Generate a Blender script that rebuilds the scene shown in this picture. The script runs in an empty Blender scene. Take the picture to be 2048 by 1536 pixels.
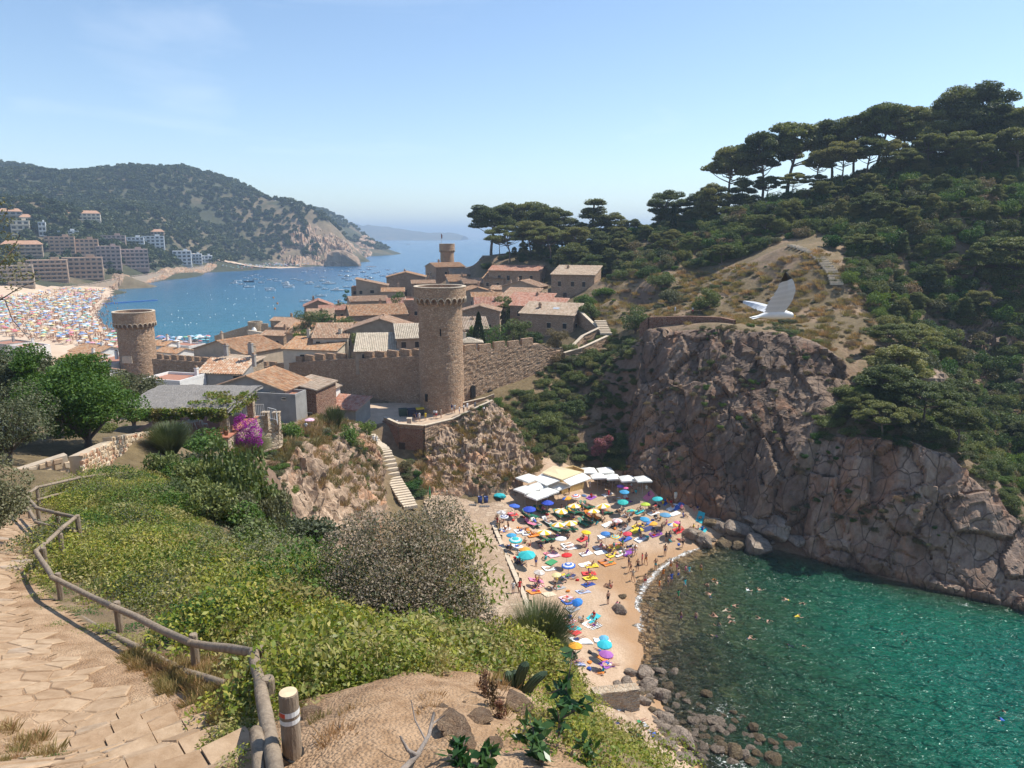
import bpy,math,random
import numpy as np
from mathutils import Vector,Matrix
R=math.radians
scene=bpy.context.scene
COL=scene.collection
random.seed(11)
rng=np.random.default_rng(11)
# ---------------------------------------------------------------- camera, sky, sun, exposure
FPX,CAMZ,PITCH=1422.0,42.0,R(11.83)
CP,SP=math.cos(PITCH),math.sin(PITCH)
cam_d=bpy.data.cameras.new('camera')
cam_d.sensor_width=36.0
cam_d.lens=36.0*FPX/2048.0
cam_d.clip_start=0.1
cam_d.clip_end=60000.0
cam=bpy.data.objects.new('camera',cam_d)
cam.location=(0,0,CAMZ)
cam.rotation_euler=(math.pi/2-PITCH,0,0)
COL.objects.link(cam)
scene.camera=cam
SUN_EL,SUN_AZ=R(56),R(67)
world=bpy.data.worlds.new('World')
scene.world=world
world.use_nodes=True
wn=world.node_tree
bg=wn.nodes['Background']
sky=wn.nodes.new('ShaderNodeTexSky')
sky.sky_type='NISHITA'
sky.sun_disc=False
sky.sun_elevation=SUN_EL
sky.sun_rotation=SUN_AZ
sky.altitude=0
sky.air_density=1.0
sky.dust_density=0.2
sky.ozone_density=2.4
bg.inputs['Strength'].default_value=0.117
wtc=wn.nodes.new('ShaderNodeTexCoord')
wmp=wn.nodes.new('ShaderNodeMapping')
wmp.inputs['Scale'].default_value=(2.2,2.2,9.0)
wmp.inputs['Rotation'].default_value=(0.25,0.1,0.5)
wnz=wn.nodes.new('ShaderNodeTexNoise')
wnz.inputs['Scale'].default_value=1.6
wnz.inputs['Detail'].default_value=6
wnz.inputs['Distortion'].default_value=0.6
wcr=wn.nodes.new('ShaderNodeMapRange')
wcr.inputs[1].default_value=0.56
wcr.inputs[2].default_value=0.86
wcr.inputs[3].default_value=0.0
wcr.inputs[4].default_value=0.22
wmix=wn.nodes.new('ShaderNodeMix')
wmix.data_type='RGBA'
wmix.inputs[7].default_value=(8.0,8.3,8.6,1)
wn.links.new(wtc.outputs['Generated'],wmp.inputs[0])
wn.links.new(wmp.outputs[0],wnz.inputs[0])
wn.links.new(wnz.outputs[0],wcr.inputs[0])
wn.links.new(wcr.outputs[0],wmix.inputs[0])
wn.links.new(sky.outputs[0],wmix.inputs[6])
wn.links.new(wmix.outputs[2],bg.inputs['Color'])
sun_d=bpy.data.lights.new('sun','SUN')
sun_d.energy=4.2
sun_d.angle=R(0.53)
sun_d.color=(1.0,0.95,0.85)
sun=bpy.data.objects.new('sun',sun_d)
SUN_DIR=Vector((math.sin(SUN_AZ)*math.cos(SUN_EL),math.cos(SUN_AZ)*math.cos(SUN_EL),math.sin(SUN_EL)))
sun.rotation_euler=SUN_DIR.to_track_quat('Z','Y').to_euler()
sun.location=(80,60,120)
COL.objects.link(sun)
scene.view_settings.view_transform='Standard'
scene.view_settings.look='None'
scene.view_settings.gamma=1.0
scene.view_settings.use_curve_mapping=False
scene.view_settings.exposure=0.62
scene.render.engine='CYCLES'
cy=scene.cycles
cy.max_bounces=7
cy.diffuse_bounces=3
cy.glossy_bounces=2
cy.transmission_bounces=3
cy.volume_bounces=0
cy.transparent_max_bounces=8
cy.use_denoising=True
cy.use_adaptive_sampling=True
cy.adaptive_threshold=0.02
cy.sample_clamp_indirect=4.0
# ---------------------------------------------------------------- projection helpers (photo pixels, 2048 x 1536)
def ray(px,py):
 u=(px-1024.0)/FPX
 v=(768.0-py)/FPX
 return Vector((u,CP+v*SP,-SP+v*CP))
def P(px,py,t):
 d=ray(px,py)*t
 return Vector((d.x,d.y,d.z+CAMZ))
def Pz(px,py,z):
 d=ray(px,py)
 return P(px,py,(z-CAMZ)/d.z)
def proj(x,y,z):
 f=y*CP-(z-CAMZ)*SP
 u=y*SP+(z-CAMZ)*CP
 return 1024+x/f*FPX,768-u/f*FPX,f
 # ---------------------------------------------------------------- numpy noise
def _hash(ix,iy,iz,s=0):
 h=(ix.astype(np.int64)*374761393+iy.astype(np.int64)*668265263+iz.astype(np.int64)*2147483647+s*974711)&0x7fffffff
 h=((h^(h>>13))*1274126177)&0x7fffffff
 h=h^(h>>16)
 return(h&0xffff)/65535.0
def vnoise(p,s=0):
 p=np.asarray(p,float)
 i=np.floor(p)
 f=p-i
 f=f*f*(3-2*f)
 r=0
 for dx in(0,1):
  wx=f[:,0]if dx else 1-f[:,0]
  for dy in(0,1):
   wy=f[:,1]if dy else 1-f[:,1]
   for dz in(0,1):
    wz=f[:,2]if dz else 1-f[:,2]
    r=r+wx*wy*wz*_hash(i[:,0]+dx,i[:,1]+dy,i[:,2]+dz,s)
 return r
def fbm(p,oct=4,s=0):
 p=np.asarray(p,float)
 a,r,tot=1.0,0,0
 for k in range(oct):
  r=r+a*(vnoise(p*2**k+17.3*k,s+k)-0.5)
  tot+=a
  a*=0.5
 return r/tot*2
def worley(p,s=0):
 """distance to nearest, to second nearest, random of the nearest cell"""
 p=np.asarray(p,float)
 i=np.floor(p)
 f1=np.full(len(p),9.0);f2=np.full(len(p),9.0);rnd=np.zeros(len(p));tilt=np.zeros(len(p))
 for dx in(-1,0,1):
  for dy in(-1,0,1):
   for dz in(-1,0,1):
    c=i+(dx,dy,dz)
    j=np.stack([_hash(c[:,0],c[:,1],c[:,2],s+k)for k in range(3)],1)
    q=p-(c+j)
    d=np.sqrt((q**2).sum(1))
    m=d<f1
    f2=np.where(m,f1,np.minimum(f2,d))
    rr=_hash(c[:,0],c[:,1],c[:,2],s+9)
    t2=(q*(j-0.5)).sum(1)
    rnd=np.where(m,rr,rnd)
    tilt=np.where(m,t2,tilt)
    f1=np.where(m,d,f1)
 return f1,f2,rnd,tilt
 # ---------------------------------------------------------------- mesh helpers
def tagit(o,label=None,cat=None,group=None,kind=None):
 if label:o['label']=label
 if cat:o['category']=cat
 if group:o['group']=group
 if kind:o['kind']=kind
 return o
def link(name,me,parent=None,loc=None):
 o=bpy.data.objects.new(name,me)
 COL.objects.link(o)
 if parent is not None:o.parent=parent
 if loc is not None:o.location=loc
 return o
def empty(name,loc=(0,0,0),rz=0.0,parent=None):
 o=bpy.data.objects.new(name,None)
 o.empty_display_size=0.2
 o.location=loc
 o.rotation_euler=(0,0,rz)
 COL.objects.link(o)
 if parent is not None:o.parent=parent
 return o
def np_mesh(name,V,F,mats=(),mi=None,smooth=False):
 V=np.asarray(V,np.float32);F=np.asarray(F,np.int32)
 me=bpy.data.meshes.new(name)
 k=F.shape[1]
 me.vertices.add(len(V));me.vertices.foreach_set('co',V.ravel())
 me.loops.add(F.size);me.loops.foreach_set('vertex_index',F.ravel())
 me.polygons.add(len(F))
 me.polygons.foreach_set('loop_start',np.arange(0,F.size,k,dtype=np.int32))
 me.polygons.foreach_set('loop_total',np.full(len(F),k,np.int32))
 if mi is not None:me.polygons.foreach_set('material_index',np.asarray(mi,np.int32))
 me.polygons.foreach_set('use_smooth',np.full(len(F),bool(smooth)))
 for m in mats:me.materials.append(m)
 me.update(calc_edges=True)
 return me
def set_attr(me,name,vals):
 a=me.attributes.new(name,'FLOAT','POINT')
 a.data.foreach_set('value',np.asarray(vals,np.float32))
def grid_faces(nu,nv):
 i=np.arange(nu-1)[:,None]*nv+np.arange(nv-1)[None,:]
 i=i.ravel()
 return np.stack([i,i+nv,i+nv+1,i+1],1)
class MB:
 """collects shapes; build() links them as ONE mesh object"""
 def __init__(s):s.v,s.f,s.m=[],[],[]
 def add(s,vs,fs,mi=0):
  b=len(s.v)
  s.v+=[tuple(v)for v in vs]
  s.f+=[tuple(b+i for i in f)for f in fs]
  s.m+=[mi]*len(fs)
  return s
 def box(s,c,d,rz=0.0,mi=0,M=None,taper=1.0):
  hx,hy,hz=d[0]/2,d[1]/2,d[2]/2
  vs=[]
  ca,sa=math.cos(rz),math.sin(rz)
  for z in(-hz,hz):
   k=taper if z>0 else 1.0
   for x,y in((-hx,-hy),(hx,-hy),(hx,hy),(-hx,hy)):
    x2,y2=x*k,y*k
    vs.append(Vector((c[0]+x2*ca-y2*sa,c[1]+x2*sa+y2*ca,c[2]+z)))
  if M is not None:vs=[M@v for v in vs]
  return s.add(vs,[(3,2,1,0),(4,5,6,7),(0,1,5,4),(1,2,6,5),(2,3,7,6),(3,0,4,7)],mi)
 def quad(s,a,b,c,d,mi=0):return s.add([a,b,c,d],[(0,1,2,3)],mi)
 def prism(s,poly,z0,z1,mi=0):
  n=len(poly)
  vs=[(p[0],p[1],z0)for p in poly]+[(p[0],p[1],z1)for p in poly]
  fs=[tuple(range(n-1,-1,-1)),tuple(range(n,2*n))]
  fs+=[(i,(i+1)%n,n+(i+1)%n,n+i)for i in range(n)]
  return s.add(vs,fs,mi)
 def tube(s,pts,rad,n=6,mi=0,cap=True):
  pts=[Vector(p)for p in pts]
  if not isinstance(rad,(list,tuple)):rad=[rad]*len(pts)
  vs,fs=[],[]
  up=Vector((0,0,1))
  for i,p in enumerate(pts):
   d=(pts[min(i+1,len(pts)-1)]-pts[max(i-1,0)])
   if d.length<1e-9:d=Vector((0,0,1))
   d.normalize()
   a=d.cross(up)if abs(d.z)<0.95 else d.cross(Vector((1,0,0)))
   a.normalize();b=d.cross(a)
   for k in range(n):
    th=2*math.pi*k/n
    vs.append(p+(a*math.cos(th)+b*math.sin(th))*rad[i])
  for i in range(len(pts)-1):
   for k in range(n):
    k2=(k+1)%n
    fs.append((i*n+k,i*n+k2,(i+1)*n+k2,(i+1)*n+k))
  if cap:
   fs.append(tuple(range(n)))
   fs.append(tuple((len(pts)-1)*n+k for k in range(n-1,-1,-1)))
  return s.add(vs,fs,mi)
 def lathe(s,prof,n=16,c=(0,0,0),mi=0,cap=True):
  vs,fs=[],[]
  for r,z in prof:
   for k in range(n):
    th=2*math.pi*k/n
    vs.append((c[0]+r*math.cos(th),c[1]+r*math.sin(th),c[2]+z))
  for i in range(len(prof)-1):
   for k in range(n):
    k2=(k+1)%n
    fs.append((i*n+k,i*n+k2,(i+1)*n+k2,(i+1)*n+k))
  if cap:
   fs.append(tuple(range(n-1,-1,-1)))
   fs.append(tuple((len(prof)-1)*n+k for k in range(n)))
  return s.add(vs,fs,mi)
 def mesh(s,name,mats,smooth=False):
  me=bpy.data.meshes.new(name)
  me.from_pydata(s.v,[],s.f)
  if not isinstance(mats,(list,tuple)):mats=[mats]
  for m in mats:me.materials.append(m)
  me.polygons.foreach_set('material_index',s.m)
  if smooth:me.polygons.foreach_set('use_smooth',[True]*len(s.f))
  me.update()
  return me
 def build(s,name,mats,parent=None,smooth=False,loc=None):
  return link(name,s.mesh(name,mats,smooth),parent,loc)
def copy_tree(o,parent=None):
 c=o.copy();COL.objects.link(c)
 if parent is not None:c.parent=parent
 for ch in list(o.children):copy_tree(ch,c)
 return c
 # ---------------------------------------------------------------- material helpers
def newmat(name):
 m=bpy.data.materials.new(name)
 m.use_nodes=True
 nt=m.node_tree
 return m,nt,nt.nodes['Principled BSDF']
def N(nt,typ,**kw):
 n=nt.nodes.new('ShaderNode'+typ)
 for k,v in kw.items():
  if k.startswith('i_'):n.inputs[k[2:]].default_value=v
  else:setattr(n,k,v)
 return n
def ramp(nt,src,stops):
 r=nt.nodes.new('ShaderNodeValToRGB')
 e=r.color_ramp.elements
 while len(e)<len(stops):e.new(0.5)
 for k,(p,c)in enumerate(stops):
  e[k].position=p
  e[k].color=(c[0],c[1],c[2],1)
 nt.links.new(src,r.inputs[0])
 return r.outputs[0]
def mixc(nt,fac,a,b,mode='MIX'):
 m=nt.nodes.new('ShaderNodeMix');m.data_type='RGBA';m.blend_type=mode
 for sock,val in((0,fac),(6,a),(7,b)):
  if hasattr(val,'links')or isinstance(val,bpy.types.NodeSocket):nt.links.new(val,m.inputs[sock])
  elif sock==0:m.inputs[0].default_value=val
  else:m.inputs[sock].default_value=(val[0],val[1],val[2],1)
 return m.outputs[2]
def maprange(nt,src,a,b,c=0.0,d=1.0):
 m=N(nt,'MapRange')
 for k,v in zip((1,2,3,4),(a,b,c,d)):m.inputs[k].default_value=v
 nt.links.new(src,m.inputs[0])
 return m.outputs[0]
def mathn(nt,op,a,b=None):
 m=N(nt,'Math',operation=op)
 for k,v in((0,a),(1,b)):
  if v is None:continue
  if isinstance(v,(int,float)):m.inputs[k].default_value=v
  else:nt.links.new(v,m.inputs[k])
 return m.outputs[0]
def coords(nt,scale=(1,1,1),obj=True):
 tc=N(nt,'TexCoord')if obj else N(nt,'NewGeometry')
 mp=N(nt,'Mapping');mp.inputs['Scale'].default_value=scale
 nt.links.new(tc.outputs['Object' if obj else 'Position'],mp.inputs[0])
 return mp.outputs[0]
def noise(nt,vec,scale,detail=4,rough=0.55,dist=0.0):
 n=N(nt,'TexNoise');n.inputs['Scale'].default_value=scale;n.inputs['Detail'].default_value=detail
 n.inputs['Roughness'].default_value=rough;n.inputs['Distortion'].default_value=dist
 nt.links.new(vec,n.inputs[0])
 return n.outputs[0]
def voro(nt,vec,scale,feature='F1',out='Distance',rnd=1.0):
 n=N(nt,'TexVoronoi',feature=feature);n.inputs['Scale'].default_value=scale
 n.inputs['Randomness'].default_value=rnd
 nt.links.new(vec,n.inputs[0])
 return n.outputs[out]
def bump(nt,bsdf,h,strength=0.5,dist=0.1):
 b=N(nt,'Bump');b.inputs['Strength'].default_value=strength;b.inputs['Distance'].default_value=dist
 nt.links.new(h,b.inputs['Height'])
 nt.links.new(b.outputs[0],bsdf.inputs['Normal'])
 return b
_plain={}
def plain(name,c,rough=0.7,var=0.0,scale=3.0,metal=0.0,bumpy=0.0):
 key=(name,tuple(c),rough,var)
 if key in _plain:return _plain[key]
 m,nt,b=newmat(name)
 b.inputs['Roughness'].default_value=rough
 b.inputs['Metallic'].default_value=metal
 if var>0:
  n=noise(nt,coords(nt),scale,5)
  nt.links.new(ramp(nt,n,[(0.3,[k*(1-var)for k in c]),(0.7,[min(1,k*(1+var))for k in c])]),b.inputs['Base Color'])
  if bumpy:bump(nt,b,n,bumpy,0.05)
 else:
  b.inputs['Base Color'].default_value=(c[0],c[1],c[2],1)
 _plain[key]=m
 return m
 # ---------------------------------------------------------------- terrain heights from surveyed points
def C(*a):
 p=P(*a);return(p.x,p.y,p.z)
near_pts=[(0,0,40.3),(-2,0,40.2),(2.5,0,40.0),(0,-6,43),(-7,-6,42.5),(8,-6,41),(-6,0,39.6),(-10,2,38.8),(6,2,37.5),C(600,1536,5.0),C(800,1536,4.6),C(1000,1536,4.6),C(700,1400,6.0),C(850,1370,6.6),C(1000,1365,7.0),C(1050,1440,6.0),C(1100,1440,8),C(1200,1510,9.5),C(1330,1585,10.5),C(1100,1375,12.5),C(1200,1470,12.5),C(1300,1565,12.2),C(1150,1425,12.5),(3,15,27.5),(5,25,17),(6,35,8),(7.2,43,3.4),(9,10,30),(12,16,20),(13,26,8),(13.5,35,2.5),(15,6,28),(20,0,20),(24,10,5),C(650,1330,8),C(850,1300,10.5),C(1050,1310,11.5),C(600,1220,13),C(400,1200,14.5),C(300,1110,20),C(200,1010,27),C(300,980,30),C(450,1110,24),C(560,1160,22),C(700,1160,19),C(900,1210,17),C(1080,1325,13.6),(-5,25,27.5),(-3,35,20),(-2,48,11),(-1.5,62,4.6),(-8,40,20),(-10,50,13),C(460,1490,6.2),C(300,1445,8),C(100,1536,6.5),C(0,1536,7),C(200,1400,9),C(100,1300,11),C(0,1200,14),C(20,1100,19),C(60,1030,25),C(60,990,29),C(130,945,32.5),C(-150,1300,10.5),C(-150,1100,17),C(-200,1000,26),C(-200,1536,6.5),C(150,950,33),C(330,895,47),C(100,880,45),C(0,900,40),C(-150,900,38),C(330,880,57),C(400,885,60),C(450,880,60),C(420,850,66),C(300,860,62),C(490,900,62),C(545,895,80),C(530,930,66),C(400,950,48),C(330,960,42),C(430,1000,42),C(560,960,66),C(470,960,52),C(560,890,80),C(618,868,90),C(660,850,98),C(700,850,106),C(725,875,112),C(745,845,120),C(590,860,88),C(640,835,97),C(520,940,68),C(600,893,80),C(680,900,95),C(570,1000,66),(-19,62,9),(-16,78,6),(-17.5,92,6.6),(-13,62,5.5),(-22,70,14.5),(-21,84,12),(-19.5,96,9),(-14,52,12),(-22,109,10.4),(-14.3,91.6,5.4),C(780,955,103),C(820,930,106),C(860,995,104),C(900,1040,97),C(880,1000,104),C(960,1000,105.5),C(1000,1100,89),C(1030,1180,80),C(960,1080,92),C(1060,1230,74),C(780,850,118),C(810,842,120),C(885,840,120),C(950,818,121),C(990,805,122),C(740,820,124),C(850,815,126),(-10,126,12.5),(-22,128,11.5),(-2,127,14),C(770,905,115),C(800,920,113),C(850,935,112),C(850,980,105.5),C(960,985,106.5),C(1030,990,108),C(845,868,116.3),C(900,850,117.5),C(960,824,119),C(985,812,120),C(1000,830,123),C(1060,900,116),C(1080,830,125),C(1140,940,117),C(1180,930,120),C(1230,870,122),C(1150,800,132),C(1200,720,140),C(1130,700,142),C(1250,680,145),C(1080,770,133),C(1290,668,126),C(1370,662,120.5),C(1450,657,116),C(1560,672,112),C(1640,692,109.5),C(1720,720,112),C(1740,640,128),C(1500,655,120),C(1380,650,128),C(1250,960,114),C(1330,1000,107.5),C(1420,1030,103),C(1500,1045,100.5),C(1560,1060,98),C(1610,1110,95),C(1330,850,112),C(1420,860,108),C(1500,850,105),C(1590,850,102.8),C(1640,760,106.5),C(1320,760,118),C(1420,760,112),C(1520,760,108.5),C(1700,1130,92),C(1850,1165,87),C(1950,1190,84.5),C(2048,1215,82),C(2200,1250,79),C(1610,890,98.8),C(1700,890,95.8),C(1800,900,92.8),C(1890,930,90.5),C(1960,990,88),C(2010,1050,86.5),C(2048,1080,85.5),C(2150,1100,84),(80,72,4),(100,60,4),C(1750,800,106),C(1850,745,113),C(1880,850,103.5),C(1700,740,114),C(1800,800,106),C(1950,950,110),C(2010,900,118),C(2000,800,130),C(2000,700,137),C(1930,600,145),C(2000,500,152),C(1900,430,160),C(2048,420,158),C(1850,560,150),C(1780,640,136),C(1880,680,140),C(2200,800,125),C(2200,600,145),C(1750,470,165),C(1640,455,180),C(2000,370,175),C(1900,330,190),C(1750,365,188),C(1610,398,195),C(1460,440,195),C(1380,475,205),C(1280,495,215),C(1150,518,230),C(1050,522,240),C(965,515,260),C(2100,300,195),C(2250,290,190),C(2250,400,170),C(1660,600,140),C(1680,560,143),C(1640,520,150),C(1570,494,158),C(1560,560,150),C(1600,640,135),C(1500,620,142),C(1400,628,145),C(1300,642,148),C(1230,600,165),C(1300,570,172),C(1400,560,172),C(1480,520,175),C(1200,560,185),C(1300,520,190),(30,330,16),(70,330,22),(120,330,30),(190,330,45),(250,330,50),(20,385,-4),(100,400,-4),(200,400,10),(300,400,20),(300,250,60),(300,150,50),(240,200,70),(200,120,35),(190,60,10),(150,40,-3),(320,60,0),(-5,137,14.5),(5,142,16.5),(12,152,18.5),(-30,152,11.5),(-60,168,10),(-85,182,9),(-60,230,11),(-30,230,16),(0,200,20.5),(12,232,27),(-25,290,28),(0,290,30),(-20,260,23),(-75,250,5),(-95,228,3),(-30,330,12),(-60,300,2),(-35,375,-4),(-90,270,-3),(28,170,20),(25,200,25),(-15,170,14.5),(-50,110,12.5),(-40,120,12.5),(-30,113,12),(-60,130,11),(-75,150,9.5),(-100,160,6.5),(-120,200,3),(-105,195,4),(-150,230,1.8),(-45,70,22),(-55,90,16),(-80,60,27),(-60,40,30),(-40,88,17.5),(-32,95,15),(-100,100,14),(-150,60,28),(-150,120,14),(-150,-10,45),(20,76,-.6),(30,75,-2.2),(45,65,-4.5),(55,50,-6),(20,62,-1.0),(16,50,-.7),(30,50,-2.6),(40,30,-5),(70,60,-6),(60,20,-7),(90,20,-8),(28,88,-.8),(36,82,-2.5),(60,72,-3),(22,36,-1.6),(30,15,-4),(34,-10,-3),(110,-10,-9),(24.3,90.2,0),(17.5,83.2,0),(14.5,76.6,0),(13.5,70,0),(12.8,63.6,0),(13.5,57,0),(15.0,50.5,0),(18,42,0),(25,30,-.5),C(1200,1200,82),C(1180,1260,76),C(1230,1290,73),C(1190,1340,67),C(1100,1150,88),C(1050,1100,93.5),C(1000,1020,102.5),C(1160,980,112),C(1300,992,108),C(1250,1050,101.5),C(1150,1050,102.3),C(1350,1040,101.8),C(1230,1440,59.5),C(1290,1500,55),C(1210,1400,62),]
class RBF:
 def __init__(s,pts,c=1.5,smooth=0.0):
  A=np.array(pts,float)
  s.xy,s.c=A[:,:2],c
  n=len(A)
  K=np.sqrt(((s.xy[:,None]-s.xy[None])**2).sum(2)+c*c)
  K[np.arange(n),np.arange(n)]+=smooth
  Q=np.c_[np.ones(n),s.xy]
  M=np.block([[K,Q],[Q.T,np.zeros((3,3))]])
  s.w=np.linalg.lstsq(M,np.r_[A[:,2],0,0,0],rcond=None)[0]
 def __call__(s,x,y):
  x=np.asarray(x,float).ravel();y=np.asarray(y,float).ravel()
  out=np.empty(len(x));n=len(s.xy)
  for a in range(0,len(x),20000):
   b=slice(a,a+20000)
   k=np.sqrt((x[b,None]-s.xy[None,:,0])**2+(y[b,None]-s.xy[None,:,1])**2+s.c**2)
   out[b]=k@s.w[:n]+s.w[n]+s.w[n+1]*x[b]+s.w[n+2]*y[b]
  return out
near_rbf=RBF(near_pts,1.2)
far_pts=[C(0,345,1250),C(150,338,1250),C(290,352,1250),C(400,342,1250),C(230,347,1250),C(500,385,1200),C(600,430,1150),C(650,458,1140),C(690,482,1150),(-1100,1150,150),C(60,351,1250),C(150,440,800),C(300,440,900),C(60,430,700),C(450,470,1000),C(560,480,1080),C(620,510,1090),C(0,480,560),C(0,560,480),C(150,555,560),C(300,520,720),C(430,525,850),C(-200,480,600),C(-200,560,460),C(240,578,566),C(330,560,677),C(415,546,815),C(240,556,572),C(150,556,566),C(60,578,500),C(100,500,650),C(220,505,655),C(300,545,668),C(380,535,800),C(20,545,520),C(330,545,692),C(410,532,832),C(500,541,860),C(600,535,945),C(560,526,1058),C(480,529,950),C(640,531,985),C(700,527,1050),C(706,529,1100),C(745,512,1450),C(640,428,1800),C(690,450,1800),C(722,470,1800),C(738,487,1800),C(750,500,1850),C(580,415,1800),(-330,1400,-10),(-250,1250,-25),(-200,1000,-30),(-180,800,-30),(-150,600,-25),(-170,480,-15),(-180,400,-6),(-130,330,-5),(-100,500,-30),(50,800,-40),(50,1800,-60),(-100,1500,-40),C(240,572,605),C(60,582,470),C(-200,590,440),C(210,575,535),C(215,592,500),C(198,602,455),C(184,625,394),C(192,645,350),C(215,662,318),C(250,677,294),C(320,681,291),C(420,683,288),(-110,262,-3),(-125,300,-3),C(100,600,458),C(0,640,350),C(100,680,285),C(0,700,255),C(200,700,262),C(-250,640,350),C(-250,720,240),C(120,745,200),(-150,230,2),(-120,200,3.2),(-160,170,5),(-280,170,5),(-1700,1000,140),(-1700,400,60),(-1000,250,30),(-700,1900,120),(-1500,1900,100),(-350,1950,-20),]
far_rbf=RBF(far_pts,12.0)
class HGrid:
 def __init__(s,rbf,x0,x1,y0,y1,d):
  s.x0,s.y0,s.d=x0,y0,d
  s.xs=np.arange(x0,x1+d/2,d);s.ys=np.arange(y0,y1+d/2,d)
  X,Y=np.meshgrid(s.xs,s.ys,indexing='ij')
  s.z=rbf(X,Y).reshape(X.shape)
 def __call__(s,x,y):
  fx=np.clip((np.asarray(x,float)-s.x0)/s.d,0,s.z.shape[0]-1.001)
  fy=np.clip((np.asarray(y,float)-s.y0)/s.d,0,s.z.shape[1]-1.001)
  i,j=fx.astype(int),fy.astype(int);u,v=fx-i,fy-j
  return(s.z[i,j]*(1-u)+s.z[i+1,j]*u)*(1-v)+(s.z[i,j+1]*(1-u)+s.z[i+1,j+1]*u)*v
hg_near=HGrid(near_rbf,-90,130,-12,215,0.8)
hg_mid=HGrid(near_rbf,-150,300,-12,405,2.5)
hg_far=HGrid(far_rbf,-1700,60,165,1960,11.0)
def relief(x,y,z):
 x=np.asarray(x,float);y=np.asarray(y,float)
 return z
def hf(x,y):
 x=np.atleast_1d(np.asarray(x,float));y=np.atleast_1d(np.asarray(y,float))
 near=(x>-90)&(x<130)&(y>-12)&(y<215)
 far=(x<-112)&(y>170)|(y>405)
 return np.where(near,hg_near(x,y),np.where(far,hg_far(x,y),hg_mid(x,y)))
def hz(x,y):return float(hf(x,y)[0])
def plan_at(px,t):
 x,z=(px-1024)/FPX*t,20.0
 for _ in range(25):y=(t+(z-CAMZ)*SP)/CP;z=.5*z+.5*hz(x,y)
 return Vector((x,y,z))
def hit(px,py,off=0.0,tmin=2.0,tmax=1900.0):
 """where the sight line through a photo pixel meets the ground (+ off)"""
 d=ray(px,py)
 t=np.concatenate([np.arange(tmin,min(330,tmax),0.2),np.arange(330,max(331,tmax),2.0)])
 g=hf(d.x*t,d.y*t)+off-(CAMZ+d.z*t)
 k=np.argmax(g>0)
 if g[k]<=0:return None
 tt=t[k]
 if k>0:tt=t[k-1]+(t[k]-t[k-1])*(-g[k-1])/(g[k]-g[k-1])
 return Vector((d.x*tt,d.y*tt,CAMZ+d.z*tt-off))
 # ---------------------------------------------------------------- materials of the ground
def rock_mat(name,c1,c2,c3,crack=0.35,sc=1.0):
 m,nt,b=newmat(name)
 v=coords(nt,(sc,sc,sc*0.55))
 n1=noise(nt,v,0.25,6,0.6,0.4);n2=noise(nt,v,1.6,8,0.65)
 col=ramp(nt,n1,[(0.33,c1),(0.52,c2),(0.68,c3)])
 col=mixc(nt,maprange(nt,n2,0.35,0.7),col,(0.55,0.5,0.45),'MULTIPLY')
 n4=noise(nt,coords(nt,(1,1,.5)),0.13,5,0.7,1.0)
 col=mixc(nt,maprange(nt,n4,0.52,0.62,0,.75),col,mixc(nt,1.0,col,(1.25,0.90,0.68),'MULTIPLY'))
 vv=coords(nt,(sc*0.5,sc*0.5,sc*0.15))
 dn=N(nt,'TexNoise');dn.inputs['Scale'].default_value=1.2;nt.links.new(vv,dn.inputs[0])
 dv=N(nt,'VectorMath',operation='ADD');nt.links.new(vv,dv.inputs[0]);dm=N(nt,'VectorMath',operation='SCALE');dm.inputs[3].default_value=.35;nt.links.new(dn.outputs[1],dm.inputs[0]);nt.links.new(dm.outputs[0],dv.inputs[1])
 e=voro(nt,dv.outputs[0],0.75,'DISTANCE_TO_EDGE')
 e2=voro(nt,dv.outputs[0],2.3,'DISTANCE_TO_EDGE')
 cid=voro(nt,dv.outputs[0],0.75,'F1','Color')
 col=mixc(nt,0.55,col,mixc(nt,1.0,col,ramp(nt,cid,[(0,(.55,.5,.5)),(1,(1.35,1.3,1.25))]),'MULTIPLY'))
 ck=mathn(nt,'MULTIPLY',maprange(nt,e,0.0,0.022),maprange(nt,e2,0.0,0.02,.75,1.0))
 col=mixc(nt,ck,[k*crack for k in c1],col)
 sz=N(nt,'SeparateXYZ');gp=N(nt,'NewGeometry');nt.links.new(gp.outputs['Position'],sz.inputs[0])
 col=mixc(nt,maprange(nt,mathn(nt,'ADD',sz.outputs[2],mathn(nt,'MULTIPLY',n2,-1.6)),-1.1,0.05),mixc(nt,1.0,col,(.34,.32,.27),'MULTIPLY'),col)
 nt.links.new(col,b.inputs['Base Color'])
 b.inputs['Roughness'].default_value=0.88
 h=mathn(nt,'ADD',mathn(nt,'MULTIPLY',n2,0.8),mathn(nt,'MULTIPLY',ck,0.5))
 bump(nt,b,h,0.9,0.25)
 return m
M_rock=rock_mat('rock_granite',(0.15,0.095,0.064),(0.225,0.16,0.115),(0.32,0.235,0.165))
M_rock_pale=rock_mat('rock_pale',(0.33,0.235,0.16),(0.45,0.33,0.23),(0.52,0.40,0.29),0.5)
M_rock_grey=rock_mat('rock_grey',(0.24,0.15,0.10),(0.33,0.24,0.18),(0.46,0.34,0.25),0.5,1.0)
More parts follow.
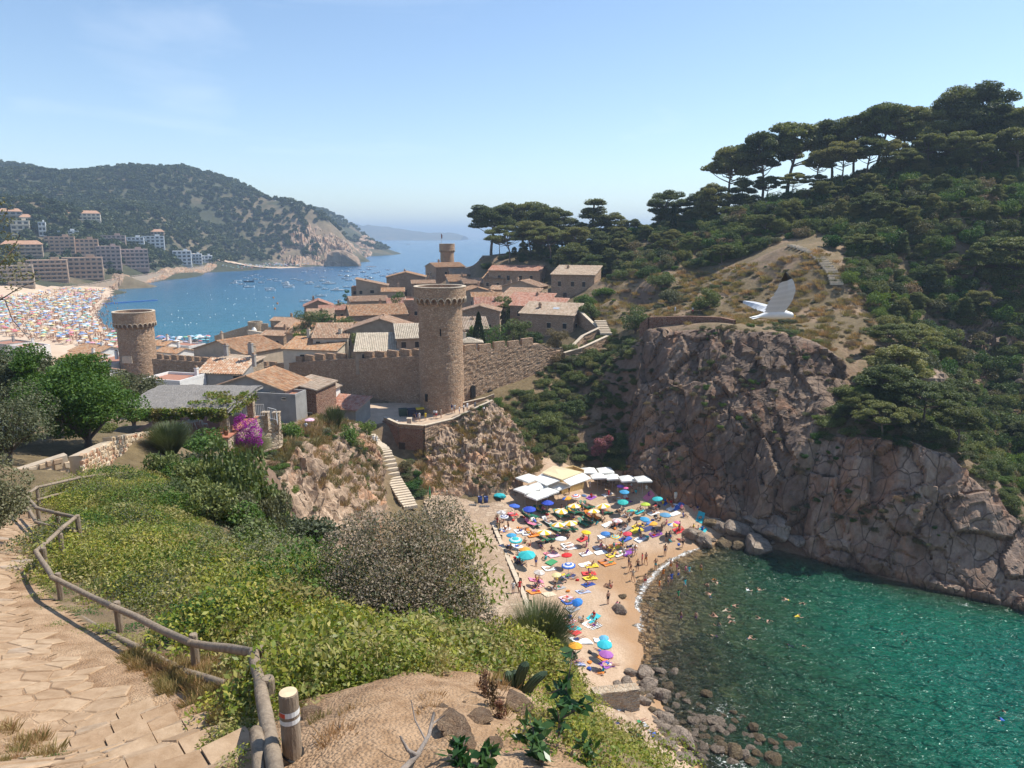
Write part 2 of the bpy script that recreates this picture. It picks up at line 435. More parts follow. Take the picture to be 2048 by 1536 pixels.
def ground_mat(name,grass,dirt,rock,k=1.0):
 m,nt,b=newmat(name)
 v=coords(nt)
 n1=noise(nt,v,0.12*k,6,0.62,0.3);n2=noise(nt,v,1.3*k,8,0.7);n3=noise(nt,v,0.5*k,5)
 g=N(nt,'NewGeometry');sx=N(nt,'SeparateXYZ');nt.links.new(g.outputs['Normal'],sx.inputs[0])
 flat=maprange(nt,mathn(nt,'ADD',sx.outputs[2],mathn(nt,'MULTIPLY',n3,0.3)),0.72,0.98)
 soil=ramp(nt,n1,[(0.38,grass),(0.50,[x*1.15 for x in grass]),(0.58,dirt),(0.7,[x*1.2 for x in dirt])])
 col=mixc(nt,flat,rock,soil)
 col=mixc(nt,maprange(nt,n2,0.3,0.72),mixc(nt,1.0,col,(0.5,0.46,0.4),'MULTIPLY'),col)
 nt.links.new(col,b.inputs['Base Color'])
 b.inputs['Roughness'].default_value=0.95
 bump(nt,b,n2,0.8,0.3)
 return m
M_ground=ground_mat('ground_dry',(0.19,0.14,0.07),(0.31,0.215,0.135),(0.25,0.165,0.115))
M_hill=ground_mat('ground_hill',(0.06,0.065,0.03),(0.17,0.135,0.08),(0.40,0.29,0.20),0.12)
def sand_mat():
 m,nt,b=newmat('sand')
 v=coords(nt)
 n1=noise(nt,v,0.35,5);n2=noise(nt,v,5.0,6,0.7)
 col=ramp(nt,n1,[(0.35,(0.49,0.345,0.235)),(0.65,(0.57,0.42,0.295))])
 col=mixc(nt,maprange(nt,n2,0.35,0.65),mixc(nt,1.0,col,(0.72,0.68,0.62),'MULTIPLY'),col)
 sx=N(nt,'SeparateXYZ');nt.links.new(v,sx.inputs[0])
 wet=maprange(nt,mathn(nt,'ADD',sx.outputs[2],mathn(nt,'MULTIPLY',n1,0.4)),0.45,0.95)
 col=mixc(nt,wet,(0.37,0.215,0.105),col)
 nt.links.new(col,b.inputs['Base Color'])
 nt.links.new(maprange(nt,wet,0,1,0.55,0.95),b.inputs['Roughness'])
 bump(nt,b,n2,0.9,0.12)
 return m
M_sand=sand_mat()
def farsand_mat():
 m,nt,b=newmat('sand_far')
 n1=noise(nt,coords(nt),0.1,6,0.7)
 nt.links.new(ramp(nt,n1,[(0.35,(0.50,0.36,0.25)),(0.65,(0.60,0.46,0.33))]),b.inputs['Base Color'])
 b.inputs['Roughness'].default_value=0.95
 return m
M_farsand=farsand_mat()
# ---------------------------------------------------------------- near terrain
def terrain_mesh(name,grid,mat,keep,rel=0.0,nz=(0.25,3)):
 X,Y=np.meshgrid(grid.xs,grid.ys,indexing='ij')
 x,y,z=X.ravel(),Y.ravel(),grid.z.ravel().copy()
 if rel:
  gx,gy=np.gradient(grid.z,grid.d)
  sl=np.clip(np.hypot(gx,gy).ravel(),0,2)
  q=np.stack([x,y,z*0],1)
  z+=rel*fbm(q*nz[0],nz[1],5)*np.clip(sl*1.4-0.2,0,1.3)*np.clip((z-4.5)/2,0,1)*np.clip((np.hypot(x,y)-13)/8,0,1)-0.12*((z>0)&(z<6))
 F=grid_faces(*X.shape)
 kp=keep(x,y,z)
 F=F[kp[F].all(1)]
 used=np.unique(F);idx=np.full(len(x),-1);idx[used]=np.arange(len(used))
 me=np_mesh(name,np.stack([x,y,z],1)[used],idx[F],[mat],smooth=True)
 return tagit(link(name,me),kind='structure')
hg_near.z-=0.0
terrain_mesh('ground',hg_near,M_ground,lambda x,y,z:(x<129)&(z>-12),0.35,(0.35,4))
terrain_mesh('ground_outer',hg_mid,M_ground,lambda x,y,z:((x<-88)|(x>127)|(y>212))&~((x<-116)&(y>172)),0.0)
def far_relief():
 X,Y=np.meshgrid(hg_far.xs,hg_far.ys,indexing='ij')
 q=np.stack([X.ravel(),Y.ravel(),0*X.ravel()],1)
 n=fbm(q/150.0,6,4).reshape(X.shape)
 z=hg_far.z
 land=np.clip((z-8)/40,0,1)
 hg_far.z=z+n*34*land
far_relief()
hills=terrain_mesh('hills',hg_far,M_hill,lambda x,y,z:(z>-14)&((x<-111)|(y>404)))
# ---------------------------------------------------------------- water
def sea_mat(name,near_c,far_c,bs=0.35,bd=1.0):
 m,nt,b=newmat(name)
 v=coords(nt)
 sx=N(nt,'SeparateXYZ');nt.links.new(v,sx.inputs[0])
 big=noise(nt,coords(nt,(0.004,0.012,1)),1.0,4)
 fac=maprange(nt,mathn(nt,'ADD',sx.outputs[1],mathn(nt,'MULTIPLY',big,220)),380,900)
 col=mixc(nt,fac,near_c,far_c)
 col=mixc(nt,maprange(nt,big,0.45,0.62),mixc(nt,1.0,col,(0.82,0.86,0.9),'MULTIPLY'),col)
 nt.links.new(col,b.inputs['Base Color'])
 b.inputs['Roughness'].default_value=0.22
 b.inputs['IOR'].default_value=1.33
 w=mathn(nt,'ADD',noise(nt,coords(nt,(0.25,0.6,1)),1.0,5,0.6),mathn(nt,'MULTIPLY',noise(nt,coords(nt,(0.06,0.13,1)),1.0,3),1.5))
 bump(nt,b,w,bs,bd)
 return m
M_sea=sea_mat('sea_water',(0.022,0.15,0.205),(0.022,0.105,0.21))
def sea():
 ys=np.concatenate([np.arange(0,400,20),np.arange(400,2000,60),np.geomspace(2000,24000,40)])
 xs=np.concatenate([-np.geomspace(24000,1500,20),np.arange(-1480,1500,40),np.geomspace(1500,24000,20)])
 X,Y=np.meshgrid(xs,ys,indexing='ij')
 F=grid_faces(*X.shape)
 cx=X.ravel()[F].mean(1);cyy=Y.ravel()[F].mean(1)
 cove=(cx>-30)&(cx<130)&(cyy<200)
 F=F[~cove]
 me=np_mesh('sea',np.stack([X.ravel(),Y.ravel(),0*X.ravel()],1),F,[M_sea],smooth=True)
 tagit(link('sea',me),kind='structure')
sea()
def cove_mat():
 m,nt,b=newmat('cove_water')
 out=nt.nodes['Material Output']
 v=coords(nt)
 at=N(nt,'Attribute',attribute_name='depth')
 d=at.outputs['Fac']
 body=N(nt,'BsdfDiffuse')
 nb=noise(nt,v,0.09,4)
 dd=mathn(nt,'ADD',d,mathn(nt,'MULTIPLY',mathn(nt,'SUBTRACT',nb,0.5),2.0))
 nt.links.new(ramp(nt,maprange(nt,dd,0.0,6.0),[(0.0,(0.09,0.11,0.05)),(0.3,(0.035,0.145,0.07)),(0.6,(0.007,0.15,0.09)),(1.0,(0.002,0.125,0.095))]),body.inputs['Color'])
 tr=N(nt,'BsdfTransparent')
 nt.links.new(ramp(nt,maprange(nt,d,0.0,4.0),[(0.0,(0.95,0.95,0.9)),(0.4,(0.62,0.80,0.66)),(1.0,(0.25,0.55,0.45))]),tr.inputs['Color'])
 mx=N(nt,'MixShader')
 nt.links.new(ramp(nt,maprange(nt,d,0.0,4.5),[(0.0,(0.06,)*3),(0.4,(0.30,)*3),(1.0,(0.84,)*3)]),mx.inputs[0])
 nt.links.new(tr.outputs[0],mx.inputs[1]);nt.links.new(body.outputs[0],mx.inputs[2])
 gl=N(nt,'BsdfGlossy');gl.inputs['Roughness'].default_value=0.17
 w=mathn(nt,'ADD',noise(nt,coords(nt,(0.9,1.9,1)),1.0,2,0.6,0.8),mathn(nt,'MULTIPLY',noise(nt,coords(nt,(0.35,0.8,1)),1.0,3),1.8))
 bp=N(nt,'Bump');bp.inputs['Strength'].default_value=1.0;bp.inputs['Distance'].default_value=1.1
 nt.links.new(w,bp.inputs['Height'])
 for s in(gl,body):nt.links.new(bp.outputs[0],s.inputs['Normal'])
 fr=N(nt,'Fresnel');fr.inputs['IOR'].default_value=1.33;nt.links.new(bp.outputs[0],fr.inputs['Normal'])
 m2=N(nt,'MixShader')
 nt.links.new(fr.outputs[0],m2.inputs[0]);nt.links.new(mx.outputs[0],m2.inputs[1]);nt.links.new(gl.outputs[0],m2.inputs[2])
 fo=N(nt,'BsdfDiffuse');fo.inputs['Color'].default_value=(0.75,0.75,0.72,1)
 fa=N(nt,'Attribute',attribute_name='foam')
 fn=noise(nt,v,2.6,8,0.75,1.2)
 ff=maprange(nt,mathn(nt,'ADD',fa.outputs['Fac'],mathn(nt,'MULTIPLY',mathn(nt,'SUBTRACT',fn,0.5),2.6)),0.5,0.85)
 m3=N(nt,'MixShader')
 nt.links.new(ff,m3.inputs[0]);nt.links.new(m2.outputs[0],m3.inputs[1]);nt.links.new(fo.outputs[0],m3.inputs[2])
 nt.links.new(m3.outputs[0],out.inputs['Surface'])
 return m
M_cove=cove_mat()
def cove():
 xs=np.arange(9,130,0.4);ys=np.arange(-10,112,0.4)
 X,Y=np.meshgrid(xs,ys,indexing='ij')
 x,y=X.ravel(),Y.ravel()
 h=hf(x,y)
 q=np.stack([x*0.45,y*0.8,0*x],1)
 z=0.05+0.17*fbm(q,3,21)*np.clip(-h/2,0.15,1)
 line=np.array([(25.5,90.9),(21.5,87.6),(18.3,83.5),(15.9,79.5),(14.6,76.3),(14.1,73),(13.9,70)])
 dmin=np.full(len(x),99.0)
 for a,b in zip(line[:-1],line[1:]):
  ab=b-a;s=np.clip(((x-a[0])*ab[0]+(y-a[1])*ab[1])/(ab@ab),0,1)
  dmin=np.minimum(dmin,np.hypot(x-a[0]-s*ab[0],y-a[1]-s*ab[1]))
 foam=np.clip(0.74-dmin/1.3,0,1)
 for cx,cyy,r,k in((21,44,4.5,.62),(25,40,5,.68),(18,50,3,.45),(19,57,3,.35),(52.5,75.5,1.0,.45),(61,70.5,3.0,.5),(30,36,5,.6)):
  foam=np.maximum(foam,k*np.clip(1.3-np.hypot(x-cx,y-cyy)/r,0,1))
 F=grid_faces(*X.shape)
 F=F[(h[F]<0.5).any(1)]
 used=np.unique(F);idx=np.full(len(x),-1);idx[used]=np.arange(len(used))
 me=np_mesh('cove_water',np.stack([x,y,z],1)[used],idx[F],[M_cove],smooth=True)
 set_attr(me,'depth',np.clip(-h,0,20)[used]);set_attr(me,'foam',foam[used])
 tagit(link('cove_water',me),kind='structure')
cove()
def seabed_mat():
 m,nt,b=newmat('seabed')
 v=coords(nt)
 n1=noise(nt,v,0.22,6,0.65,0.5);n2=noise(nt,v,1.4,5)
 col=ramp(nt,n1,[(0.42,(0.06,0.05,0.03)),(0.5,(0.20,0.16,0.09)),(0.56,(0.55,0.43,0.27))])
 col=mixc(nt,maprange(nt,n2,0.35,0.65),mixc(nt,1.0,col,(0.6,0.6,0.55),'MULTIPLY'),col)
 nt.links.new(col,b.inputs['Base Color'])
 bump(nt,b,n2,0.8,0.3)
 return m
M_seabed=seabed_mat()
def drape(name,poly,d,mat,off=0.04,rel=0.05,rs=1.2,kind='structure',hfun=None,smooth=True):
 poly=np.array(poly,float)
 x0,y0=poly.min(0);x1,y1=poly.max(0)
 xs=np.arange(x0,x1+d,d);ys=np.arange(y0,y1+d,d)
 X,Y=np.meshgrid(xs,ys,indexing='ij');x,y=X.ravel(),Y.ravel()
 ins=inside(poly,x,y)
 z=(hfun or hf)(x,y)+off+rel*fbm(np.stack([x*rs,y*rs,0*x],1),4,8)
 F=grid_faces(*X.shape);F=F[ins[F].all(1)]
 used=np.unique(F);idx=np.full(len(x),-1);idx[used]=np.arange(len(used))
 me=np_mesh(name,np.stack([x,y,z],1)[used],idx[F],[mat],smooth=smooth)
 o=link(name,me)
 return tagit(o,kind=kind)if kind else o
def inside(poly,x,y):
 c=np.zeros(len(x),bool);n=len(poly)
 for i in range(n):
  xi,yi=poly[i];xj,yj=poly[i-1]
  m=((yi>y)!=(yj>y))&(x<(xj-xi)*(y-yi)/(yj-yi+1e-12)+xi)
  c^=m
 return c
def hits(lst):return[tuple(hit(*p)[:2])for p in lst]
beach_poly=[(-2.0,99),(-1.5,85),(0.6,78),(2.5,68),(5.5,60),(7,50),(9,44),(14,44),(16.5,52),(16,60),(15.5,68),(16.5,75),(19.5,82),(24,87.5),(30,91),(36,94),(40,95.5),(38,98),(26,105),(20,111),(8,113),(0,109)]
drape('beach_sand',beach_poly,0.35,M_sand,0.05,0.13,0.9)
bed=terrain_mesh('seabed',hg_near,M_seabed,lambda x,y,z:(x>9)&(y<110)&(z<0.1),0.0)
bed.location.z=-0.01
far_beach_poly=[(-100,262),(-141,292),(-162,293),(-178,318),(-200,350),(-228,394),(-258,455),(-276,500),(-300,540),(-420,480),(-440,300),(-300,190),(-110,190)]
fb=drape('far_beach_sand',far_beach_poly,4.0,M_farsand,0.35,0.2,0.1)
fb2=drape('cove_beach_sand',[(-372,842),(-300,925),(-255,942),(-262,958),(-310,950),(-345,915),(-385,862)],5.0,M_farsand,1.2,0.2,0.1)
def far_coast():
 prof=[(690,447),(720,450),(760,452),(800,457),(830,461),(860,464),(880,463),(905,467),(925,471)]
 px=np.linspace(660,928,90);py=np.interp(px,[p[0]for p in prof],[p[1]for p in prof])
 V=[]
 for k,(a,b)in enumerate(zip(px,py)):
  top=P(a,b,6300);n=fbm(np.array([[a*0.08,0,0]]),4)[0]*14
  for s,h in((-500,0.0),(-420,.18),(-250,.62),(0,1.0),(400,0.7),(800,0.0)):
   V.append((top.x,top.y+s,max(-2,(top.z+n)*h-(3 if h==0 else 0))))
 me=np_mesh('far_coast',V,grid_faces(90,6),[M_hill],smooth=True)
 tagit(link('far_coast',me),kind='structure')
far_coast()
# ---------------------------------------------------------------- cliffs: rock faces laid over the steep ground
def resample(pts,n):
 A=np.array(pts,float);d=np.r_[0,np.cumsum(np.hypot(*np.diff(A,axis=0)[:,:2].T))]
 s=np.linspace(0,d[-1],n)
 return np.stack([np.interp(s,d,A[:,k])for k in range(2)],1),d[-1]
def cliff(name,foot,rim,mat,res=0.3,amp=1.0,cell=(3.2,3.2,5.5),zmin=-1.6,seed=3,bias=0.35,strata=0.0,lean=0.0,streak=0.0):
 n0=60
 f,L=resample(foot,n0);r,_=resample(rim,n0)
 nu=max(8,int(L/res));f,_=resample(foot,nu);r,_=resample(rim,nu)
 d=f-r;d/=np.linalg.norm(d,axis=1)[:,None]
 f2=f+d*1.0;r2=r-d*1.5
 S=np.linspace(0,1,60)
 H=[]
 for k in range(nu):
  x=f2[k,0]+(r2[k,0]-f2[k,0])*S;y=f2[k,1]+(r2[k,1]-f2[k,1])*S
  z=np.maximum(hf(x,y),zmin)
  ln=np.r_[0,np.cumsum(np.sqrt(np.diff(x)**2+np.diff(y)**2+np.diff(z)**2))]
  H.append((x,y,z,ln))
 nv=max(8,int(np.median([h[3][-1]for h in H])/res))
 V=np.zeros((nu,nv,3))
 for k,(x,y,z,ln)in enumerate(H):
  s=np.linspace(0,ln[-1],nv)
  for c,a in enumerate((x,y,z)):V[k,:,c]=np.interp(s,ln,a)
 du=np.gradient(V,axis=0);dv=np.gradient(V,axis=1)
 nrm=np.cross(du,dv);nrm/=np.linalg.norm(nrm,axis=2)[...,None]+1e-9
 if nrm[nu//2,nv//2,2]<0:nrm=-nrm
 p=V.reshape(-1,3)
 warp=np.stack([fbm(p*0.16,3,seed+40+k)for k in range(3)],1)*2.2
 q=(p+warp)/np.array(cell)
 f1,f2_,rnd,tilt=worley(q,seed)
 g1,g2,rn2,t2=worley(q*2.7+5,seed+20)
 disp=amp*(1.3*(rnd-0.4)+2.0*tilt)+amp*0.42*(rn2-0.4+2.4*t2)
 disp-=amp*0.5*np.clip(1-(f2_-f1)/0.045,0,1)
 disp+=amp*0.9*fbm(p/8.0,3,seed+5)+amp*0.10*fbm(p*0.9,4,seed+6)
 if streak:
  t=np.stack([p[:,0]*0.9,p[:,1]*0.9,p[:,2]*0.12],1)
  disp+=streak*(np.abs(fbm(t,4,seed+8))*2-0.6)
 disp=disp.reshape(nu,nv)+bias
 vs=np.linspace(0,1,nv);us=np.linspace(0,1,nu)
 fade=np.clip(np.minimum(vs*14,(1-vs)*12),0,1)[None]*np.clip(np.minimum(us,1-us)*14,0,1)[:,None]
 V=V+nrm*(disp*fade-0.5*(1-fade))[...,None]
 me=np_mesh(name,V.reshape(-1,3),grid_faces(nu,nv),[mat],smooth=False)
 LEDGE[name]=(V.reshape(-1,3),nrm.reshape(-1,3),disp.ravel())
 return tagit(link(name,me),kind='structure')
LEDGE={}
def CC(*l):return[C(*a)[:2]for a in l]
cliff('cliff_behind_beach',CC((1235,955,115),(1330,1000,107.5),(1420,1030,103),(1500,1045,100.5),(1560,1060,98),(1625,1105,95.3)),CC((1278,670,128),(1370,662,120.5),(1450,657,116),(1560,672,112),(1640,692,109.5),(1715,745,108)),M_rock,0.26,0.75,(4.5,4.5,8.0),0.8,3,1.0,streak=0.22)
cliff('cliff_by_water',CC((1590,1090,97),(1620,1112,95),(1700,1130,92),(1850,1165,87),(1950,1190,84.5),(2048,1215,82),(2250,1262,78.5)),CC((1605,885,99.5),(1640,888,97.8),(1700,890,95.8),(1800,900,92.8),(1890,930,90.5),(1960,990,88),(2010,1050,86.5),(2048,1080,85.5),(2200,1110,83)),M_rock_grey,0.24,0.8,(4.6,4.6,7.0),-1.6,13,1.1,streak=0.1)
cliff('cliff_under_tower',CC((843,975,105.8),(900,985,106),(960,985,106.5),(1030,990,108),(1075,940,115)),CC((838,885,115.3),(900,852,117.5),(960,826,119),(985,814,120),(1015,825,122.5)),M_rock_pale,0.22,0.36,(2.2,2.2,7.0),2.0,23,0.75,streak=0.8)
cliff('cliff_of_spur',[(-19,60),(-16,74),(-17,88),(-20.5,103)],CC((515,935,66),(560,905,72),(600,893,80),(680,900,95),(715,880,110)),M_rock_pale,0.22,0.32,(2.0,2.0,6.0),3.0,33,0.65,streak=0.75)
cliff('cliff_of_ravine',CC((1925,830,126),(2000,810,129),(2100,800,128),(2200,800,127)),CC((1880,640,142),(1990,560,149),(2100,520,152),(2220,500,153)),M_rock,0.45,0.8,(5,5,8),2.0,43,0.9,streak=0.5)
# ---------------------------------------------------------------- foliage
def leaf_mat(name,c1,c2,c3=None,transl=0.25,rough=0.6,patch=None,psc=0.5):
 m,nt,b=newmat(name)
 out=nt.nodes['Material Output']
 g=N(nt,'NewGeometry');oi=N(nt,'ObjectInfo')
 r=mathn(nt,'FRACT',mathn(nt,'ADD',g.outputs['Random Per Island'],0.0))
 stops=[(0.0,c1),(0.6,c2),(1.0,c3 or c2)]
 col=ramp(nt,r,stops)
 v=mathn(nt,'ADD',mathn(nt,'MULTIPLY',oi.outputs['Random'],0.7),0.65)
 hs=N(nt,'HueSaturation');nt.links.new(v,hs.inputs['Value']);nt.links.new(col,hs.inputs['Color'])
 nt.links.new(mathn(nt,'ADD',mathn(nt,'MULTIPLY',oi.outputs['Random'],-0.07),0.535),hs.inputs['Hue'])
 col=hs.outputs[0]
 if patch:
  n=noise(nt,coords(nt),psc,4,0.6)
  col=mixc(nt,maprange(nt,n,0.46,0.6),col,mixc(nt,r,patch[0],patch[1]))
 b.inputs['Roughness'].default_value=rough
 b.inputs['Specular IOR Level'].default_value=0.25
 nt.links.new(col,b.inputs['Base Color'])
 if transl:
  t=N(nt,'BsdfTranslucent');mx=N(nt,'MixShader',i_Fac=transl)
  nt.links.new(mixc(nt,1.0,col,(1.3,1.25,0.7),'MULTIPLY'),t.inputs['Color'])
  nt.links.new(b.outputs[0],mx.inputs[1]);nt.links.new(t.outputs[0],mx.inputs[2])
  nt.links.new(mx.outputs[0],out.inputs['Surface'])
 return m
L_pine=leaf_mat('pine_needles',(0.08,0.10,0.032),(0.14,0.155,0.056),(0.20,0.205,0.088),0.35)
L_pine2=leaf_mat('pine_needles_light',(0.10,0.125,0.036),(0.16,0.18,0.06),(0.22,0.225,0.085),0.3)
L_shrub=leaf_mat('shrub_leaves',(0.062,0.095,0.028),(0.115,0.155,0.048),(0.18,0.205,0.075))
L_green=leaf_mat('green_leaves',(0.050,0.105,0.018),(0.085,0.155,0.026),(0.13,0.20,0.04),0.3)
L_olive=leaf_mat('olive_leaves',(0.075,0.085,0.040),(0.12,0.13,0.065),(0.18,0.185,0.105),0.2)
L_scrub=leaf_mat('dry_scrub',(0.13,0.105,0.05),(0.20,0.155,0.08),(0.27,0.21,0.11),0.2)
L_vine=leaf_mat('vine_leaves',(0.10,0.155,0.018),(0.20,0.25,0.03),(0.36,0.34,0.06),0.3,0.5,((0.16,0.15,0.04),(0.30,0.24,0.09)),1.3)
L_honey=leaf_mat('honeysuckle_leaves',(0.09,0.14,0.016),(0.19,0.23,0.026),(0.36,0.32,0.06),0.28,0.45,((0.22,0.20,0.06),(0.42,0.36,0.17)),1.6)
L_purple=leaf_mat('bougainvillea',(0.19,0.012,0.17),(0.34,0.02,0.29),(0.44,0.045,0.38),0.3)
L_pink=leaf_mat('oleander_blossom',(0.24,0.08,0.11),(0.38,0.15,0.19),(0.07,0.09,0.03),0.3)
L_flower=leaf_mat('grey_blossom',(0.17,0.13,0.09),(0.28,0.23,0.165),(0.40,0.34,0.26),0.3)
L_dry=leaf_mat('dry_grass',(0.24,0.175,0.075),(0.34,0.255,0.115),(0.42,0.33,0.17),0.25)
L_rush=leaf_mat('broom_stems',(0.06,0.085,0.025),(0.10,0.125,0.045),(0.17,0.18,0.085),0.15)
L_cypress=leaf_mat('cypress_leaves',(0.016,0.030,0.010),(0.030,0.048,0.016),(0.045,0.065,0.022),0.1)
L_laurel=leaf_mat('laurel_leaves',(0.030,0.075,0.022),(0.055,0.115,0.035),(0.085,0.15,0.05),0.25,0.3)
def bark_mat(name,a,b_):
 m,nt,b=newmat(name)
 n=noise(nt,coords(nt,(6,6,1.5)),2.0,6,0.7)
 nt.links.new(ramp(nt,n,[(0.3,a),(0.7,b_)]),b.inputs['Base Color']);b.inputs['Roughness'].default_value=0.9
 bump(nt,b,n,0.6,0.05)
 return m
M_bark=bark_mat('bark',(0.09,0.07,0.055),(0.22,0.17,0.14))
M_bark_pale=bark_mat('bark_pale',(0.17,0.14,0.12),(0.34,0.29,0.25))
def leaves_VF(cen,size,aspect=0.55,up=0.35,droop=0.0,dirs=None,rg=None):
 """one bent four sided leaf per centre: arrays of vertices and quads"""
 g=rg or rng
 n=len(cen)
 size=np.broadcast_to(np.asarray(size,float),(n,))
 a=g.normal(size=(n,3))if dirs is None else dirs+0.35*g.normal(size=(n,3))
 a/=np.linalg.norm(a,axis=1)[:,None]+1e-9
 nn=g.normal(size=(n,3));nn[:,2]=np.abs(nn[:,2])+up*2
 w=np.cross(a,nn);w/=np.linalg.norm(w,axis=1)[:,None]+1e-9
 a[:,2]-=droop
 L=a*(size/2)[:,None];W=w*(size*aspect/2)[:,None]
 V=np.stack([cen-L,cen+W+L*0.1,cen+L,cen-W+L*0.1],1).reshape(-1,3)
 F=np.arange(4*n).reshape(n,4)
 return V,F
def leaves_mesh(name,cen,size,mat,**k):
 V,F=leaves_VF(np.asarray(cen,float),size,**k)
 return np_mesh(name,V,F,[mat])
def ball(n,rg,shell=0.55):
 d=rg.normal(size=(n,3));d/=np.linalg.norm(d,axis=1)[:,None]
 return d*(shell+(1-shell)*rg.random(n)**0.6)[:,None]
def clumps(centers,radii,per,rg,flat=0.6,shell=0.4,under=0.45):
 out=[]
 for c,r in zip(centers,radii):
  n=max(6,int(per*r*r))
  q=ball(n,rg,shell)*r*np.array([1,1,flat])
  q[:,2]=np.where(q[:,2]<0,q[:,2]*under,q[:,2])
  q*=1+0.25*fbm(q*1.3/max(r,.1)+c[0],2)[:,None]
  out.append(np.asarray(c)+q)
 return np.concatenate(out)
def pine_proto(kind,seed,leaf=L_pine,per=420,ls=0.36):
 """crown and trunk meshes of a pine 10 m tall"""
 rg=np.random.default_rng(seed);rd=random.Random(seed)
 tr=MB()
 lean=(rd.uniform(-1,1),rd.uniform(-1,1))
 if kind=='umbrella':th,cw,levels=6.8,4.2,[(7.2,3.5,10),(8.5,2.4,7),(6.0,3.7,8)]
 elif kind=='round':th,cw,levels=7.5,3.4,[(4.8,3.2,9),(6.6,3.1,9),(8.3,2.0,6),(9.2,.6,2),(3.0,2.8,7),(1.5,2.2,4)]
 elif kind=='spread':th,cw,levels=5.6,5,[(7.4,4.3,10),(8.4,2.6,6),(5.8,4.6,7)]
 else:th,cw,levels=9.2,2.4,[(2.6,2.3,6),(4.2,2.1,6),(5.8,1.7,5),(7.4,1.2,4),(9.0,.6,3)]
 trunk=[]
 for k in range(7):
  s=k/6
  trunk.append((lean[0]*s*s+0.25*math.sin(3*s+seed),lean[1]*s*s+0.2*math.cos(4*s+seed),-0.6+(th+0.6)*s))
 tr.tube(trunk,[0.24*(1-0.6*k/6)for k in range(7)],7)
 cs,rs=[],[]
 for z,rad,n in levels:
  off=rd.uniform(0,6.28)
  for k in range(n):
   a=off+6.283*k/n+rd.uniform(-.35,.35)
   rr=rad*(rd.uniform(0.45,1.0)if n>3 else rd.uniform(0.1,1))
   zz=z+rd.uniform(-.5,.5)
   s=min(0.96,max(0.3,(zz-2.0*rr/max(rad,.1))/th))
   base=(lean[0]*s*s,lean[1]*s*s,th*s)
   c=(lean[0]*.8+rr*math.cos(a),lean[1]*.8+rr*math.sin(a),zz)
   mid=tuple((base[i]*.45+c[i]*.55)+(rd.uniform(-.25,.25)if i<2 else-0.35)for i in range(3))
   tr.tube([base,mid,(c[0],c[1],c[2]-.1)],[0.10,0.06,0.025],5,cap=False)
   cs.append(c);rs.append(rd.uniform(0.95,1.6)*(1.0 if kind!='cone' else 0.8))
   if rd.random()<.5:
    cs.append((c[0]+rd.uniform(-1,1),c[1]+rd.uniform(-1,1),c[2]+rd.uniform(-.5,.5)));rs.append(rd.uniform(.5,.9))
 cen=clumps(cs,rs,per,rg,0.55 if kind in('umbrella','spread')else 0.75)
 cr=leaves_mesh('crown',cen,rg.uniform(ls*.6,ls*1.25,len(cen)),leaf,aspect=0.5,up=0.5,rg=rg)
 return cr,tr.mesh('trunk',M_bark,True),(cw+1)
PINES={}
for k,(kind,leaf)in enumerate([('umbrella',L_pine),('umbrella',L_pine),('umbrella',L_pine2),('round',L_pine),('round',L_pine2),('round',L_pine),('spread',L_pine),('spread',L_pine2),('cone',L_pine),('cone',L_pine2)]):
 PINES.setdefault(kind,[]).append(pine_proto(kind,100+k*7,leaf))
def shrub_proto(seed,leaf,n=2600,ls=0.11,lobes=7,flat=0.8,stems=True,aspect=.55):
 """a bush one metre in radius and about one metre tall"""
 rg=np.random.default_rng(seed);rd=random.Random(seed)
 cs,rs=[(0,0,0.35)],[0.62]
 for k in range(lobes):
  a=6.283*k/lobes+rd.uniform(-.4,.4);r=rd.uniform(.3,.72)
  cs.append((r*math.cos(a),r*math.sin(a),rd.uniform(.22,.7)));rs.append(rd.uniform(.25,.48))
 tot=sum(r*r for r in rs)
 cen=clumps(cs,rs,n/tot,rg,flat,0.55,0.7)
 cen=cen[cen[:,2]>-0.05]
 me=leaves_mesh('foliage',cen,rg.uniform(ls*.6,ls*1.3,len(cen)),leaf,aspect=aspect,rg=rg)
 st=MB()
 for c in cs:st.tube([(0,0,-.15),(c[0]*.4,c[1]*.4,c[2]*.55),c],[.035,.02,.006],4,cap=False)
 return me,st.mesh('stem',M_bark)
SHRUBS={'dark':[shrub_proto(1,L_shrub),shrub_proto(2,L_shrub),shrub_proto(3,L_shrub,flat=.6)],'green':[shrub_proto(4,L_green),shrub_proto(5,L_green)],'olive':[shrub_proto(6,L_olive),shrub_proto(7,L_olive)],'dry':[shrub_proto(8,L_scrub,1900),shrub_proto(9,L_scrub,1900,flat=.6)],'pine':[shrub_proto(10,L_pine2),shrub_proto(12,L_pine)],}
def put_tree(kind,px,py,H,label,group=None,base=None,W=1.0,name='pine_tree',cat='pine tree',t=None,sink=0.0,idx=None,py_top=None):
 """tree whose foot is at a photo pixel on the ground; H metres tall"""
 if base is None:
  if t is not None:
   base=plan_at(px,t)
  else:base=hit(px,py)
 if py_top is not None:
  f=proj(*base)[2];H=max(3.6,(proj(*base)[1]-py_top)*f/FPX/CP)
 cr,tr,w=PINES[kind][(idx if idx is not None else random.randrange(99))%len(PINES[kind])]
 e=empty(name,(base.x,base.y,base.z-sink),random.uniform(0,6.28))
 e.scale=(H/10*W,H/10*W,H/10)
 tagit(e,label,cat,group)
 link('trunk',tr,e);link('crown',cr,e)
 return e
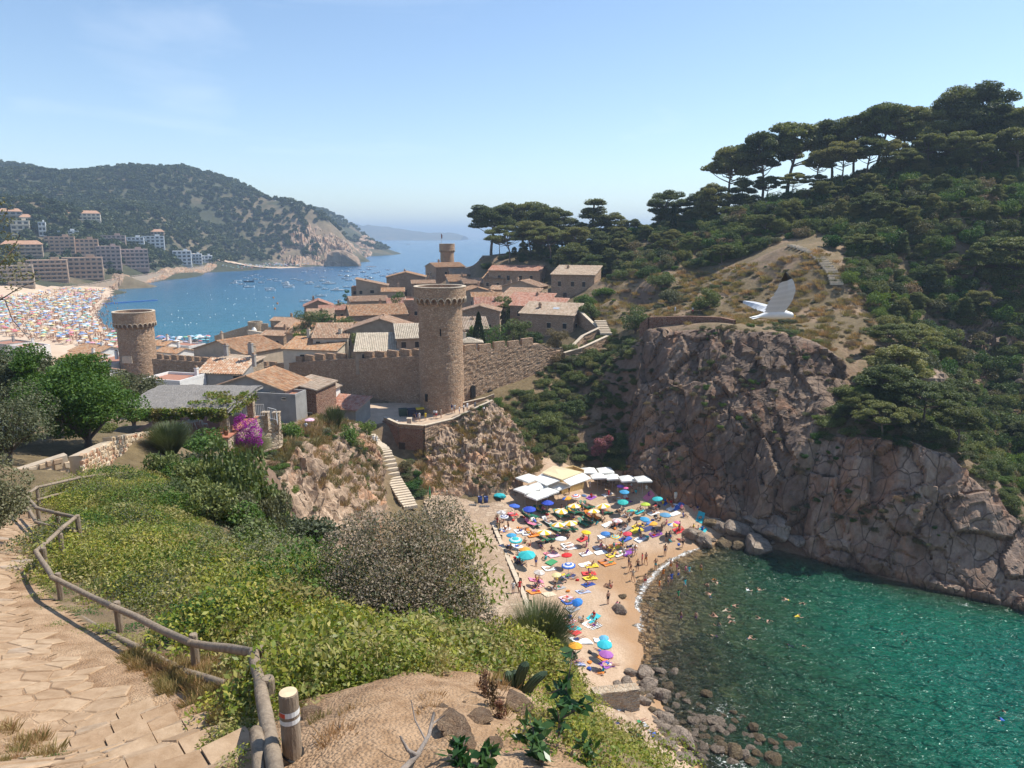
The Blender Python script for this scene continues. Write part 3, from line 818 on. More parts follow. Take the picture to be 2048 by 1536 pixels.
def put_shrub(kind,px,py,r,h,label,group=None,base=None,name='shrub',cat='shrub',t=None,stem=True):
 if base is None:
  if t is not None:
   base=plan_at(px,t)
  else:base=hit(px,py)
 fo,st=random.choice(SHRUBS[kind])
 e=empty(name,(base.x,base.y,base.z-0.05),random.uniform(0,6.28))
 e.scale=(r,r*random.uniform(.85,1.15),h)
 tagit(e,label,cat,group)
 link('foliage',fo,e)
 if stem:link('stem',st,e)
 return e
def gn_scatter(name,pts,scales,protos,label=None,seed=0,rots=None):
 """points -> instances of the given meshes"""
 pts=np.asarray(pts,np.float32)
 me=bpy.data.meshes.new(name);me.vertices.add(len(pts));me.vertices.foreach_set('co',pts.ravel());me.update()
 o=link(name,me)
 sc=np.asarray(scales,np.float32)
 if sc.ndim==1:sc=np.repeat(sc[:,None],3,1)
 a=me.attributes.new('sc','FLOAT_VECTOR','POINT');a.data.foreach_set('vector',sc.ravel())
 rz=np.zeros((len(pts),3),np.float32);rz[:,2]=np.random.default_rng(seed).uniform(0,6.28,len(pts))
 if rots is not None:rz=np.asarray(rots,np.float32)
 a=me.attributes.new('rot','FLOAT_VECTOR','POINT');a.data.foreach_set('vector',rz.ravel())
 col=bpy.data.collections.new(name+'_parts')
 for k,m in enumerate(protos):
  c=bpy.data.objects.new(name+'_piece',m);col.objects.link(c)
 ng=bpy.data.node_groups.new(name,'GeometryNodeTree')
 ng.interface.new_socket('Geometry',in_out='INPUT',socket_type='NodeSocketGeometry')
 ng.interface.new_socket('Geometry',in_out='OUTPUT',socket_type='NodeSocketGeometry')
 nd=ng.nodes;gi=nd.new('NodeGroupInput');go=nd.new('NodeGroupOutput')
 iop=nd.new('GeometryNodeInstanceOnPoints');ci=nd.new('GeometryNodeCollectionInfo')
 ci.inputs['Collection'].default_value=col;ci.inputs['Separate Children'].default_value=True;ci.inputs['Reset Children'].default_value=True
 iop.inputs['Pick Instance'].default_value=True
 ri=nd.new('FunctionNodeRandomValue');ri.data_type='INT';ri.inputs[4].default_value=0;ri.inputs[5].default_value=len(protos)-1
 a1=nd.new('GeometryNodeInputNamedAttribute');a1.data_type='FLOAT_VECTOR';a1.inputs[0].default_value='sc'
 a2=nd.new('GeometryNodeInputNamedAttribute');a2.data_type='FLOAT_VECTOR';a2.inputs[0].default_value='rot'
 L=ng.links
 L.new(gi.outputs[0],iop.inputs['Points']);L.new(ci.outputs[0],iop.inputs['Instance'])
 L.new(ri.outputs[2],iop.inputs['Instance Index']);L.new(a1.outputs[0],iop.inputs['Scale']);L.new(a2.outputs[0],iop.inputs['Rotation'])
 L.new(iop.outputs[0],go.inputs[0])
 md=o.modifiers.new('scatter','NODES');md.node_group=ng
 o['kind']='stuff'
 if label:o['label']=label
 return o
def scatter_px(poly_px,n,seed=0,tmax=400,tmin=3):
 """random points of the ground seen inside a photo polygon (spread evenly over the ground, not the picture)"""
 g=np.random.default_rng(seed);poly=np.array(poly_px,float)
 out=[];tries=0
 b=[hit(*p,0,tmin,tmax)for p in poly_px];b=[q for q in b if q]
 pr=np.array([(q.x,q.y)for q in b]);lo,hi=pr.min(0)-2,pr.max(0)+2
 while len(out)<n and tries<60:
  tries+=1
  xy=g.uniform(lo,hi,(max(n,200),2));z=hf(xy[:,0],xy[:,1])
  f=xy[:,1]*CP-(z-CAMZ)*SP;u=xy[:,1]*SP+(z-CAMZ)*CP
  f=np.where(f<1,1e9,f)
  px=1024+xy[:,0]/f*FPX;py=768-u/f*FPX
  m=inside(poly,px,py)&(f<tmax)
  out+=[(x,y,zz)for x,y,zz in zip(xy[m,0],xy[m,1],z[m])]
 return np.array(out[:n])if out else np.zeros((0,3))
 # ---------------------------------------------------------------- stone materials
def stone_mat(name,c1,c2,c3,sc=2.2,mortar=(0.40,0.33,0.25),strength=0.9,flatness=1.5,stain=True):
 m,nt,b=newmat(name)
 v=coords(nt,(sc,sc,sc*flatness),obj=True)
 dn=N(nt,'TexNoise');dn.inputs['Scale'].default_value=1.1;nt.links.new(v,dn.inputs[0])
 dv=N(nt,'VectorMath',operation='ADD');nt.links.new(v,dv.inputs[0]);nt.links.new(dn.outputs[1],dv.inputs[1])
 e=voro(nt,dv.outputs[0],1.0,'DISTANCE_TO_EDGE')
 cid=voro(nt,dv.outputs[0],1.0,'F1','Color')
 s=N(nt,'SeparateColor');nt.links.new(cid,s.inputs[0])
 col=ramp(nt,s.outputs[0],[(0.0,c1),(0.5,c2),(1.0,c3)])
 big=noise(nt,coords(nt),0.18,6,0.65)
 col=mixc(nt,maprange(nt,big,0.35,0.65),mixc(nt,1.0,col,(0.78,0.74,0.70),'MULTIPLY'),col)
 ed=maprange(nt,e,0.02,0.16)
 col=mixc(nt,ed,mortar,col)
 fine=noise(nt,coords(nt),9.0,5,0.7)
 col=mixc(nt,maprange(nt,fine,0.38,0.55),mixc(nt,1.0,col,(0.62,0.55,0.49),'MULTIPLY'),col)
 nt.links.new(col,b.inputs['Base Color']);b.inputs['Roughness'].default_value=0.92
 bump(nt,b,mathn(nt,'ADD',mathn(nt,'MULTIPLY',ed,0.6),mathn(nt,'MULTIPLY',s.outputs[1],0.7)),strength,0.16)
 return m
M_stone=stone_mat('stone_rubble',(0.52,0.32,0.195),(0.66,0.44,0.285),(0.78,0.57,0.40),2.6,(0.46,0.33,0.225),1.0)
M_stone_house=stone_mat('stone_house',(0.46,0.28,0.18),(0.58,0.385,0.26),(0.70,0.50,0.36),3.0,(0.38,0.30,0.22),0.7)
M_stone_pale=stone_mat('stone_pale',(0.40,0.29,0.19),(0.50,0.385,0.27),(0.58,0.47,0.34),2.4,(0.52,0.43,0.32),0.7)
M_stone_red=stone_mat('stone_red',(0.24,0.105,0.065),(0.32,0.155,0.10),(0.40,0.23,0.155),2.6,(0.36,0.25,0.18),0.8)
M_coping=plain('coping_stone',(0.56,0.46,0.34),0.9,0.18,2.0,bumpy=.3)
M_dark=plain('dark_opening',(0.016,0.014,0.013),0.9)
M_wood_dark=plain('dark_wood',(0.045,0.03,0.022),0.7,0.3,4)
def base_at(px,t,z):
 """ground plan point at picture column px, t metres before the lens, z metres up"""
 f=t;y=(f+(z-CAMZ)*SP)/CP
 return Vector(((px-1024)/FPX*t,y,z))
def round_tower(name,label,c,r,rh,z0,z_corb,z_par,z_top,n_corb,taper=0.97):
 e=empty(name,(c[0],c[1],z0));tagit(e,label,'tower')
 NS=96
 prof=[];nz=int((z_par+.6-z0)/0.35)
 V=[]
 for i in range(nz+1):
  z=(z_par+.6-z0)*i/nz
  for k in range(NS):
   th=2*math.pi*k/NS
   V.append((th,z))
 V=np.array(V)
 rr=r*(1.03-0.04*V[:,1]/(z_par-z0))
 q=np.stack([np.cos(V[:,0])*r,np.sin(V[:,0])*r,V[:,1]],1)
 f1,f2,rnd,tl=worley(q/np.array([.5,.5,.3]),71)
 rr=rr+0.05*(rnd-.5)-0.05*np.clip(1-(f2-f1)/.2,0,1)+0.05*fbm(q*.5,3,4)
 co=np.stack([np.cos(V[:,0])*rr,np.sin(V[:,0])*rr,V[:,1]],1)
 F=[]
 for i in range(nz):
  for k in range(NS):
   k2=(k+1)%NS
   F.append((i*NS+k,i*NS+k2,(i+1)*NS+k2,(i+1)*NS+k))
 link('shaft',np_mesh('shaft',co,F,[M_stone]),e)
 n=n_corb*8;w=2*math.pi/n_corb
 zc,zp,zt=z_corb-z0,z_par-z0,z_top-z0
 ah=min(0.95,(zp-zc)*0.62)
 vs,fs=[],[]
 edge=[]
 for k in range(n):
  th=2*math.pi*k/n
  s=(k%8)/8.0
  arch=math.sqrt(max(0,1-(2*s-1)**2))
  if k%8==0:arch=0
  zb=zp-ah+ah*arch*0.92
  cx,sx=math.cos(th),math.sin(th)
  vs+=[(rh*cx,rh*sx,zb),(rh*cx,rh*sx,zt),((rh-.5)*cx,(rh-.5)*sx,zt),((rh-.5)*cx,(rh-.5)*sx,zp+.4),((r-.1)*cx,(r-.1)*sx,zb)]
  edge.append((rh*1.006*cx,rh*1.006*sx,zb))
 for k in range(n):
  a,b=k*5,((k+1)%n)*5
  fs+=[(a,b,b+1,a+1),(a+1,b+1,b+2,a+2),(a+2,b+2,b+3,a+3),(b,a,a+4,b+4),(b+3,a+3,a+4,b+4)][:4]
 par=MB();par.add(vs,fs);par.build('parapet',M_stone,e)
 tb=MB();tb.tube(edge+[edge[0]],0.07,5);tb.build('arch_moulding',M_coping,e)
 cp=MB();cp.lathe([(rh+.06,zt),(rh+.06,zt+.12),(rh-.56,zt+.12),(rh-.56,zt)],64,cap=False);cp.build('coping',M_coping,e)
 fl=MB();fl.lathe([(rh-.5,zp+.4),(0.01,zp+.45)],32,cap=False);fl.build('roof_floor',M_stone,e)
 cm=MB()
 cm.add([(r-.15,-.17,0),(r-.15,.17,0),(rh-.02,.17,zp-ah-zc),(rh-.02,-.17,zp-ah-zc),(r-.15,-.17,zp-ah-zc+.1),(r-.15,.17,zp-ah-zc+.1),(rh-.02,.17,zp-ah-zc+.1),(rh-.02,-.17,zp-ah-zc+.1)],[(3,2,1,0),(4,5,6,7),(2,3,7,6),(0,4,7,3),(1,2,6,5)])
 me=cm.mesh('corbel',M_stone)
 for k in range(n_corb):
  o=link('corbel',me,e,(0,0,zc));o.rotation_euler=(0,0,w*k)
 return e
TW=base_at(885,126,11.0)
tower1=round_tower('stone_tower','tall round stone tower with corbelled top standing in the middle of the town wall',TW,3.78,4.42,10.6,30.3,31.75,33.4,24)
TL=base_at(280,176,9.0)
tower2=round_tower('stone_tower','shorter round stone tower beside the bay beach at the end of the town wall',TL,4.1,4.72,7.5,19.7,21.3,23.8,26)
TF=base_at(895,290,27.0)
tower3=round_tower('stone_tower','small distant round tower with a flagpole above the village roofs',TF,2.75,3.15,26.0,34.9,36.2,38.5,18)
fp=empty('flagpole',(TF.x-2.3,TF.y,38.4));tagit(fp,'thin flagpole with a furled flag on the distant tower','flagpole')
MB().tube([(0,0,-2),(0,0,4.3)],0.06,5).build('pole',plain('grey_metal',(0.3,0.3,0.3),.5),fp)
MB().add([(0.05,-.02,4.2),(0.5,-.05,3.6),(0.45,0.02,2.2),(0.05,0.04,2.3),(0.05,.06,4.2),(0.5,.03,3.6),(0.45,.1,2.2),(.05,.1,2.3)],[(0,1,2,3),(7,6,5,4),(0,4,5,1),(1,5,6,2),(2,6,7,3),(3,7,4,0)]).build('flag',plain('flag_cloth',(0.25,0.07,0.06),.8),fp)
def on_tower(T,r,ang,z,w,h,d,mat,name,par,zoff):
 mb=MB();x=r*math.cos(ang);y=r*math.sin(ang)
 mb.box((x,y,z-zoff),(d,w,h),ang);mb.build(name,mat,par)
on_tower(TW,3.86,R(232),14.6,.55,1.3,.2,M_dark,'doorway',tower1,10.6)
on_tower(TW,3.78,R(275),26.0,.22,1.2,.12,M_dark,'arrow_slit',tower1,10.6)
on_tower(TL,4.2,R(262),12.6,2.6,1.7,.12,M_coping,'plaster_patch',tower2,7.5)
# ---------------------------------------------------------------- crenellated walls
def wall_run(e,pts,thick=1.3,zb=None,merlon=None,phase=0.3,ragged=0.0,mat=None):
 """pts: list of (x, y, z_top) relative to the world; merlon = (width, gap, height)"""
 pts=[Vector(p)for p in pts]
 mat=mat or M_stone
 V,F=[],[]
 mb=MB()
 L=0
 me_cache={}
 for a,b in zip(pts[:-1],pts[1:]):
  d=Vector((b.x-a.x,b.y-a.y,0));ln=d.length;d.normalize();nrm=Vector((-d.y,d.x,0))
  ns=max(1,int(ln/0.45));nv=26
  for side in(-1,1):
   g=[]
   for i in range(ns+1):
    s=i/ns;top=a.z+(b.z-a.z)*s
    c=a+(b-a)*s
    z0=zb if zb is not None else min(hz(c.x,c.y),top-1)-1.0
    for j in range(nv+1):
     g.append((c.x+nrm.x*side*thick/2,c.y+nrm.y*side*thick/2,z0+(top-z0)*j/nv))
   g=np.array(g)
   q=g/np.array([.55,.55,.34]);f1,f2,rnd,tl=worley(q,5)
   dd=0.09*(rnd-.4)-0.07*np.clip(1-(f2-f1)/.2,0,1)+.06*fbm(g*.4,3)
   edge=np.tile(np.arange(nv+1)<nv,ns+1)
   g[:,:2]+=(np.array([nrm.x,nrm.y])*side)[None]*(dd*edge)[:,None]
   f=grid_faces(ns+1,nv+1)
   if side>0:f=f[:,::-1]
   base=sum(len(v)for v in V)
   V.append(g);F.append(f+base)
  mb.add([a+nrm*thick/2,a-nrm*thick/2,b-nrm*thick/2,b+nrm*thick/2],[(0,1,2,3)])
  if merlon:
   w,gap,h=merlon
   s=phase
   while s+w<ln:
    c=a+(b-a)*((s+w/2)/ln)
    m=MB();hh=h*random.uniform(.9,1.08)
    m.box((0,0,hh/2),(w*random.uniform(.94,1.05),.62,hh));
    me=m.mesh('merlon',mat)
    o=link('merlon',me,e,(c.x-e.location.x+nrm.x*-(thick/2-.33),c.y-e.location.y+nrm.y*-(thick/2-.33),c.z-e.location.z-.02))
    o.rotation_euler=(0,math.atan2(-(b.z-a.z),ln)*0.0,math.atan2(d.y,d.x))
    s+=w+gap
 Vn=np.concatenate(V)-np.array(e.location);
 link('wall_face',np_mesh('wall_face',Vn,np.concatenate(F),[mat]),e)
 o=mb.build('wall_walk',mat,e);o.location=-Vector(e.location)
we=empty('town_wall',(-20,130,11));tagit(we,'long battlemented rubble wall between the tall tower and the roofs by the bay','wall')
wall_run(we,[(-15.2,124.6,21.0),(-32,136.8,18.4),(-50,149.6,15.2)],merlon=(2.5,.75,1.25),phase=.9)
wl=empty('town_wall',(-70,160,9));tagit(wl,'low battlemented wall meeting the shorter round tower by the bay','wall')
wall_run(wl,[(-50.2,149.8,14.4),(-86.5,169.5,12.8)],merlon=(1.9,.8,1.1),phase=.6)
wr=empty('town_wall',(0,132,12));tagit(wr,'sunlit speckled rubble wall with arched openings running up to the grassy hill','wall')
wall_run(wr,[(-9.2,124.4,21.6),(5.0,135.6,21.6)],merlon=(2.6,.7,1.25),phase=.5)
wall_run(wr,[(5.0,135.6,21.6),(8.6,138.6,19.7),(12.5,142.5,19.9)],merlon=None)
def arch_open(e,base,w,h,ang,name='arched_opening',mat=None,d=.35):
 mb=MB();poly=[(-w/2,0),(w/2,0)]+[(w/2*math.cos(a),h-w/2+w/2*math.sin(a))for a in np.linspace(0,math.pi,8)]
 n=len(poly)
 vs=[(x,-d,z)for x,z in poly]+[(x,d,z)for x,z in poly]
 fs=[tuple(range(n)),tuple(range(2*n-1,n-1,-1))]+[(i,n+i,n+(i+1)%n,(i+1)%n)for i in range(n)]
 mb.add(vs,fs)
 o=mb.build(name,mat or M_dark,e,loc=tuple(Vector(base)-Vector(e.location)))
 o.rotation_euler=(0,0,ang);return o
wang=math.atan2(135.6-124.4,5.0+9.2)
for px,py,w,h in((945,795,.95,2.3),(980,797,1.15,1.7)):
 u=ray(px,py);
 ox,oy=-9.2+.65*math.sin(wang),124.4-.65*math.cos(wang)
 nx,ny=math.sin(wang),-math.cos(wang)
 t=(ox*nx+oy*ny)/(u.x*nx+u.y*ny)
 arch_open(wr,(u.x*t,u.y*t,CAMZ+u.z*t),w,h,wang)
def simple_wall(name,label,pts,thick=.6,mat=None,drop=1.5,cap=True):
 e=empty(name,pts[0]);tagit(e,label,'wall')
 wall_run(e,pts,thick,merlon=None,mat=mat)
 if cap:
  mb=MB()
  for a,b in zip(pts[:-1],pts[1:]):
   a,b=Vector(a),Vector(b);d=(b-a);d.z=0;d.normalize();n=Vector((-d.y,d.x,0))*(thick/2+.06)
   up=Vector((0,0,.12))
   lo=Vector((0,0,.003))
   mb.add([a+n+lo,a-n+lo,b-n+lo,b+n+lo,a+n+up,a-n+up,b-n+up,b+n+up],[(0,1,2,3),(4,7,6,5),(0,4,5,1),(1,5,6,2),(2,6,7,3),(3,7,4,0)])
  o=mb.build('coping',M_coping,e);o.location=-Vector(pts[0])
 return e
def top_at(px,py,t):return tuple(P(px,py,t))
simple_wall('garden_wall','sloping rubble wall climbing beside the hillside steps above the gully',[top_at(1098,697,141),top_at(1140,697,143),top_at(1165,672,147),top_at(1200,655,150)])
simple_wall('garden_wall','pale capped wall running downhill from the last stone house to the steps',[top_at(1158,620,160),top_at(1195,655,152)])
simple_wall('garden_wall','thin wall edge below the steps dropping to the gully bushes',[top_at(1128,706,139),top_at(1165,695,141),top_at(1215,672,146)])
rw=empty('retaining_wall',P(1290,650,133));tagit(rw,'stone retaining wall along the rim of the dark beach cliff','wall')
wall_run(rw,[top_at(1283,648,131),top_at(1300,634,128),top_at(1380,632,124),top_at(1440,634,121.5),top_at(1470,640,120)],.8,mat=M_stone_red)
drape('terrace_floor',[tuple(P(*q).xy)for q in[(722,850,119),(775,850,118.5),(800,862,116),(850,864,115),(905,842,118),(960,816,120),(988,806,121),(990,792,124.5),(935,800,125.5),(890,812,128),(800,808,133),(700,815,129)]],.5,plain('terrace_soil',(.50,.37,.26),.9,.15,.8),.07,.02)
lw=empty('retaining_wall',P(790,900,114));tagit(lw,'brown stone retaining wall with two dark doors beside the beach steps','wall')
q0,q1,q2=P(769,850,119.5),P(800,862,115.5),P(848,858,113.6)
for q in(q1,q2):pass
wall_run(lw,[(q0.x,q0.y,11.6),(q1.x,q1.y,11.4),(q2.x,q2.y,11.6)],.7,zb=3.5,mat=M_stone_red)
def on_wall(e,a,b,px,py,w,h,mat,name,d=.12,thick=.7):
 a,b=Vector(a),Vector(b);ang=math.atan2(b.y-a.y,b.x-a.x)
 nx,ny=math.sin(ang),-math.cos(ang)
 u=ray(px,py);ox,oy=a.x+nx*thick/2,a.y+ny*thick/2
 t=(ox*nx+oy*ny)/(u.x*nx+u.y*ny)
 q=Vector((u.x*t,u.y*t,CAMZ+u.z*t))
 mb=MB();mb.box((0,0,h/2),(w,d*2,h));o=mb.build(name,mat,e,loc=tuple(q-Vector(e.location)));o.rotation_euler=(0,0,ang)
on_wall(lw,q1,q2,805,917,1.1,2.7,M_wood_dark,'door')
on_wall(lw,q0,q1,788,911,.9,2.2,M_wood_dark,'door')
simple_wall('parapet_wall','low stone parapet along the terrace edge below the tall tower',[(q0.x,q0.y,12.1),(q1.x,q1.y,12.0),(q2.x,q2.y,12.2),top_at(905,838,117.5),top_at(960,812,119.3),top_at(985,801,120.5)],.4)
simple_wall('parapet_wall','short stone parapet climbing to the arched openings',[top_at(926,806,123.5),top_at(970,796,124.3),top_at(988,789,124.0)],.35)
tu=base_at(513,226,9);te=empty('turret',(tu.x,tu.y,9));tagit(te,'small round stone turret with a white jar above the bay','turret')
MB().lathe([(2.3,-3),(2.25,6.2),(2.2,6.3),(1.7,6.3),(1.7,5.0),(.01,5.0)],20).build('shaft',M_stone_pale,te)
ur=MB();ur.lathe([(.3,0),(.75,.7),(.85,1.3),(.5,1.9),(.35,2.0),(.45,2.2)],14);ue=ur.build('jar',plain('white_jar',(0.75,.75,.73),.4),None,True,(tu.x+.6,tu.y-3.1,11.6));tagit(ue,'white pottery jar standing against the sea turret','jar')
simple_wall('sea_wall','battlement wall dropping from the sea turret towards the bay beach',[top_at(430,672,232),top_at(470,660,229),top_at(500,651,227)],.7,M_stone_pale)
sw=empty('sea_wall',P(530,650,224));tagit(sw,'crenellated sea wall right of the turret with the jar','wall')
wall_run(sw,[top_at(522,653,223),top_at(545,655,223),top_at(570,650,225)],.8,merlon=(2.0,.9,1.2),mat=M_stone_pale)
wall_run(sw,[top_at(497,660,222),top_at(550,668,214)],.8,mat=M_coping)
# ---------------------------------------------------------------- houses with roofs of single tiles
def tile_mat(name,cs):
 m,nt,b=newmat(name)
 g=N(nt,'NewGeometry')
 n=noise(nt,coords(nt),0.9,5,0.7)
 k=len(cs)
 col=ramp(nt,g.outputs['Random Per Island'],[(i/(k-1),c)for i,c in enumerate(cs)])
 col=mixc(nt,maprange(nt,n,0.45,0.75),col,mixc(nt,1.0,col,(0.62,0.62,0.58),'MULTIPLY'))
 nt.links.new(col,b.inputs['Base Color']);b.inputs['Roughness'].default_value=0.9
 return m
T_orange=tile_mat('roof_tile_orange',[(0.34,0.16,0.075),(0.44,0.225,0.11),(0.52,0.30,0.16),(0.40,0.26,0.165),(0.55,0.38,0.24)])
T_brown=tile_mat('roof_tile_brown',[(0.30,0.165,0.095),(0.40,0.235,0.145),(0.46,0.30,0.195),(0.36,0.24,0.165),(0.52,0.38,0.265)])
T_pale=tile_mat('roof_tile_pale',[(0.38,0.28,0.20),(0.47,0.36,0.26),(0.53,0.42,0.32),(0.42,0.28,0.19)])
T_red=tile_mat('roof_tile_red',[(0.36,0.145,0.09),(0.45,0.21,0.14),(0.50,0.28,0.20),(0.42,0.26,0.20)])
T_rib=tile_mat('roof_tile_ribbed',[(0.44,0.23,0.13),(0.52,0.31,0.19),(0.62,0.50,0.38)])
T_cream=tile_mat('roof_tile_cream',[(0.50,0.42,0.32),(0.62,0.53,0.41),(0.56,0.46,0.35)])
W_white=plain('white_render',(0.72,0.70,0.66),0.85,0.08,1.2)
W_grey=plain('grey_render',(0.30,0.285,0.265),0.9,0.16,0.7)
W_beige=plain('beige_render',(0.46,0.375,0.28),0.9,0.14,0.9)
W_cream=plain('cream_render',(0.60,0.52,0.41),0.9,0.12,0.9)
W_tan=plain('tan_render',(0.38,0.29,0.21),0.9,0.16,0.9)
M_glass_dark=plain('window_glass',(0.03,0.035,0.04),0.15)
M_shutter=plain('brown_shutter',(0.10,0.06,0.04),0.7)
def tiles_into(mb,o,ux,uy,L,W,tw=0.32,tl=0.52,mi=0,jit=.05):
 """rows of curved roof tiles over a sloping rectangle: o lower corner, ux along the eave (length L), uy up the slope (length W)"""
 nrm=ux.cross(uy).normalized()
 if nrm.z<0:nrm=-nrm
 nx=max(2,int(L/tw));ny=max(2,int(W/tl));tw=L/nx;tl=W/ny
 for i in range(nx):
  for j in range(ny):
   b=o+ux*(tw*(i+.5))+uy*(tl*j)
   jx=random.uniform(-jit,jit)*tw;lift=random.uniform(0.0,.025)
   h=tw*.38
   a0,a1=-tw*.46,tw*.46
   vs=[]
   for s,ex in((-.04,0.035),(tl*1.06,0.0)):
    q=b+uy*s+ux*jx
    vs+=[q+ux*a0+nrm*(ex+lift),q+ux*(a0*.55)+nrm*(h*.8+ex+lift),q+ux*(a1*.55)+nrm*(h*.8+ex+lift),q+ux*a1+nrm*(ex+lift)]
   mb.add(vs,[(0,1,5,4),(1,2,6,5),(2,3,7,6)],mi)
def window_into(e,cx,fy,z,w,h,side,mat=None,frame=None,name='window',dims=None):
 """window on a house side: 'f' front (-y), 'b', 'l', 'r' ; cx along the side"""
 D=dims
 mb=MB();mb.box((0,0,0),(w,.16,h));o=mb.build(name,mat or M_glass_dark,e)
 f=MB()
 if frame is not None:
  f.box((0,-.05,-h/2-.06),(w+.24,.24,.12));f.build('sill',frame,o)
  f=MB();f.box((0,-.04,h/2+.07),(w+.2,.2,.12));f.build('lintel',frame,o)
 hw,hd=D[0]/2,D[1]/2
 loc,rz={'f':((cx,-hd,z),0),'b':((cx,hd,z),math.pi),'l':((-hw,cx,z),-math.pi/2),'r':((hw,cx,z),math.pi/2)}[side]
 o.location=loc;o.rotation_euler=(0,0,rz)
 return o
def house(label,px,py,t,w,d,h,rz=0.0,roof='gable',pitch=17,ridge='x',wall=None,tile=None,wins=(),doors=(),over=.35,chim=(),name='stone_house',cat='house',tw=.34,base=None,rise=None,skylight=None):
 """px, py, t: centre of the house at eave height; w along x, d along y, h wall height below the eaves"""
 wall=wall or M_stone_house;tile=tile or T_brown
 c=Vector(base)if base is not None else P(px,py,t)
 e=empty(name,(c.x,c.y,c.z-h),R(rz));tagit(e,label,cat)
 tn=math.tan(R(pitch));hw,hd=w/2,d/2
 mb=MB()
 body=[(-hw,-hd,-1.5),(hw,-hd,-1.5),(hw,hd,-1.5),(-hw,hd,-1.5),(-hw,-hd,h),(hw,-hd,h),(hw,hd,h),(-hw,hd,h)]
 fs=[(0,1,5,4),(1,2,6,5),(2,3,7,6),(3,0,4,7)]
 rt=MB();up=Vector((0,0,1))
 X,Y=Vector((1,0,0)),Vector((0,1,0))
 cs,sn=math.cos(R(pitch)),math.sin(R(pitch))
 und=MB()
 def slope(o,ux,L,uy,W):
  tiles_into(rt,o,ux,uy,L,W,tw)
  n=ux.cross(uy).normalized()
  if n.z<0:n=-n
  a,b,cc,dd=o,o+ux*L,o+ux*L+uy*W,o+uy*W
  lo=[q-n*.1 for q in(a,b,cc,dd)];hi=[q-n*.005 for q in(a,b,cc,dd)]
  und.add(lo+hi,[(3,2,1,0),(4,5,6,7),(0,1,5,4),(1,2,6,5),(2,3,7,6),(3,0,4,7)])
 if roof=='gable':
  if ridge=='x':
   top=hd*tn
   body+=[(-hw,0,h+top),(hw,0,h+top)];fs+=[(4,8,7),(5,6,9)]
   W=(hd+over)/cs
   for s in(-1,1):
    slope(Vector((-hw-over,s*(hd+over),h-over*tn+.06)),X,w+2*over,Vector((0,-s*cs,sn)),W)
   rl=[(-hw-over,0,h+top+.13),(hw+over,0,h+top+.13)]
  else:
   top=hw*tn
   body+=[(0,-hd,h+top),(0,hd,h+top)];fs+=[(4,5,8),(6,7,9)]
   W=(hw+over)/cs
   for s in(-1,1):
    slope(Vector((s*(hw+over),-hd-over,h-over*tn+.06)),Y,d+2*over,Vector((-s*cs,0,sn)),W)
   rl=[(0,-hd-over,h+top+.13),(0,hd+over,h+top+.13)]
  n=max(2,int((Vector(rl[1])-Vector(rl[0])).length/.55))
  for k in range(n):
   a=Vector(rl[0]).lerp(Vector(rl[1]),k/n);b=Vector(rl[0]).lerp(Vector(rl[1]),(k+.96)/n)
   rt.tube([a,b],[.15,.13],6)
 elif roof=='mono':
  dirs={'x':(Y,X,d,w),'+x':(X,Y,w,d),'-x':(-X,Y,w,d),'-y':(-Y,X,d,w)}
  ud,ua,dep,wid=dirs[ridge]
  rise_=dep*tn
  def topz(v):return h+(v.dot(ud)+dep/2)/dep*rise_
  for i in(4,5,6,7):body[i]=(body[i][0],body[i][1],topz(Vector(body[i])))
  o=-ud*(dep/2+over)-ua*(wid/2+over)+up*(h-over*tn+.06)
  slope(o,ua,wid+2*over,(ud*cs+up*sn),(dep+2*over)/cs)
  fs+=[(4,5,6,7)]
 elif roof=='hip':
  top=min(hw,hd)*tn
  k=abs(hw-hd)
  r0,r1=(Vector((-k,0,h+top)),Vector((k,0,h+top)))if hw>hd else(Vector((0,-k,h+top)),Vector((0,k,h+top)))
  fs+=[(4,5,6,7)]
  m=min(hw,hd)
  W=(m+over)/cs
  for ux,uy,half in((X,Y,hd),(X,-Y,hd),(Y,X,hw),(Y,-X,hw)):
   L=(w if abs(ux.x)else d)+2*over
   o=-uy*(half+over)-ux*L/2+up*(h-over*tn+.06)
   usl=uy*cs+up*sn
   ny=max(3,int(W/.52))
   for j in range(ny):
    ins=(m+over)*j/ny
    if L-2*ins>.3:tiles_into(rt,o+ux*ins+usl*(W*j/ny),ux,usl,L-2*ins,W/ny*1.02,tw,W/ny)
 elif roof=='flat':
  fs+=[(4,5,6,7)]
  for cc,dd in(((0,-hd+.12,h+.2),(w,.24,.5)),((0,hd-.12,h+.2),(w,.24,.5)),((-hw+.12,0,h+.2),(.24,d-.48,.5)),((hw-.12,0,h+.2),(.24,d-.48,.5))):mb.box(cc,dd)
  fl=MB();fl.box((0,0,h+.02),(w-.5,d-.5,.04));fl.build('roof_terrace',plain('terracotta_floor',(0.36,0.17,0.11),.9,.15,2),e)
 mb.add(body,fs)
 mb.build('wall',wall,e)
 if rt.v:
  ro=und.build('roof',W_tan if und.v else wall,e)if und.v else None
  r_=rt.build('roof_tiles',tile,e);r_['kind']='stuff'
 for(side,cx,z,ww,wh)in wins:
  window_into(e,cx,0,z,ww,wh,side,frame=M_coping,dims=(w,d))
 for(side,cx,ww,wh)in doors:
  window_into(e,cx,0,wh/2,ww,wh,side,mat=M_wood_dark,name='door',dims=(w,d))
 for(x,y,zt,s)in chim:
  cm=MB();cm.box((x,y,zt-.7),(s,s,1.8));cm.box((x,y,zt+.28),(s+.16,s+.16,.14))
  co=cm.build('chimney',wall,e)
  cp=MB();cp.box((x,y,zt+.55),(s*.7,s*.7,.3));cp.build('chimney_cap',T_brown,co)
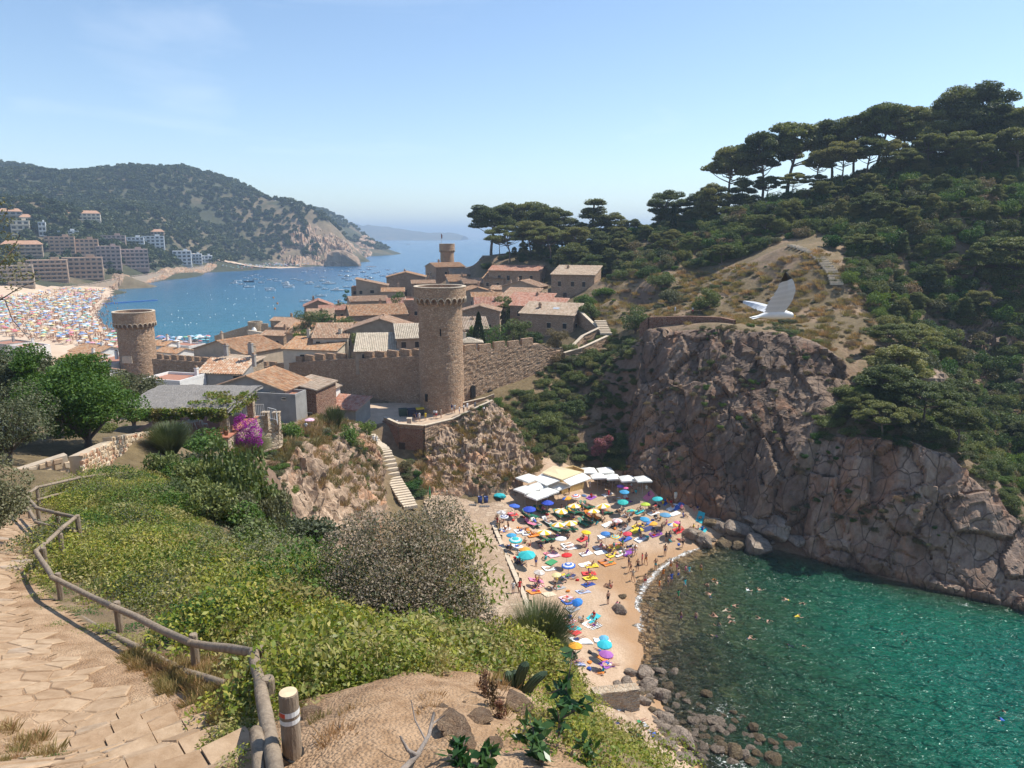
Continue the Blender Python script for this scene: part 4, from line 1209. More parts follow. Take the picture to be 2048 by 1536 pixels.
 if skylight:
  x,y,z=skylight;sk=MB();sk.box((0,0,0),(1.5,.9,.1));so=sk.build('skylight',plain('skylight_glass',(.45,.5,.55),.1),e,loc=(x,y,z));so.rotation_euler=(R(pitch),0,0)
 return e
def wn_row(side,xs,z,w=.8,h=1.1):return[(side,x,z,w,h)for x in xs]
ORD_=['first','second','third','fourth','fifth','sixth','seventh','eighth','ninth','tenth','eleventh','twelfth']
# --- outside the wall, below the viewer's hill
house('grey rendered house with an orange tiled gable facing the viewer below the wall',524,768,114,12.6,8.0,5.0,-12,'gable',18,'y',W_grey,T_orange,[('f',-3.4,4.4,.5,.25),('f',0.3,4.5,.5,.25),('f',4.2,4.6,.5,.25),('f',1.8,2.2,.8,1.0)],tw=.3,chim=[(-3.0,3,8.8,.5)])
house('grey lower extension standing before the orange gable house',526,786,110.5,12.8,3.4,4.0,-12,'flat',0,'x',W_grey,None,[('f',-4,3.5,.5,.22),('f',0,3.6,.5,.22),('f',4.5,3.7,.5,.22)])
house('narrow red stone house with a balcony beside the town wall',628,770,116,4.2,7.0,6.5,-12,'mono',10,'-x',M_stone_red,T_pale,[('f',-.6,5.2,1.2,1.6),('f',.8,1.8,.8,1.8)],[('f',.9,.8,2.2)])
house('small white house corner between the red stone house and the town wall',655,777,121,2.2,5,6.5,-12,'mono',16,'-x',W_white,T_pale)
house('low shed with a pink tiled roof against the foot of the town wall',695,812,120,6.0,4.6,2.6,-20,'mono',14,'x',W_grey,T_red)
house('house with white ribbed tiles, satellite dish and air conditioner',452,742,124,8.0,4.2,4.0,-8,'mono',20,'x',W_grey,T_rib,[('f',3.0,3.2,1.0,.9)],tw=.45,chim=[(3.6,2.4,8.2,.7),(-1.2,2.6,7.8,.6)])
house('white cubic house with a red roof terrace left of the satellite dish',348,757,120,7.5,6.5,5.0,-14,'flat',0,'x',W_white,None,[('r',-1.2,2.2,.7,1.4),('f',-1.0,2.6,.3,1.0)],chim=[(2.8,2.2,6.2,.5)])
house('beige house with a broad tiled roof beside the low battlemented wall',478,696,170,17,12,5.0,-28,'gable',16,'y',W_beige,T_orange,[('l',-2.5,3.6,.7,1.0),('l',1.0,3.6,.7,1.0),('l',4.0,3.6,.7,1.0)],chim=[(-2,-3,8.6,.5)])
house('low rubble outbuilding with pale roof below the broad beige house',478,722,141,9,3.5,2.6,-20,'mono',10,'x',M_stone_pale,T_pale,chim=[(-4.0,1.6,5.0,.6),(2.4,1.4,5.3,.8)])
house('cream house with two small tiled gables just inside the battlements',632,695,150,12,6,5.0,-12,'mono',15,'x',W_cream,T_orange,[('f',-1.5,3.4,1.2,1.0)],chim=[(4.5,2.5,8.2,.6),(-3.0,2.8,8.0,.6)],tw=.3)
# --- left of the short tower, by the beach
for k,(lab,px,py,t,w,d,h,rf,wl_,tl)in enumerate([('beachside house with orange roof left of the short tower',195,700,205,12,9,6,'gable',W_white,T_orange),('lower beachside house whose orange roof touches the garden tree',175,716,185,11,8,6,'gable',W_white,T_orange),('long white terrace house with balcony rail beside the short tower',222,722,178,10,12,6,'flat',W_white,None),('white flat roofed house with aerials at the end of the bay beach',60,692,225,10,7,4,'flat',W_white,None),('grey flat roofed house at the edge of the bay beach',20,686,235,11,8,5,'flat',W_grey,None),('small red roofed house directly at the foot of the short tower',202,742,168,7,6,3,'gable',W_white,T_red),('small house with orange roof right of the short tower',350,702,200,8,6,5,'gable',W_white,T_orange),('white house with chimney between the short tower and the beach',372,690,215,10,6,5,'flat',W_white,None),('white gabled house half hidden right of the short tower',330,688,205,5,6,5,'gable',W_white,T_orange)]):
 house(lab,px,py,t,w,d,h,random.uniform(-30,-15),rf,17,'x',wl_,tl,wn_row('f',(-w*.3,0,w*.3),h*.6),chim=[(w*.2,0,h+2.2,.6)],name='beach_house')
 # --- old town inside the wall
G=[('stone house with an orange roof right above the tree clump in the old town',752,625,182,14,12,6.5,18,'gable',18,'x',M_stone_house,T_orange,[('f',2.5,3.0,.8,1.0),('f',-3,3.2,.8,1.0)]),('plastered house with a brown double roof just behind the battlements',765,655,156,14.5,9,5.0,4,'gable',18,'y',W_tan,T_brown,[('f',1.5,3.0,.9,1.0),('f',4.8,3.1,1.0,1.3),('l',-2,2.8,.6,.9),('l',2,2.8,.6,.9)]),('cottage with striped tiled roof and awning among the garden trees',665,672,152,7.2,5,3.6,3,'mono',24,'x',W_cream,T_brown,[('f',.5,1.8,2.5,1.8)]),('open pavilion with pale tiles left of the tall tower',828,672,140,7,6.5,3.2,12,'mono',16,'x',W_tan,T_cream,[]),('low building with long pale roof behind the battlements',763,697,139,9.5,6,3.0,6,'mono',22,'x',W_tan,T_cream,[]),('ivy grown cottage with brown tiles above the sea turret trees',640,634,195,7,5,4.5,10,'mono',20,'x',M_stone_house,T_brown,[('f',1,2.5,.7,1)]),('long low cottage roof descending towards the sea turret',590,652,205,9,6,4.0,-14,'mono',16,'x',M_stone_pale,T_brown,[('f',-2,2,.6,.9)]),('small stone cottage with chimney behind the sea turret',575,640,225,9,5,4.0,-14,'gable',16,'x',M_stone_pale,T_brown,[]),('pink roofed house at the edge of the bay with palms',637,610,235,9,8,5,15,'gable',22,'y',M_stone_house,T_red,[('f',0,3,.8,1)]),('house with a red sloping roof behind the palms',665,618,225,8,7,5,15,'gable',18,'x',M_stone_house,T_red,[]),('stone house with brown roof and chimney overlooking the moored boats',735,600,212,11,8,5,20,'gable',15,'x',W_tan,T_brown,[('f',-2,3,.8,1)]),('plain tan house with one window at the top of the old town',745,570,235,10,8,5.5,8,'mono',12,'-x',W_tan,T_brown,[('f',0,3.6,1.2,1.0)]),('tan annex left of the one windowed house',722,575,238,6,6,4.0,8,'flat',0,'x',M_stone_house,None,[]),('large stone house with arched door and chimneys below the far tower',813,553,262,14,10,7.0,6,'gable',14,'y',M_stone_house,T_orange,[('f',4,4.2,.9,1.6),('f',-.5,1.3,1.2,2.6),('f',3,.9,1.6,1.0)]),('tall square stone house standing directly under the far tower',890,533,276,12,11,10.0,28,'gable',14,'x',M_stone_house,T_orange,[('f',-2,7.6,.7,1.2),('f',1.5,8.0,.7,1.0),('f',3,8,.7,1),('f',-1,2,1.4,2.2),('l',0,7,.7,1.2),('l',2.5,7,.7,1.2)]),('house with small tiled porch right of the tall square house',930,548,260,10,8,5,20,'mono',12,'x',M_stone_house,T_brown,[('f',0,2,1.2,1.8)]),('low house roof with a chimney stack behind the tall tower',952,566,235,9,6,4,15,'mono',12,'x',M_stone_house,T_brown,[]),('grey roofed stone house with a skylight below the pines',998,519,262,12,9,6.0,-14,'gable',15,'x',M_stone_house,T_pale,[]),('long stone house with red sunlit roof and chimney below the pines',1036,540,232,17,10,7.5,-14,'gable',15,'x',M_stone_house,T_red,[('f',-5,5.2,.9,1.6),('f',-2,5.2,.9,1.6),('f',2,5.2,.9,1.6),('f',5.5,5.2,.9,1.6)]),('detached stone house with grey brown roof standing by the hillside path',1153,548,190,11.5,9,7.0,-18,'mono',12,'x',M_stone_house,T_pale,[('f',-3.5,4.6,.8,1.3),('f',0,4.6,.8,1.3),('f',3,4.6,.8,1.3),('f',-2,1.4,.9,2.0)]),('stepped house with pale gable wall and small dark window',1050,572,198,11,7,5.5,-22,'gable',16,'y',W_tan,T_brown,[('f',3.0,3.0,.9,1.3)]),('terraced house with brown roof on the stepped row',1043,592,186,9,6,5,-24,'mono',16,'x',M_stone_house,T_brown,[]),('terraced house with long red roof in the stepped row',1062,601,178,11,5,5,-24,'mono',17,'x',M_stone_house,T_red,[]),('terraced house with brighter red roof next down the stepped row',1078,611,171,13,5,5,-24,'mono',17,'x',M_stone_house,T_red,[]),('lowest stone house of the stepped row with skylight and chimney',1102,626,163,13,6,6.5,-24,'mono',18,'x',M_stone_house,T_pale,[]),('orange roofed house just right of the tall tower head',950,583,205,10,9,5.0,12,'gable',16,'y',W_tan,T_orange,[('f',2.0,3,.8,1)]),('wood fronted house with two windows and striped roof',973,592,190,8,6,4.5,6,'gable',16,'x',W_tan,T_orange,[('f',-1.4,3.0,.9,1.1),('f',1.2,3.0,.9,1.1)]),('small house with ribbed red roof below the wood fronted one',978,614,178,7,5,3.5,4,'mono',22,'x',M_stone_house,T_red,[]),('pale stone house with arched windows right of the tall tower',962,620,166,9,6,4.5,-2,'gable',15,'y',M_stone_house,T_brown,[('f',-2.3,2.0,.8,1.4),('f',1.5,.9,2.0,1.2)]),('low tiled roof with turquoise edge behind the cypress',940,655,152,7,6,3.0,10,'mono',16,'x',W_tan,T_pale,[]),('white walled cottage at the battlements right of the tall tower',938,682,138,4.5,5,4.0,6,'hip',14,'x',W_cream,T_cream,[('f',0,3.0,.6,.5)]),('grey stone house close behind the tall tower on its left',832,600,190,6,10,8,6,'flat',0,'x',M_stone_house,None,[('r',0,5,.7,1),('f',0,5,.7,1)]),]
for lab,px,py,t,w,d,h,rz,rf,pt,rd,wl_,tl,wi in G:
 if len(wi)<3:wi=list(wi)+wn_row('f',[w*q for q in((-.32,.05,.34)if not wi else(-.36,))],h*.62,.85,1.15)
 wi=list(wi)+wn_row('r',(-d*.2,d*.2),h*.6,.8,1.1)+wn_row('l',(-d*.2,d*.2),h*.6,.8,1.1)
 ch=[]if random.random()<.35 or rf=='flat' else[(random.uniform(-.3,.3)*w,random.uniform(0,.3)*d,h+d*.5*math.tan(R(pt))+.7,.6)]
 sky_=(w*.1,0,h+d*.5*math.tan(R(pt))+.16)if 'skylight' in lab else None
 house(lab,px,py,t,w,d,h,rz,rf,pt,rd,wl_,tl,wi,chim=ch,skylight=sky_ if rf=='mono' else None)
for k,(px,py,t,w,rz,rf,tl)in enumerate([(556,668,200,7,-14,'gable',T_brown),(606,664,176,6,-8,'mono',T_orange),(700,640,200,7,16,'gable',T_orange),(716,664,170,6,6,'mono',T_orange),(786,582,228,7,8,'gable',T_orange),(800,612,205,7,14,'mono',T_red),(846,566,250,8,10,'gable',T_brown),(915,562,246,7,16,'mono',T_orange),(932,604,210,7,10,'gable',T_orange),(992,556,232,7,-16,'mono',T_orange),(1008,578,212,7,-20,'gable',T_brown),(1020,612,186,6,-22,'mono',T_orange)]):
 house('small terracotta roofed cottage squeezed between the old town houses, %s from the left'%ORD_[k],px,py,t,w,6,5,rz,rf,17,'x',[M_stone_house,W_tan,W_cream][k%3],tl,wn_row('f',(-w*.28,w*.22),3.1,.8,1.1)+wn_row('r',(0,),3.0),chim=[(w*.25,1,7.0,.55)])
 # ---------------------------------------------------------------- headland pines, every one a tree
ORD=['first','second','third','fourth','fifth','sixth','seventh','eighth','ninth','tenth','eleventh','twelfth','thirteenth','fourteenth','fifteenth','sixteenth','seventeenth','eighteenth','nineteenth','twentieth']
KW={'umbrella':'flat topped','round':'rounded','spread':'wide spreading','cone':'pointed'}
def pine_row(rows,phrase,group,start='from the left'):
 rows=sorted(rows)
 for k,(px,top,t,kind,W)in enumerate(rows):
  put_tree(kind,px,0,8,'%s pine %s, %s %s'%(KW[kind],phrase,ORD[k],start),group,W=W,t=t*1.08,py_top=top,idx=k)
pine_row([(1455,292,200,'umbrella',1.0),(1522,268,196,'umbrella',.9),(1578,246,195,'umbrella',1.15),(1660,238,190,'umbrella',1.0),(1705,233,188,'umbrella',.95),(1752,208,185,'umbrella',1.0),(1805,213,183,'umbrella',1.0),(1852,222,180,'round',1.1),(1900,190,180,'round',1.1),(1947,182,180,'round',1.2),(1992,218,175,'umbrella',1.0),(2040,213,172,'umbrella',1.1)],'standing on the ridge skyline','pines on the ridge skyline','from the lone outermost one')
pine_row([(1632,300,185,'umbrella',1.0),(1682,285,180,'umbrella',1.0),(1735,275,178,'umbrella',1.1),(1792,285,175,'round',1.1),(1850,268,172,'spread',1.0),(1905,262,168,'spread',1.1),(1962,288,165,'spread',1.0),(2030,258,165,'umbrella',1.2),(2075,270,168,'round',1.2)],'in the row below the ridge trees','pines below the ridge')
pine_row([(1432,372,192,'round',1.3),(1485,362,190,'round',1.3),(1535,352,188,'spread',1.2),(1582,345,185,'spread',1.1),(1640,350,180,'round',1.3),(1702,360,172,'round',1.3),(1612,395,178,'spread',1.1),(1502,395,185,'round',1.4),(1452,412,185,'spread',1.3),(1762,378,165,'round',1.4),(1820,385,163,'spread',1.3)],'in the dark wood under the ridge','pines of the dark wood')
pine_row([(985,410,245,'umbrella',1.35),(1045,405,250,'umbrella',1.3),(1085,416,240,'round',1.5),(1122,420,235,'round',1.4),(1182,401,230,'cone',1.7),(1228,430,225,'round',1.5),(1264,440,222,'round',1.4),(1326,384,215,'round',1.4),(1388,393,212,'round',1.3),(1416,378,208,'round',1.2)],'at the top of the wood above the village','pines above the village')
pine_row([(1020,448,226,'spread',1.1),(1062,440,225,'spread',1.2),(1102,450,220,'spread',1.2),(1150,452,215,'spread',1.2),(1196,468,205,'round',1.4),(1242,465,205,'round',1.4),(1292,450,205,'round',1.4),(1000,470,240,'spread',1.1),(1350,465,200,'round',1.3)],'in the front row above the village','pines above the village front row')
pine_row([(1142,490,200,'round',1.4),(1222,500,195,'round',1.4),(1264,512,190,'round',1.5),(1312,498,195,'spread',1.3),(1180,510,195,'round',1.5)],'low beside the hillside track','low pines by the track')
pine_row([(1332,478,175,'spread',1.1),(1382,470,172,'spread',1.2),(1442,488,163,'spread',1.45),(1478,430,180,'spread',1.3)],'leaning over the path along the cliff top','pines by the cliff top path')
pine_row([(1530,428,168,'spread',1.1),(1605,420,170,'spread',1.1)],'sheltering the upper end of the log steps','pines by the log steps')
for px,py,H,kd,W,lab in[(1752,828,7,'round',1.5,'lowest of the bright pines on the sea cliff ledge'),(1795,795,8,'round',1.5,'tallest bright pine on the sea cliff ledge'),(1850,855,7,'spread',1.3,'spreading pine on the sea cliff ledge below the pale crag'),(1765,885,6,'spread',1.2,'dark pine hanging over the rim of the sea cliff'),(1912,905,6.5,'umbrella',1.2,'single light pine at the outer end of the sea cliff ledge'),(1825,722,7,'spread',1.3,'broad pine above the pale crag'),(1715,850,5,'spread',1.0,'small pine at the inner end of the ledge'),(1770,715,6,'spread',1.3,'bushy pine on the grassy shoulder above the ledge'),(1890,830,6,'round',1.5,'rounded pine right of the pale crag')]:
 put_tree(kd,px,py,H,lab,'pines on the sea cliff ledge',W=W,idx=1)
put_tree('cone',1945,0,8,'solitary pointed pine growing in the shady ravine',W=1.5,t=148,py_top=488,idx=1)
put_tree('round',2035,0,8,'bright round pine at the upper edge of the ravine',W=1.6,t=146,py_top=478,idx=1)
def cypress(px,t,py_top,label,W=1.0,base_py=None):
 q=plan_at(px,t);z=q.z
 f=proj(q.x,q.y,z)[2];H=(proj(q.x,q.y,z)[1]-py_top)*f/FPX/CP
 rg=np.random.default_rng(int(px));n=5200
 zz=rg.random(n)**.8;rad=np.sin(np.clip(zz*.93+.07,0,1)*math.pi)**.6*(1.15-zz*.5)*(.7+.3*rg.random(n))
 a=rg.uniform(0,6.283,n)
 cen=np.stack([np.cos(a)*rad*H*.105*W,np.sin(a)*rad*H*.105*W,zz*H*.96+.2],1)
 e=empty('cypress_tree',(q.x,q.y,z));tagit(e,label,'cypress')
 d=np.zeros((n,3));d[:,2]=1;d[:,0]=np.cos(a)*.3;d[:,1]=np.sin(a)*.3
 link('crown',leaves_mesh('crown',cen,rg.uniform(.2,.5,n),L_cypress,aspect=.4,dirs=d,rg=rg),e)
 MB().tube([(0,0,-.5),(0,0,H*.8)],[.18,.05],6).build('trunk',M_bark,e)
cypress(958,141,624,'slim dark cypress standing just behind the wall right of the tall tower',1.1)
cypress(1345,212,408,'dark cypress spire rising out of the wood above the village',1.0)
def broadleaf(px,t,py_top,W,label,leaf,n=9000,ls=.25,name='broadleaf_tree',cat='tree',seed=1,th=.4,base=None,flat=.8,lobes=16):
 q=plan_at(px,t);z=q.z
 f=proj(q.x,q.y,z)[2];H=max(2.2,(proj(q.x,q.y,z)[1]-py_top)*f/FPX/CP)
 rg=np.random.default_rng(seed);rd=random.Random(seed)
 cs,rs=[],[]
 for k in range(lobes):
  a=rd.uniform(0,6.283);r=W*math.sqrt(rd.random())*.72;h=H*(th+(1-th)*rd.uniform(.15,.85)*(1-.4*r/W))
  cs.append((r*math.cos(a),r*math.sin(a),h));rs.append(W*rd.uniform(.28,.45))
 k=H/max(c[2]+r*flat for c,r in zip(cs,rs));cs=[(c[0],c[1],c[2]*k)for c in cs]
 tot=sum(r*r for r in rs)
 cen=clumps(cs,rs,n/tot,rg,flat,.5,.7)
 e=empty(name,(q.x,q.y,z));tagit(e,label,cat)
 link('crown',leaves_mesh('crown',cen,rg.uniform(ls*.6,ls*1.3,len(cen)),leaf,rg=rg,aspect=.6),e)
 tr=MB();tr.tube([(0,0,-.5),(.1,0,H*th*.6),(.15,.1,H*.6)],[.06*W+.05,.05*W+.03,.03],7)
 for c in cs:tr.tube([(.08,0,H*th*.6),(c[0]*.5,c[1]*.5,H*th*.6+(c[2]-H*th*.6)*.6),c],[.03*W,.02*W,.01],5,cap=False)
 tr.build('trunk',M_bark,e,True)
 return e
broadleaf(175,43,705,3.3,'large bright green tree rising behind the garden wall left of the pergola',L_green,30000,.17,seed=3,th=.12,lobes=26)
broadleaf(122,46,683,2.3,'slender green tree top behind the large bright garden tree',L_green,11000,.17,seed=33,th=.2)
broadleaf(35,47,700,3.0,'grey green olive tree at the far garden edge, partly outside the frame',L_olive,17000,.17,'olive_tree','olive tree',4,.2)
broadleaf(15,35,765,2.7,'low olive tree beside the parked white car',L_olive,11000,.12,'olive_tree','olive tree',5,.15)
broadleaf(268,76,735,3.6,'dusty green tree in the garden behind the thatched pergola',L_olive,13000,.24,'garden_tree','tree',6,.2)
broadleaf(205,72,730,3.0,'dusky tree between the bright garden tree and the pergola tree',L_shrub,9000,.24,'garden_tree','tree',7,.2)
broadleaf(70,70,690,4.0,'broad dark tree at the back of the garden',L_shrub,10000,.28,'garden_tree','tree',17,.2)
broadleaf(-18,19,905,1.15,'olive tree hanging over the stone path at the picture edge',L_olive,8000,.075,'olive_tree','olive tree',8,.15)
broadleaf(1205,119,868,2.3,'pink flowering oleander behind the beach bar parasols',L_pink,5000,.22,'oleander_tree','oleander',9,.25)
broadleaf(1150,128,830,2.8,'dark green tree at the foot of the gully left of the oleander',L_shrub,7000,.28,'gully_tree','tree',10,.1)
broadleaf(1090,122,830,2.6,'dark rounded tree beside the terrace cliff',L_shrub,7000,.26,'gully_tree','tree',11,.1)
for k,(px,t,top,W,leaf,lab)in enumerate([(620,178,625,3.0,L_shrub,'dark garden tree below the ivy cottage'),(660,182,628,3.4,L_green,'bright garden tree above the striped roof cottage'),(690,172,640,3.2,L_shrub,'garden tree right of the striped roof cottage'),(610,158,668,2.2,L_green,'round green bush left of the striped roof cottage'),(730,150,672,2.6,L_shrub,'dark bush in front of the brown double roof house'),(800,195,592,3.0,L_green,'green tree on the terrace left of the tall tower head'),(700,232,588,2.2,L_green,'small green tree by the tan annex'),(985,146,655,3.4,L_green,'bright green garden tree behind the battlements right of the cypress'),(1035,150,640,3.0,L_shrub,'dark tree against the gable of the lowest stepped house'),(1062,146,668,2.2,L_shrub,'shadowy bush below the lowest stepped house'),(1008,175,600,2.2,L_shrub,'dark bush between the wood fronted house and the stepped row'),(975,250,535,2.6,L_shrub,'ivy covered tree beside the long red roofed house'),(940,146,660,1.8,L_green,'light green shrub left of the cypress'),(1168,172,590,2.6,L_green,'leafy fig tree before the detached stone house'),(1205,178,575,2.4,L_green,'green tree at the corner of the detached stone house'),(1180,160,605,2.2,L_shrub,'dark round bush below the detached stone house'),(1270,146,610,3.2,L_shrub,'dark evergreen clump beside the retaining wall'),(1412,146,575,2.6,L_shrub,'dark thicket under the leaning pines by the cliff path'),(1320,170,545,3.2,L_shrub,'dark bush above the cliff path'),(1345,158,578,2.6,L_olive,'grey green bushes beside the cliff path'),(1660,158,470,2.4,L_green,'bright round bush at the top of the log steps')]):
 broadleaf(px,t,top-(8 if px<1100 else 0),W*1.2,lab,leaf,4600,.32,'garden_tree' if px<1100 else 'hill_tree','tree',50+k,.1)
broadleaf(1112,143,655,2.6,'yellowish dry bush at the end of the sunlit town wall',L_scrub,5000,.22,'dry_bush','bush',90,.05)
def palm(px,t,py_top,label):
 q=plan_at(px,t);z=q.z;f=proj(q.x,q.y,z)[2];H=(proj(q.x,q.y,z)[1]-py_top)*f/FPX/CP
 e=empty('palm_tree',(q.x,q.y,z));tagit(e,label,'palm')
 MB().tube([(0,0,-.5),(.1,0,H*.5),(0,.1,H*.82)],[.22,.18,.16],7).build('trunk',M_bark,e)
 for k in range(16):
  a=6.283*k/16+random.uniform(-.1,.1);el=random.uniform(.1,1.1);mb=MB();pr=None
  pts=[Vector((math.cos(a)*r,math.sin(a)*r,H*.82+r*math.tan(el)*.6-r*r*.32))for r in np.linspace(0,2.1,6)]
  sd=Vector((-math.sin(a),math.cos(a),0))
  for i in range(5):
   w0,w1=(.08,.34,.38,.3,.18,.02)[i:i+2]
   mb.add([pts[i]-sd*w0-Vector((0,0,w0*.5)),pts[i],pts[i]+sd*w0-Vector((0,0,w0*.5)),pts[i+1]-sd*w1-Vector((0,0,w1*.5)),pts[i+1],pts[i+1]+sd*w1-Vector((0,0,w1*.5))],[(0,1,4,3),(1,2,5,4)])
  mb.build('frond',L_olive,e)
palm(680,228,598,'small palm tree left of the palm pair above the bay');palm(693,230,600,'small palm tree by the red sloping roof above the bay')
# ---------------------------------------------------------------- undergrowth nobody could count
SH=[m for m,s in SHRUBS['dark']+SHRUBS['dark']+SHRUBS['olive'][:1]+SHRUBS['pine'][1:]]
SD=[m for m,s in SHRUBS['dry']]+[SHRUBS['olive'][1][0]]
def cover(name,polys,n,smin,smax,protos,seed,hmul=1.0,tmax=400):
 pts=np.concatenate([scatter_px(p,int(n*w),seed+i,tmax)for i,(w,p)in enumerate(polys)])
 g=np.random.default_rng(seed);s=g.uniform(smin,smax,len(pts))*(0.6+.8*g.random(len(pts))**2)
 pts[:,2]-=.1
 return gn_scatter(name,pts,np.stack([s,s,s*hmul*g.uniform(.7,1.2,len(pts))],1),protos,seed=seed)
cover('undergrowth',[(.42,[(1400,430),(1640,340),(2080,300),(2080,400),(1900,460),(1700,480),(1640,470),(1560,480),(1480,520),(1400,540)]),(.2,[(960,505),(1380,420),(1480,480),(1380,545),(1290,560),(1200,560),(1100,530),(1000,520)]),(.27,[(1690,480),(1900,450),(2080,400),(2080,1010),(2030,980),(1900,850),(1800,690),(1740,620),(1690,560)])],3300,.9,2.8,SH+[SHRUBS['green'][0][0],SHRUBS['green'][1][0],SHRUBS['olive'][1][0],SHRUBS['dry'][0][0]],60,1.15)
cover('gully_scrub',[(.75,[(1110,720),(1200,660),(1290,690),(1280,780),(1250,900),(1180,925),(1090,930),(1010,840),(1060,800)]),(.25,[(1200,900),(1250,870),(1260,945),(1210,940)])],420,.7,1.6,SH,61,.9)
cover('dry_scrub',[(.35,[(1100,720),(1290,660),(1330,800),(1290,950),(1080,900)]),(.3,[(1280,560),(1480,540),(1620,520),(1640,640),(1500,640),(1280,640),(1190,640)]),(.35,[(1660,520),(1740,600),(1760,700),(1900,800),(2040,1000),(1950,960),(1850,900),(1700,880),(1640,760)])],900,.4,1.0,SD,62,.7)
cover('knoll_bushes',[(.5,[(1200,560),(1380,540),(1500,540),(1560,500),(1590,560),(1500,600),(1300,620),(1180,640)]),(.5,[(1490,655),(1600,640),(1640,690),(1500,670)])],110,.5,1.1,[SHRUBS['dark'][0][0],SHRUBS['olive'][0][0],SHRUBS['green'][0][0]],63,.8)
cover('ledge_scrub',[(1,[(1700,760),(1780,700),(1900,800),(2030,970),(2045,1060),(1960,960),(1880,900),(1620,880)])],520,.6,1.7,SH+[SHRUBS['green'][0][0]],64,.9)
cover('spur_scrub',[(.45,[(560,885),(700,840),(730,870),(745,1000),(690,960),(620,900)]),(.25,[(820,920),(850,985),(830,990),(800,940)]),(.3,[(520,900),(600,880),(640,960),(560,960)])],330,.4,1.0,[SHRUBS['dry'][0][0],SHRUBS['green'][0][0],SHRUBS['olive'][0][0]],65,.8)
cover('gully_scrub',[(1,[(1000,800),(1060,770),(1110,720),(1200,690),(1200,800),(1120,930),(1060,930),(1010,850)])],260,.6,1.5,SH+SD[:1],68,1.0)
cover('village_greenery',[(1,[(560,690),(600,640),(820,600),(1100,640),(1090,690),(930,690),(830,690)])],150,.6,1.7,SH+[SHRUBS['green'][0][0]]*2,66,1.0)
cover('roadside_scrub',[(1,[(0,745),(250,745),(330,790),(330,860),(100,890),(0,890)])],140,.6,1.6,SH+[SHRUBS['green'][0][0]],67,.9)
def grass_tuft(seed,n=160,h=.5,leaf=L_dry,w=.025,spread=.5):
 rg=np.random.default_rng(seed);V,F=[],[]
 a=rg.uniform(0,6.283,n);r=spread*np.sqrt(rg.random(n));hh=h*rg.uniform(.5,1.2,n)
 bx,by=r*np.cos(a),r*np.sin(a);dx,dy=rg.normal(0,.3,n)*hh+bx*.3,rg.normal(0,.3,n)*hh+by*.3
 wx,wy=-np.sin(a)*w/2,np.cos(a)*w/2
 A=np.stack([bx-wx,by-wy,0*bx-.03],1);B=np.stack([bx+wx,by+wy,0*bx-.03],1)
 Cc=np.stack([bx+dx*.5+wx*.8,by+dy*.5+wy*.8,hh*.6],1);D=np.stack([bx+dx,by+dy,hh],1)
 V=np.stack([A,B,Cc,D],1).reshape(-1,3);F=np.arange(4*n).reshape(n,4)
 return np_mesh('grass_tuft',V,F,[leaf])
TUFTS=[grass_tuft(k)for k in range(3)]
TUFTS_FAR=[grass_tuft(10+k,120,.7,L_dry,.09,.9)for k in range(3)]
def tufts(name,polys,n,smin,smax,protos,seed,tmax=300):
 pts=np.concatenate([scatter_px(p,int(n*w),seed+i,tmax)for i,(w,p)in enumerate(polys)])
 g=np.random.default_rng(seed)
 return gn_scatter(name,pts,g.uniform(smin,smax,len(pts)),protos,seed=seed)
wd=[m for k in('round','spread','cone')for m,t,w_ in PINES[k]]
cover('woodland',[(.45,[(1400,420),(1640,330),(2080,280),(2080,400),(1900,450),(1640,460),(1480,470)]),(.2,[(960,500),(1380,410),(1440,470),(1250,530),(1020,515)]),(.22,[(1700,500),(1900,450),(2080,420),(2080,1000),(2030,960),(1900,800),(1780,650)])],230,.38,.62,wd,59,.9)
def cliff_plants():
 g=np.random.default_rng(8);pts=[]
 for nm,n in(('cliff_behind_beach',190),('cliff_by_water',60),('cliff_under_tower',60),('cliff_of_spur',80)):
  V,nr,dd=LEDGE[nm];ok=np.where((fbm(V*.12,3,6)>.12)&(V[:,2]>4.5))[0];pts.append(V[g.choice(ok,n)])
 pts=np.concatenate(pts);s=g.uniform(.25,.8,len(pts))
 gn_scatter('cliff_plants',pts,s,SD+SD+[SHRUBS['green'][0][0],SHRUBS['olive'][0][0]],'tufts and bushes rooted in the cliff faces',8)
cliff_plants()
tufts('dry_grass',[(.35,[(1200,560),(1480,530),(1640,500),(1660,640),(1500,650),(1290,650),(1180,650)]),(.12,[(1560,520),(1650,495),(1705,560),(1765,690),(1700,715),(1600,690),(1540,640)]),(.3,[(530,890),(640,830),(730,860),(760,1000),(700,1030),(560,950)]),(.2,[(820,880),(980,820),(1060,840),(1090,930),(1000,980),(840,980)])],1500,.5,1.2,TUFTS_FAR,70)
